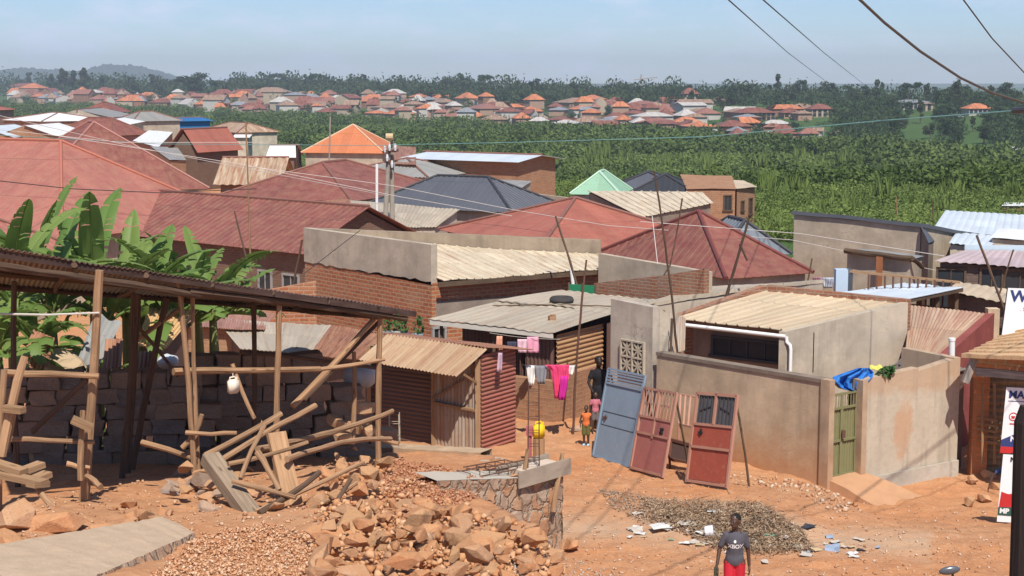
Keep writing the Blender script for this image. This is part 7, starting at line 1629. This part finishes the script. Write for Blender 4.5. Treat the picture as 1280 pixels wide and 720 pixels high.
gravel('gravel', 'grey brown gravel spread left of the dry grass heap', [(748, 612), (800, 618), (862, 640), (870, 665), (800, 655), (765, 636)], 1700, .009, .035, gravmat('gravel_brown', (.2, .13, .085), (.3, .22, .155), (.42, .34, .26)), .02)
# ================================================================== dry grass heap and litter
def dryheap():
    rng = np.random.default_rng(3); poly = [(800, 632), (830, 630), (850, 630), (905, 628), (950, 630), (1000, 660), (1018, 690), (960, 696), (900, 688), (860, 664), (815, 648)]; VV, FF, TT = [], [], []; n0 = 0; done = 0
    while done < 5200:
        px, py = rng.uniform(750, 1018), rng.uniform(612, 696)
        if not inpoly(px, py, poly): continue
        g = np.array(G(px, py)[:]); L = rng.uniform(.04, .16) * (2.6 if rng.random() < .04 else 1); a = rng.uniform(0, 6.28); e = rng.uniform(-.3, .5); d = np.array([math.cos(a) * math.cos(e), math.sin(a) * math.cos(e), math.sin(e)]) * L; w = np.array([-math.sin(a), math.cos(a), rng.uniform(-.6, .6)]) * rng.uniform(.004, .014)
        o = g + np.array([0, 0, rng.uniform(0, .09)]); VV.append(np.stack([o - w, o + d * .5 - w * .8 + [0, 0, .01], o + d, o + d * .5 + w * .8 + [0, 0, .01]])); FF.append(np.arange(4)[None] + n0); TT.append(np.full(4, rng.random())); n0 += 4; done += 1
    o = npmesh('dry_grass', np.concatenate(VV), np.concatenate(FF), gravmat('straw', (.14, .09, .055), (.26, .175, .105), (.42, .31, .2)), None, np.concatenate(TT)); tag(o, 'heap of dry cut grass and straw dumped beside the road', 'grass heap', None, 'stuff')
dryheap()
rl = random.Random(12); LC = [simple('litter_%s' % n, c, .2, 8, .1, .6) for n, c in (('white', (.62, .6, .56)), ('pale', (.5, .44, .37)), ('blue', (.3, .36, .45)), ('green', (.12, .3, .2)), ('black', (.04, .04, .05)), ('tan', (.5, .38, .22)))]
LN = ['crumpled white plastic scrap', 'pale scrap of plastic', 'bluish scrap of plastic', 'green scrap of plastic', 'black scrap of plastic', 'tan scrap of card']
def litter(px, py, s, k, label=None, group='litter along the lower edge of the dry grass heap'):
    g = G(px, py); m = MB(); a = rl.uniform(0, 6.28); r = rl.uniform(.4, .8); P = []
    for i in range(4):
        P.append([g + V((math.cos(a) * (i - 1.5) * s * .5 - math.sin(a) * (j - 1.5) * s * r * .5, math.sin(a) * (i - 1.5) * s * .5 + math.cos(a) * (j - 1.5) * s * r * .5, .02 + s * .35 * abs(noise.noise(V((i * 1.3 + px, j * 1.1, py)))))) for j in range(4)])
    m.grid(P); tag(m.build('litter', LC[k], None, False, .006), label or (LN[k] + ' in the litter along the edge of the dry grass heap'), 'litter', group)
for _ in range(46):
    px = rl.uniform(785, 1105); lo = interp(px, [(785, 660), (860, 672), (1000, 690), (1105, 690)]); litter(px, lo + rl.gauss(0, 9), rl.uniform(.05, .15), rl.choices(range(6), [5, 5, 2, .7, 1.5, 2])[0])
for px, py, s, k, lab in ((865, 656, .32, 1, 'pale flattened sheet at the foot of the dry grass heap'), (830, 660, .3, 0, 'white bag lying left of the pale sheet'), (795, 664, .25, 1, 'pale bag at the left end of the litter'), (895, 640, .2, 0, 'white scrap caught on top of the dry grass heap'), (1010, 660, .2, 4, 'black bag right of the dry grass heap'), (888, 668, .3, 0, 'bright white bag left of the walking boy'), (1040, 688, .3, 2, 'bluish sheet low in the litter at the right')): litter(px, py, s, k, lab, None)
g = G(886, 672); m = MB(); m.tube([g + V((-.06, 0, .1)), g + V((.07, -.02, .12))], [.09, .1], 12); tag(m.build('can', simple('can_silver', (.7, .7, .72), .1, 4, 0, .3, .6), None, True), 'shiny silver tin lying in the litter left of the boy', 'can')
g = G(1187, 712); t = thing('motorcycle_mirror', 'dark mirror of a vehicle poking up at the bottom edge right', 'mirror', at(1187, 716, 15)); m = MB(); c = at(1187, 713, 15); rows = []
for i in range(9):
    th = PI * i / 8; rows.append([c + V((.10 * math.sin(th) * math.cos(2 * PI * j / 14) + .03 * math.cos(th), .03 * math.sin(th) * math.sin(2 * PI * j / 14), .045 * math.cos(th))) for j in range(15)])
m.grid(rows); m.build('housing', simple('mirror_dark', (.09, .095, .11), .2, 4, 0, .25, .6), t, True); m = MB(); m.tube([c + V((.03, 0, -.03)), c + V((.08, .02, -.4)), flat(c + V((.1, .02, 0)), gz(c.x, c.y))], .012, 6); m.build('stalk', simple('metal_black', (.03, .03, .03), .1, 4, 0, .4), t)
# ================================================================== banana plants
bl_m = NM('banana_leaf'); uvb = bl_m.tc.outputs['UV']; nb1 = bl_m.noise(bl_m.map(uvb, (2, 30, 1)), 1, 4, .6); rb_ = bl_m.n('ShaderNodeObjectInfo').outputs['Random']
cb = bl_m.mix(nb1, (.075, .155, .028), (.17, .27, .06)); cb = bl_m.mix(bl_m.math('MULTIPLY', rb_, .5), cb, (.28, .34, .09)); sxb = bl_m.n('ShaderNodeSeparateXYZ', None, Vector=uvb); rib_ = bl_m.math('LESS_THAN', bl_m.math('ABSOLUTE', sxb.outputs[0]), .03); cb = bl_m.mix(rib_, cb, (.38, .42, .16)); bl_m.bump(nb1, .3, .01); bl_m.done(cb, .5, .4)
trb = bl_m.n('ShaderNodeBsdfTranslucent', None, Color=cb); mxb = bl_m.n('ShaderNodeMixShader'); mxb.inputs[0].default_value = .35; bl_m.t.links.new(bl_m.b.outputs[0], mxb.inputs[1]); bl_m.t.links.new(trb.outputs[0], mxb.inputs[2]); bl_m.t.links.new(mxb.outputs[0], bl_m.out.inputs[0])
bstem = simple('banana_stem', (.17, .19, .07), .4, 3, .3)
def leaf(mb, base, az, el, L, W, droop, rng, twist=0):
    """blade with midrib channel and torn edges"""
    n = 22; d = V((math.cos(az), math.sin(az), 0)); p = V(base); e = el; pts = []
    for i in range(n + 1):
        pts.append(V(p)); p = p + (d * math.cos(e) + V((0, 0, math.sin(e)))) * (L / n); e -= droop / n * (1 + i / n)
    sidev = V((-d.y, d.x, 0)); st = [.16, 1]
    pet = int(n * .16)
    mb.tube(pts, [lerp(.035, .008, i / n) for i in range(n + 1)], 6)
    for sg in (-1, 1):
        grp = []; 
        def flush(g):
            if len(g) < 2: return
            mb.grid([[a for a, b, c in g], [b for a, b, c in g], [c for a, b, c in g]], [[(0, k) for k in range(len(g))], [(.5 * sg, k) for k in range(len(g))], [(1 * sg, k) for k in range(len(g))]])
        tear = 0
        for i in range(pet, n + 1):
            t_ = (i - pet) / (n - pet); w_ = W * .5 * (math.sin(PI * min(1, t_ * .93 + .07)) ** .55); tan = (pts[min(i + 1, n)] - pts[max(i - 1, 0)]).normalized(); nrm = sidev.cross(tan).normalized()
            if nrm.z < 0: nrm = -nrm
            sv = (sidev * math.cos(twist) + nrm * math.sin(twist)); up = .22 * w_; dr = tear * w_ * .5
            a = pts[i]; b = a + sv * sg * w_ * .5 + nrm * up - V((0, 0, dr * .4)); c = a + sv * sg * w_ + nrm * (up * .9) - V((0, 0, dr)) + tan * w_ * .12
            grp.append((a, b, c))
            if rng.random() < .42 and i < n - 1: flush(grp); tear = rng.uniform(0, .7); a2 = a + tan * .012; grp = [(a2, b + tan * .05 - V((0, 0, .04 * tear)), c + tan * .1 - V((0, 0, .16 * tear)))]
        flush(grp)
def banana(label, px, Y, top_py, seed, nl=8, spread=1.0, az0=None):
    r = random.Random(seed); x = (px - 640) / FPX * Y; z0 = gz(x, Y); zt_ = at(px, top_py, Y).z; Hh = zt_ - z0; t = thing('banana_plant', label, 'banana plant', (x, Y, z0), 0, None)
    sh_ = Hh * .6; m = MB(); m.tube([(x, Y, z0 - .1), (x + .03, Y, z0 + sh_ * .5), (x, Y, z0 + sh_)], [.17, .14, .08], 10); m.build('stem', bstem, t)
    for k in range(nl):
        az = r.uniform(0, .6) + 2 * PI * k / nl; el = r.uniform(.85, 1.45) if k % 3 else r.uniform(.4, .8); m = MB(); L = Hh * r.uniform(.36, .5)
        leaf(m, (x, Y, z0 + sh_ - .15), az, el, L, r.uniform(.42, .6), r.uniform(.3, 1.35) * spread, r, r.uniform(-.35, .35)); m.build('leaf', bl_m.m, t, True)
    return t
for a_ in (('tallest banana plant at the left edge above the shed roof', 8, 31, 205, 1, 9), ('banana plant with upright leaves third from the left edge', 58, 32, 232, 2, 8), ('banana plant with one spear leaf standing above the shed roof', 112, 33.5, 226, 3, 7, .7), ('banana plant with leaning leaves behind the middle of the shed roof', 152, 34.5, 268, 4, 9), ('banana plant with torn leaves left of the last one', 190, 35.5, 280, 5, 8), ('last banana plant on the right in front of the dark red gable', 243, 36, 282, 6, 9), ('low banana plant drooping below the shed roof at left', 38, 29.6, 345, 7, 9, 1.5), ('banana plant rising between the tallest one and the upright one', 34, 34, 222, 15, 8), ('banana plant right of the spear leaf above the shed roof', 132, 32.5, 250, 16, 8), ('banana plant below the middle of the dark red roof eave', 207, 33.2, 268, 17, 8), ('last but one banana plant on the right above the shed roof', 262, 35.2, 276, 18, 8), ('leaning banana plant between the salmon roof and the shed', 30, 33, 240, 12, 8), ('banana plant crowding the middle group above the shed roof', 172, 33, 262, 13, 8), ('banana plant in the group just left of the red gable windows', 222, 35, 290, 14, 7), ('young banana plant under the left of the shed roof', 92, 30.5, 392, 8, 7, 1.3), ('young banana plant at the far left below the shed roof', -12, 30, 310, 9, 8, 1.3)): banana(*a_)
# ================================================================== poles and wires
conc_p = plaster('pole_concrete', (.30, .26, .21)); ins = simple('insulator', (.6, .6, .6), .1, 4, 0, .4)
Yp = 72; pb = at(486, 270, Yp); zg_ = gz(pb.x, pb.y); t = thing('electricity_pole', 'weathered double electricity pole with insulators and fittings at its top', 'pole', flat(pb, zg_)); m = MB(); a, b = at(482, 268, Yp), at(486, 182, Yp); m.tube([flat(a, zg_), a, b], [.13, .12, .09], 9); m.cut(); a2, b2 = at(490, 268, Yp + .2), at(490, 176, Yp + .2); m.tube([flat(a2, zg_), a2, b2], [.13, .12, .08], 9); m.build('mast', conc_p, t)
m = MB(); m.beam(at(478, 190, Yp - .1), at(498, 188, Yp - .1), .12); m.cut(); m.beam(at(480, 202, Yp - .1), at(497, 201, Yp - .1), .1); m.build('crossarm', rustm, t); m = MB()
for px, py in ((481, 186), (487, 184), (494, 184), (484, 197), (490, 205)): p = at(px, py, Yp - .25); m.tube([p - V((0, 0, .16)), p, p + V((0, 0, .16))], [.045, .065, .035], 8); m.cut()
m.build('insulator', ins, t); m = MB(); p = at(487, 171, Yp); m.tube([p - V((.16, .05, 0)), p + V((.16, -.05, 0))], .16, 12); m.build('cap', simple('cap_tan', (.5, .38, .22), .2, 4, 0), t)
p = at(471, 205, 68); m = MB(); m.tube([at(471, 254, 68), p], .06, 8); m.tube([flat(p, gz(p.x, p.y)), at(471, 254, 68)], .05, 6); tag(m.build('pipe', pvc), 'thin white upright pipe left of the double electricity pole', 'pipe')
def tpole(label, top, bot, Y, r=.03, mat=pwd_, extra=()):
    t_, b = at(*top, Y), at(*bot, Y); m = MB(); d = (b - t_).normalized(); zg = gz(b.x, b.y); b = b + d * max(0, (b.z - zg) / max(.3, -d.z)); m.pole(b, t_, r * 1.2, r * .8, .012, int(top[0]))
    for a, c in extra: m.pole(at(*a, Y), at(*c, Y), r * .8, r * .6, .01, int(a[0]))
    return tag(m.build('wooden_pole', mat), label, 'pole')
tpole('slender wooden pole rising from the plaster parapet roof beside the white pipe', (694.5, 270), (723, 368), 47.5, .035)
tpole('rusty thin rod pole standing in the alley by the brick base', (733, 325), (719, 506), 38.4, .028, rustm)
tpole('forked thin pole standing before the maroon hipped roof', (818, 214), (844, 446), 37.6, .026, pwd_, [((853, 248), (838, 330)), ((838, 330), (830, 345))])
tpole('crooked pole with a rag leaning before the right end of the maroon roof', (936, 272), (906, 368), 44, .045, pwd_, [((925, 305), (934, 326))])
tpole('tall leaning pole before the dark brick row house at right', (1221, 294), (1251, 376), 44, .04)
tpole('short leaning pole right of the tall leaning one at right', (1267, 312), (1255, 352), 47, .03)
tpole('crooked thin pole before the dark red gable', (293, 264), (312, 350), 46, .03)
tpole('tall very thin pole behind the crooked one at the red gable', (307, 153), (312, 352), 52, .03, woodm)
tpole('light pole leaning against the plaster parapet corner', (378, 300), (366, 362), 50, .04)
tpole('thin dark stick standing in the lilac roofed yard', (1015, 323), (1011, 346), 52, .03)
tpole('long pole stuck in the wetland edge beyond the blank building', (1120, 245), (1124, 285), 75, .03, woodm)
tpole('thin pole among the bright green crops behind the right house', (1165, 248), (1167, 285), 74, .03)
tpole('lamp-like slim post behind the orange pyramid roof', (413, 146), (412, 176), 105, .06, conc_p)
Y = 12.6; t = thing('electricity_pole', 'dark creosoted pole cut off by the lower right picture edge', 'pole', flat(at(1285, 700, Y), gz(4, Y))); p = at(1287, 528, Y); q = at(1282, 735, Y); m = MB(); m.tube([flat(q, gz(q.x, q.y) - .1), q, p, p + V((.02, 0, .12))], [.135, .13, .12, .10], 12); m.build('mast', wood('creosote', (.035, .027, .024)), t)
wk = simple('wire_dark', (.06, .055, .055), .1, 3, 0, .5); wp_ = simple('wire_pale', (.55, .5, .46), .1, 3, 0, .6); wt = simple('wire_teal', (.20, .40, .36), .1, 3, 0, .5)
GW_ = 'overhead wires at the top right'
wire('overhead_wire', 'leftmost dark overhead wire in the sky at the top right', [(560, -310, 10), (895, -14, 24), (985, 66, 60), (1062, 124, 400)], .013, wk, 0, 'wire', GW_)
wire('overhead_wire', 'second dark overhead wire from the left in the sky', [(600, -310, 10), (938, -14, 24), (1030, 66, 60), (1106, 126, 400)], .013, wk, 0, 'wire', GW_)
wire('overhead_wire', 'thick twisted overhead cable sweeping down to the right edge', [(780, -330, 12), (1058, -16, 18), (1105, 28, 19.5), (1150, 64, 21), (1200, 97, 23), (1240, 116, 25), (1300, 134, 28), (1700, 200, 45)], .019, simple('cable_grey', (.13, .13, .125), .2, 8, 0), 0, 'wire', None)
wire('overhead_wire', 'steep single wire in the top right corner of the sky', [(1000, -300, 13), (1194, -14, 20), (1240, 48, 22), (1300, 112, 25), (1560, 300, 40)], .010, wk, 0, 'wire', None)
wire('cable', 'pale teal cable crossing the wetland from the double pole to the right edge', [(489, 181, 71.8), (640, 178, 62), (880, 171, 50), (1100, 151, 40), (1272, 138, 33), (1310, 135, 31), (1800, 90, 22)], .012, wt, 0, 'wire')
wire('cable', 'pale teal cable running left from the double electricity pole', [(-20, 168, 60), (200, 180, 66), (489, 182, 71.8)], .013, wt, 0, 'wire')
m = MB(); m.tube([at(1268, 138.4, 33.1), at(1295, 136.2, 31.8)], .07, 8); tag(m.build('cable_joint', wk), 'dark cable joint at the right end of the teal cable', 'joint')
for k, (pts, mt, lab) in enumerate(((((-20, 140, 58), (165, 183, 62), (330, 215, 66), (486, 245, 71)), wp_, 'pale wire sloping from the upper left across the maroon roofs'), (((60, 168, 60), (300, 205, 58), (500, 246, 56), (640, 270, 54)), wp_, 'pale wire sloping over the blue black hipped roof'), (((-20, 224, 40), (90, 236, 42), (200, 241, 44), (320, 236, 46)), wk, 'dark slack wire across the large salmon roof'), (((310, 208, 60), (490, 232, 60), (640, 262, 60), (760, 282, 58), (990, 300, 56), (1170, 338, 54)), wp_, 'long pale wire running right across the middle roofs'), (((800, 277, 50), (1000, 292, 50), (1180, 320, 48)), wp_, 'pale wire above the right side roofs'), ((( -20, 160, 62), (150, 178, 64), (330, 178, 66)), wp_, 'faint pale wire over the far left roofs'), (((380, 342, 46), (450, 288, 47.5)), wk, 'dark stay wire across the plaster parapet'), (((815, 268, 44), (822, 330, 43)), wp_, 'loose pale cord hanging from the forked pole'))):
    wire('wire', lab, pts, .011 if mt is not wk else .012, mt, .0, 'wire')
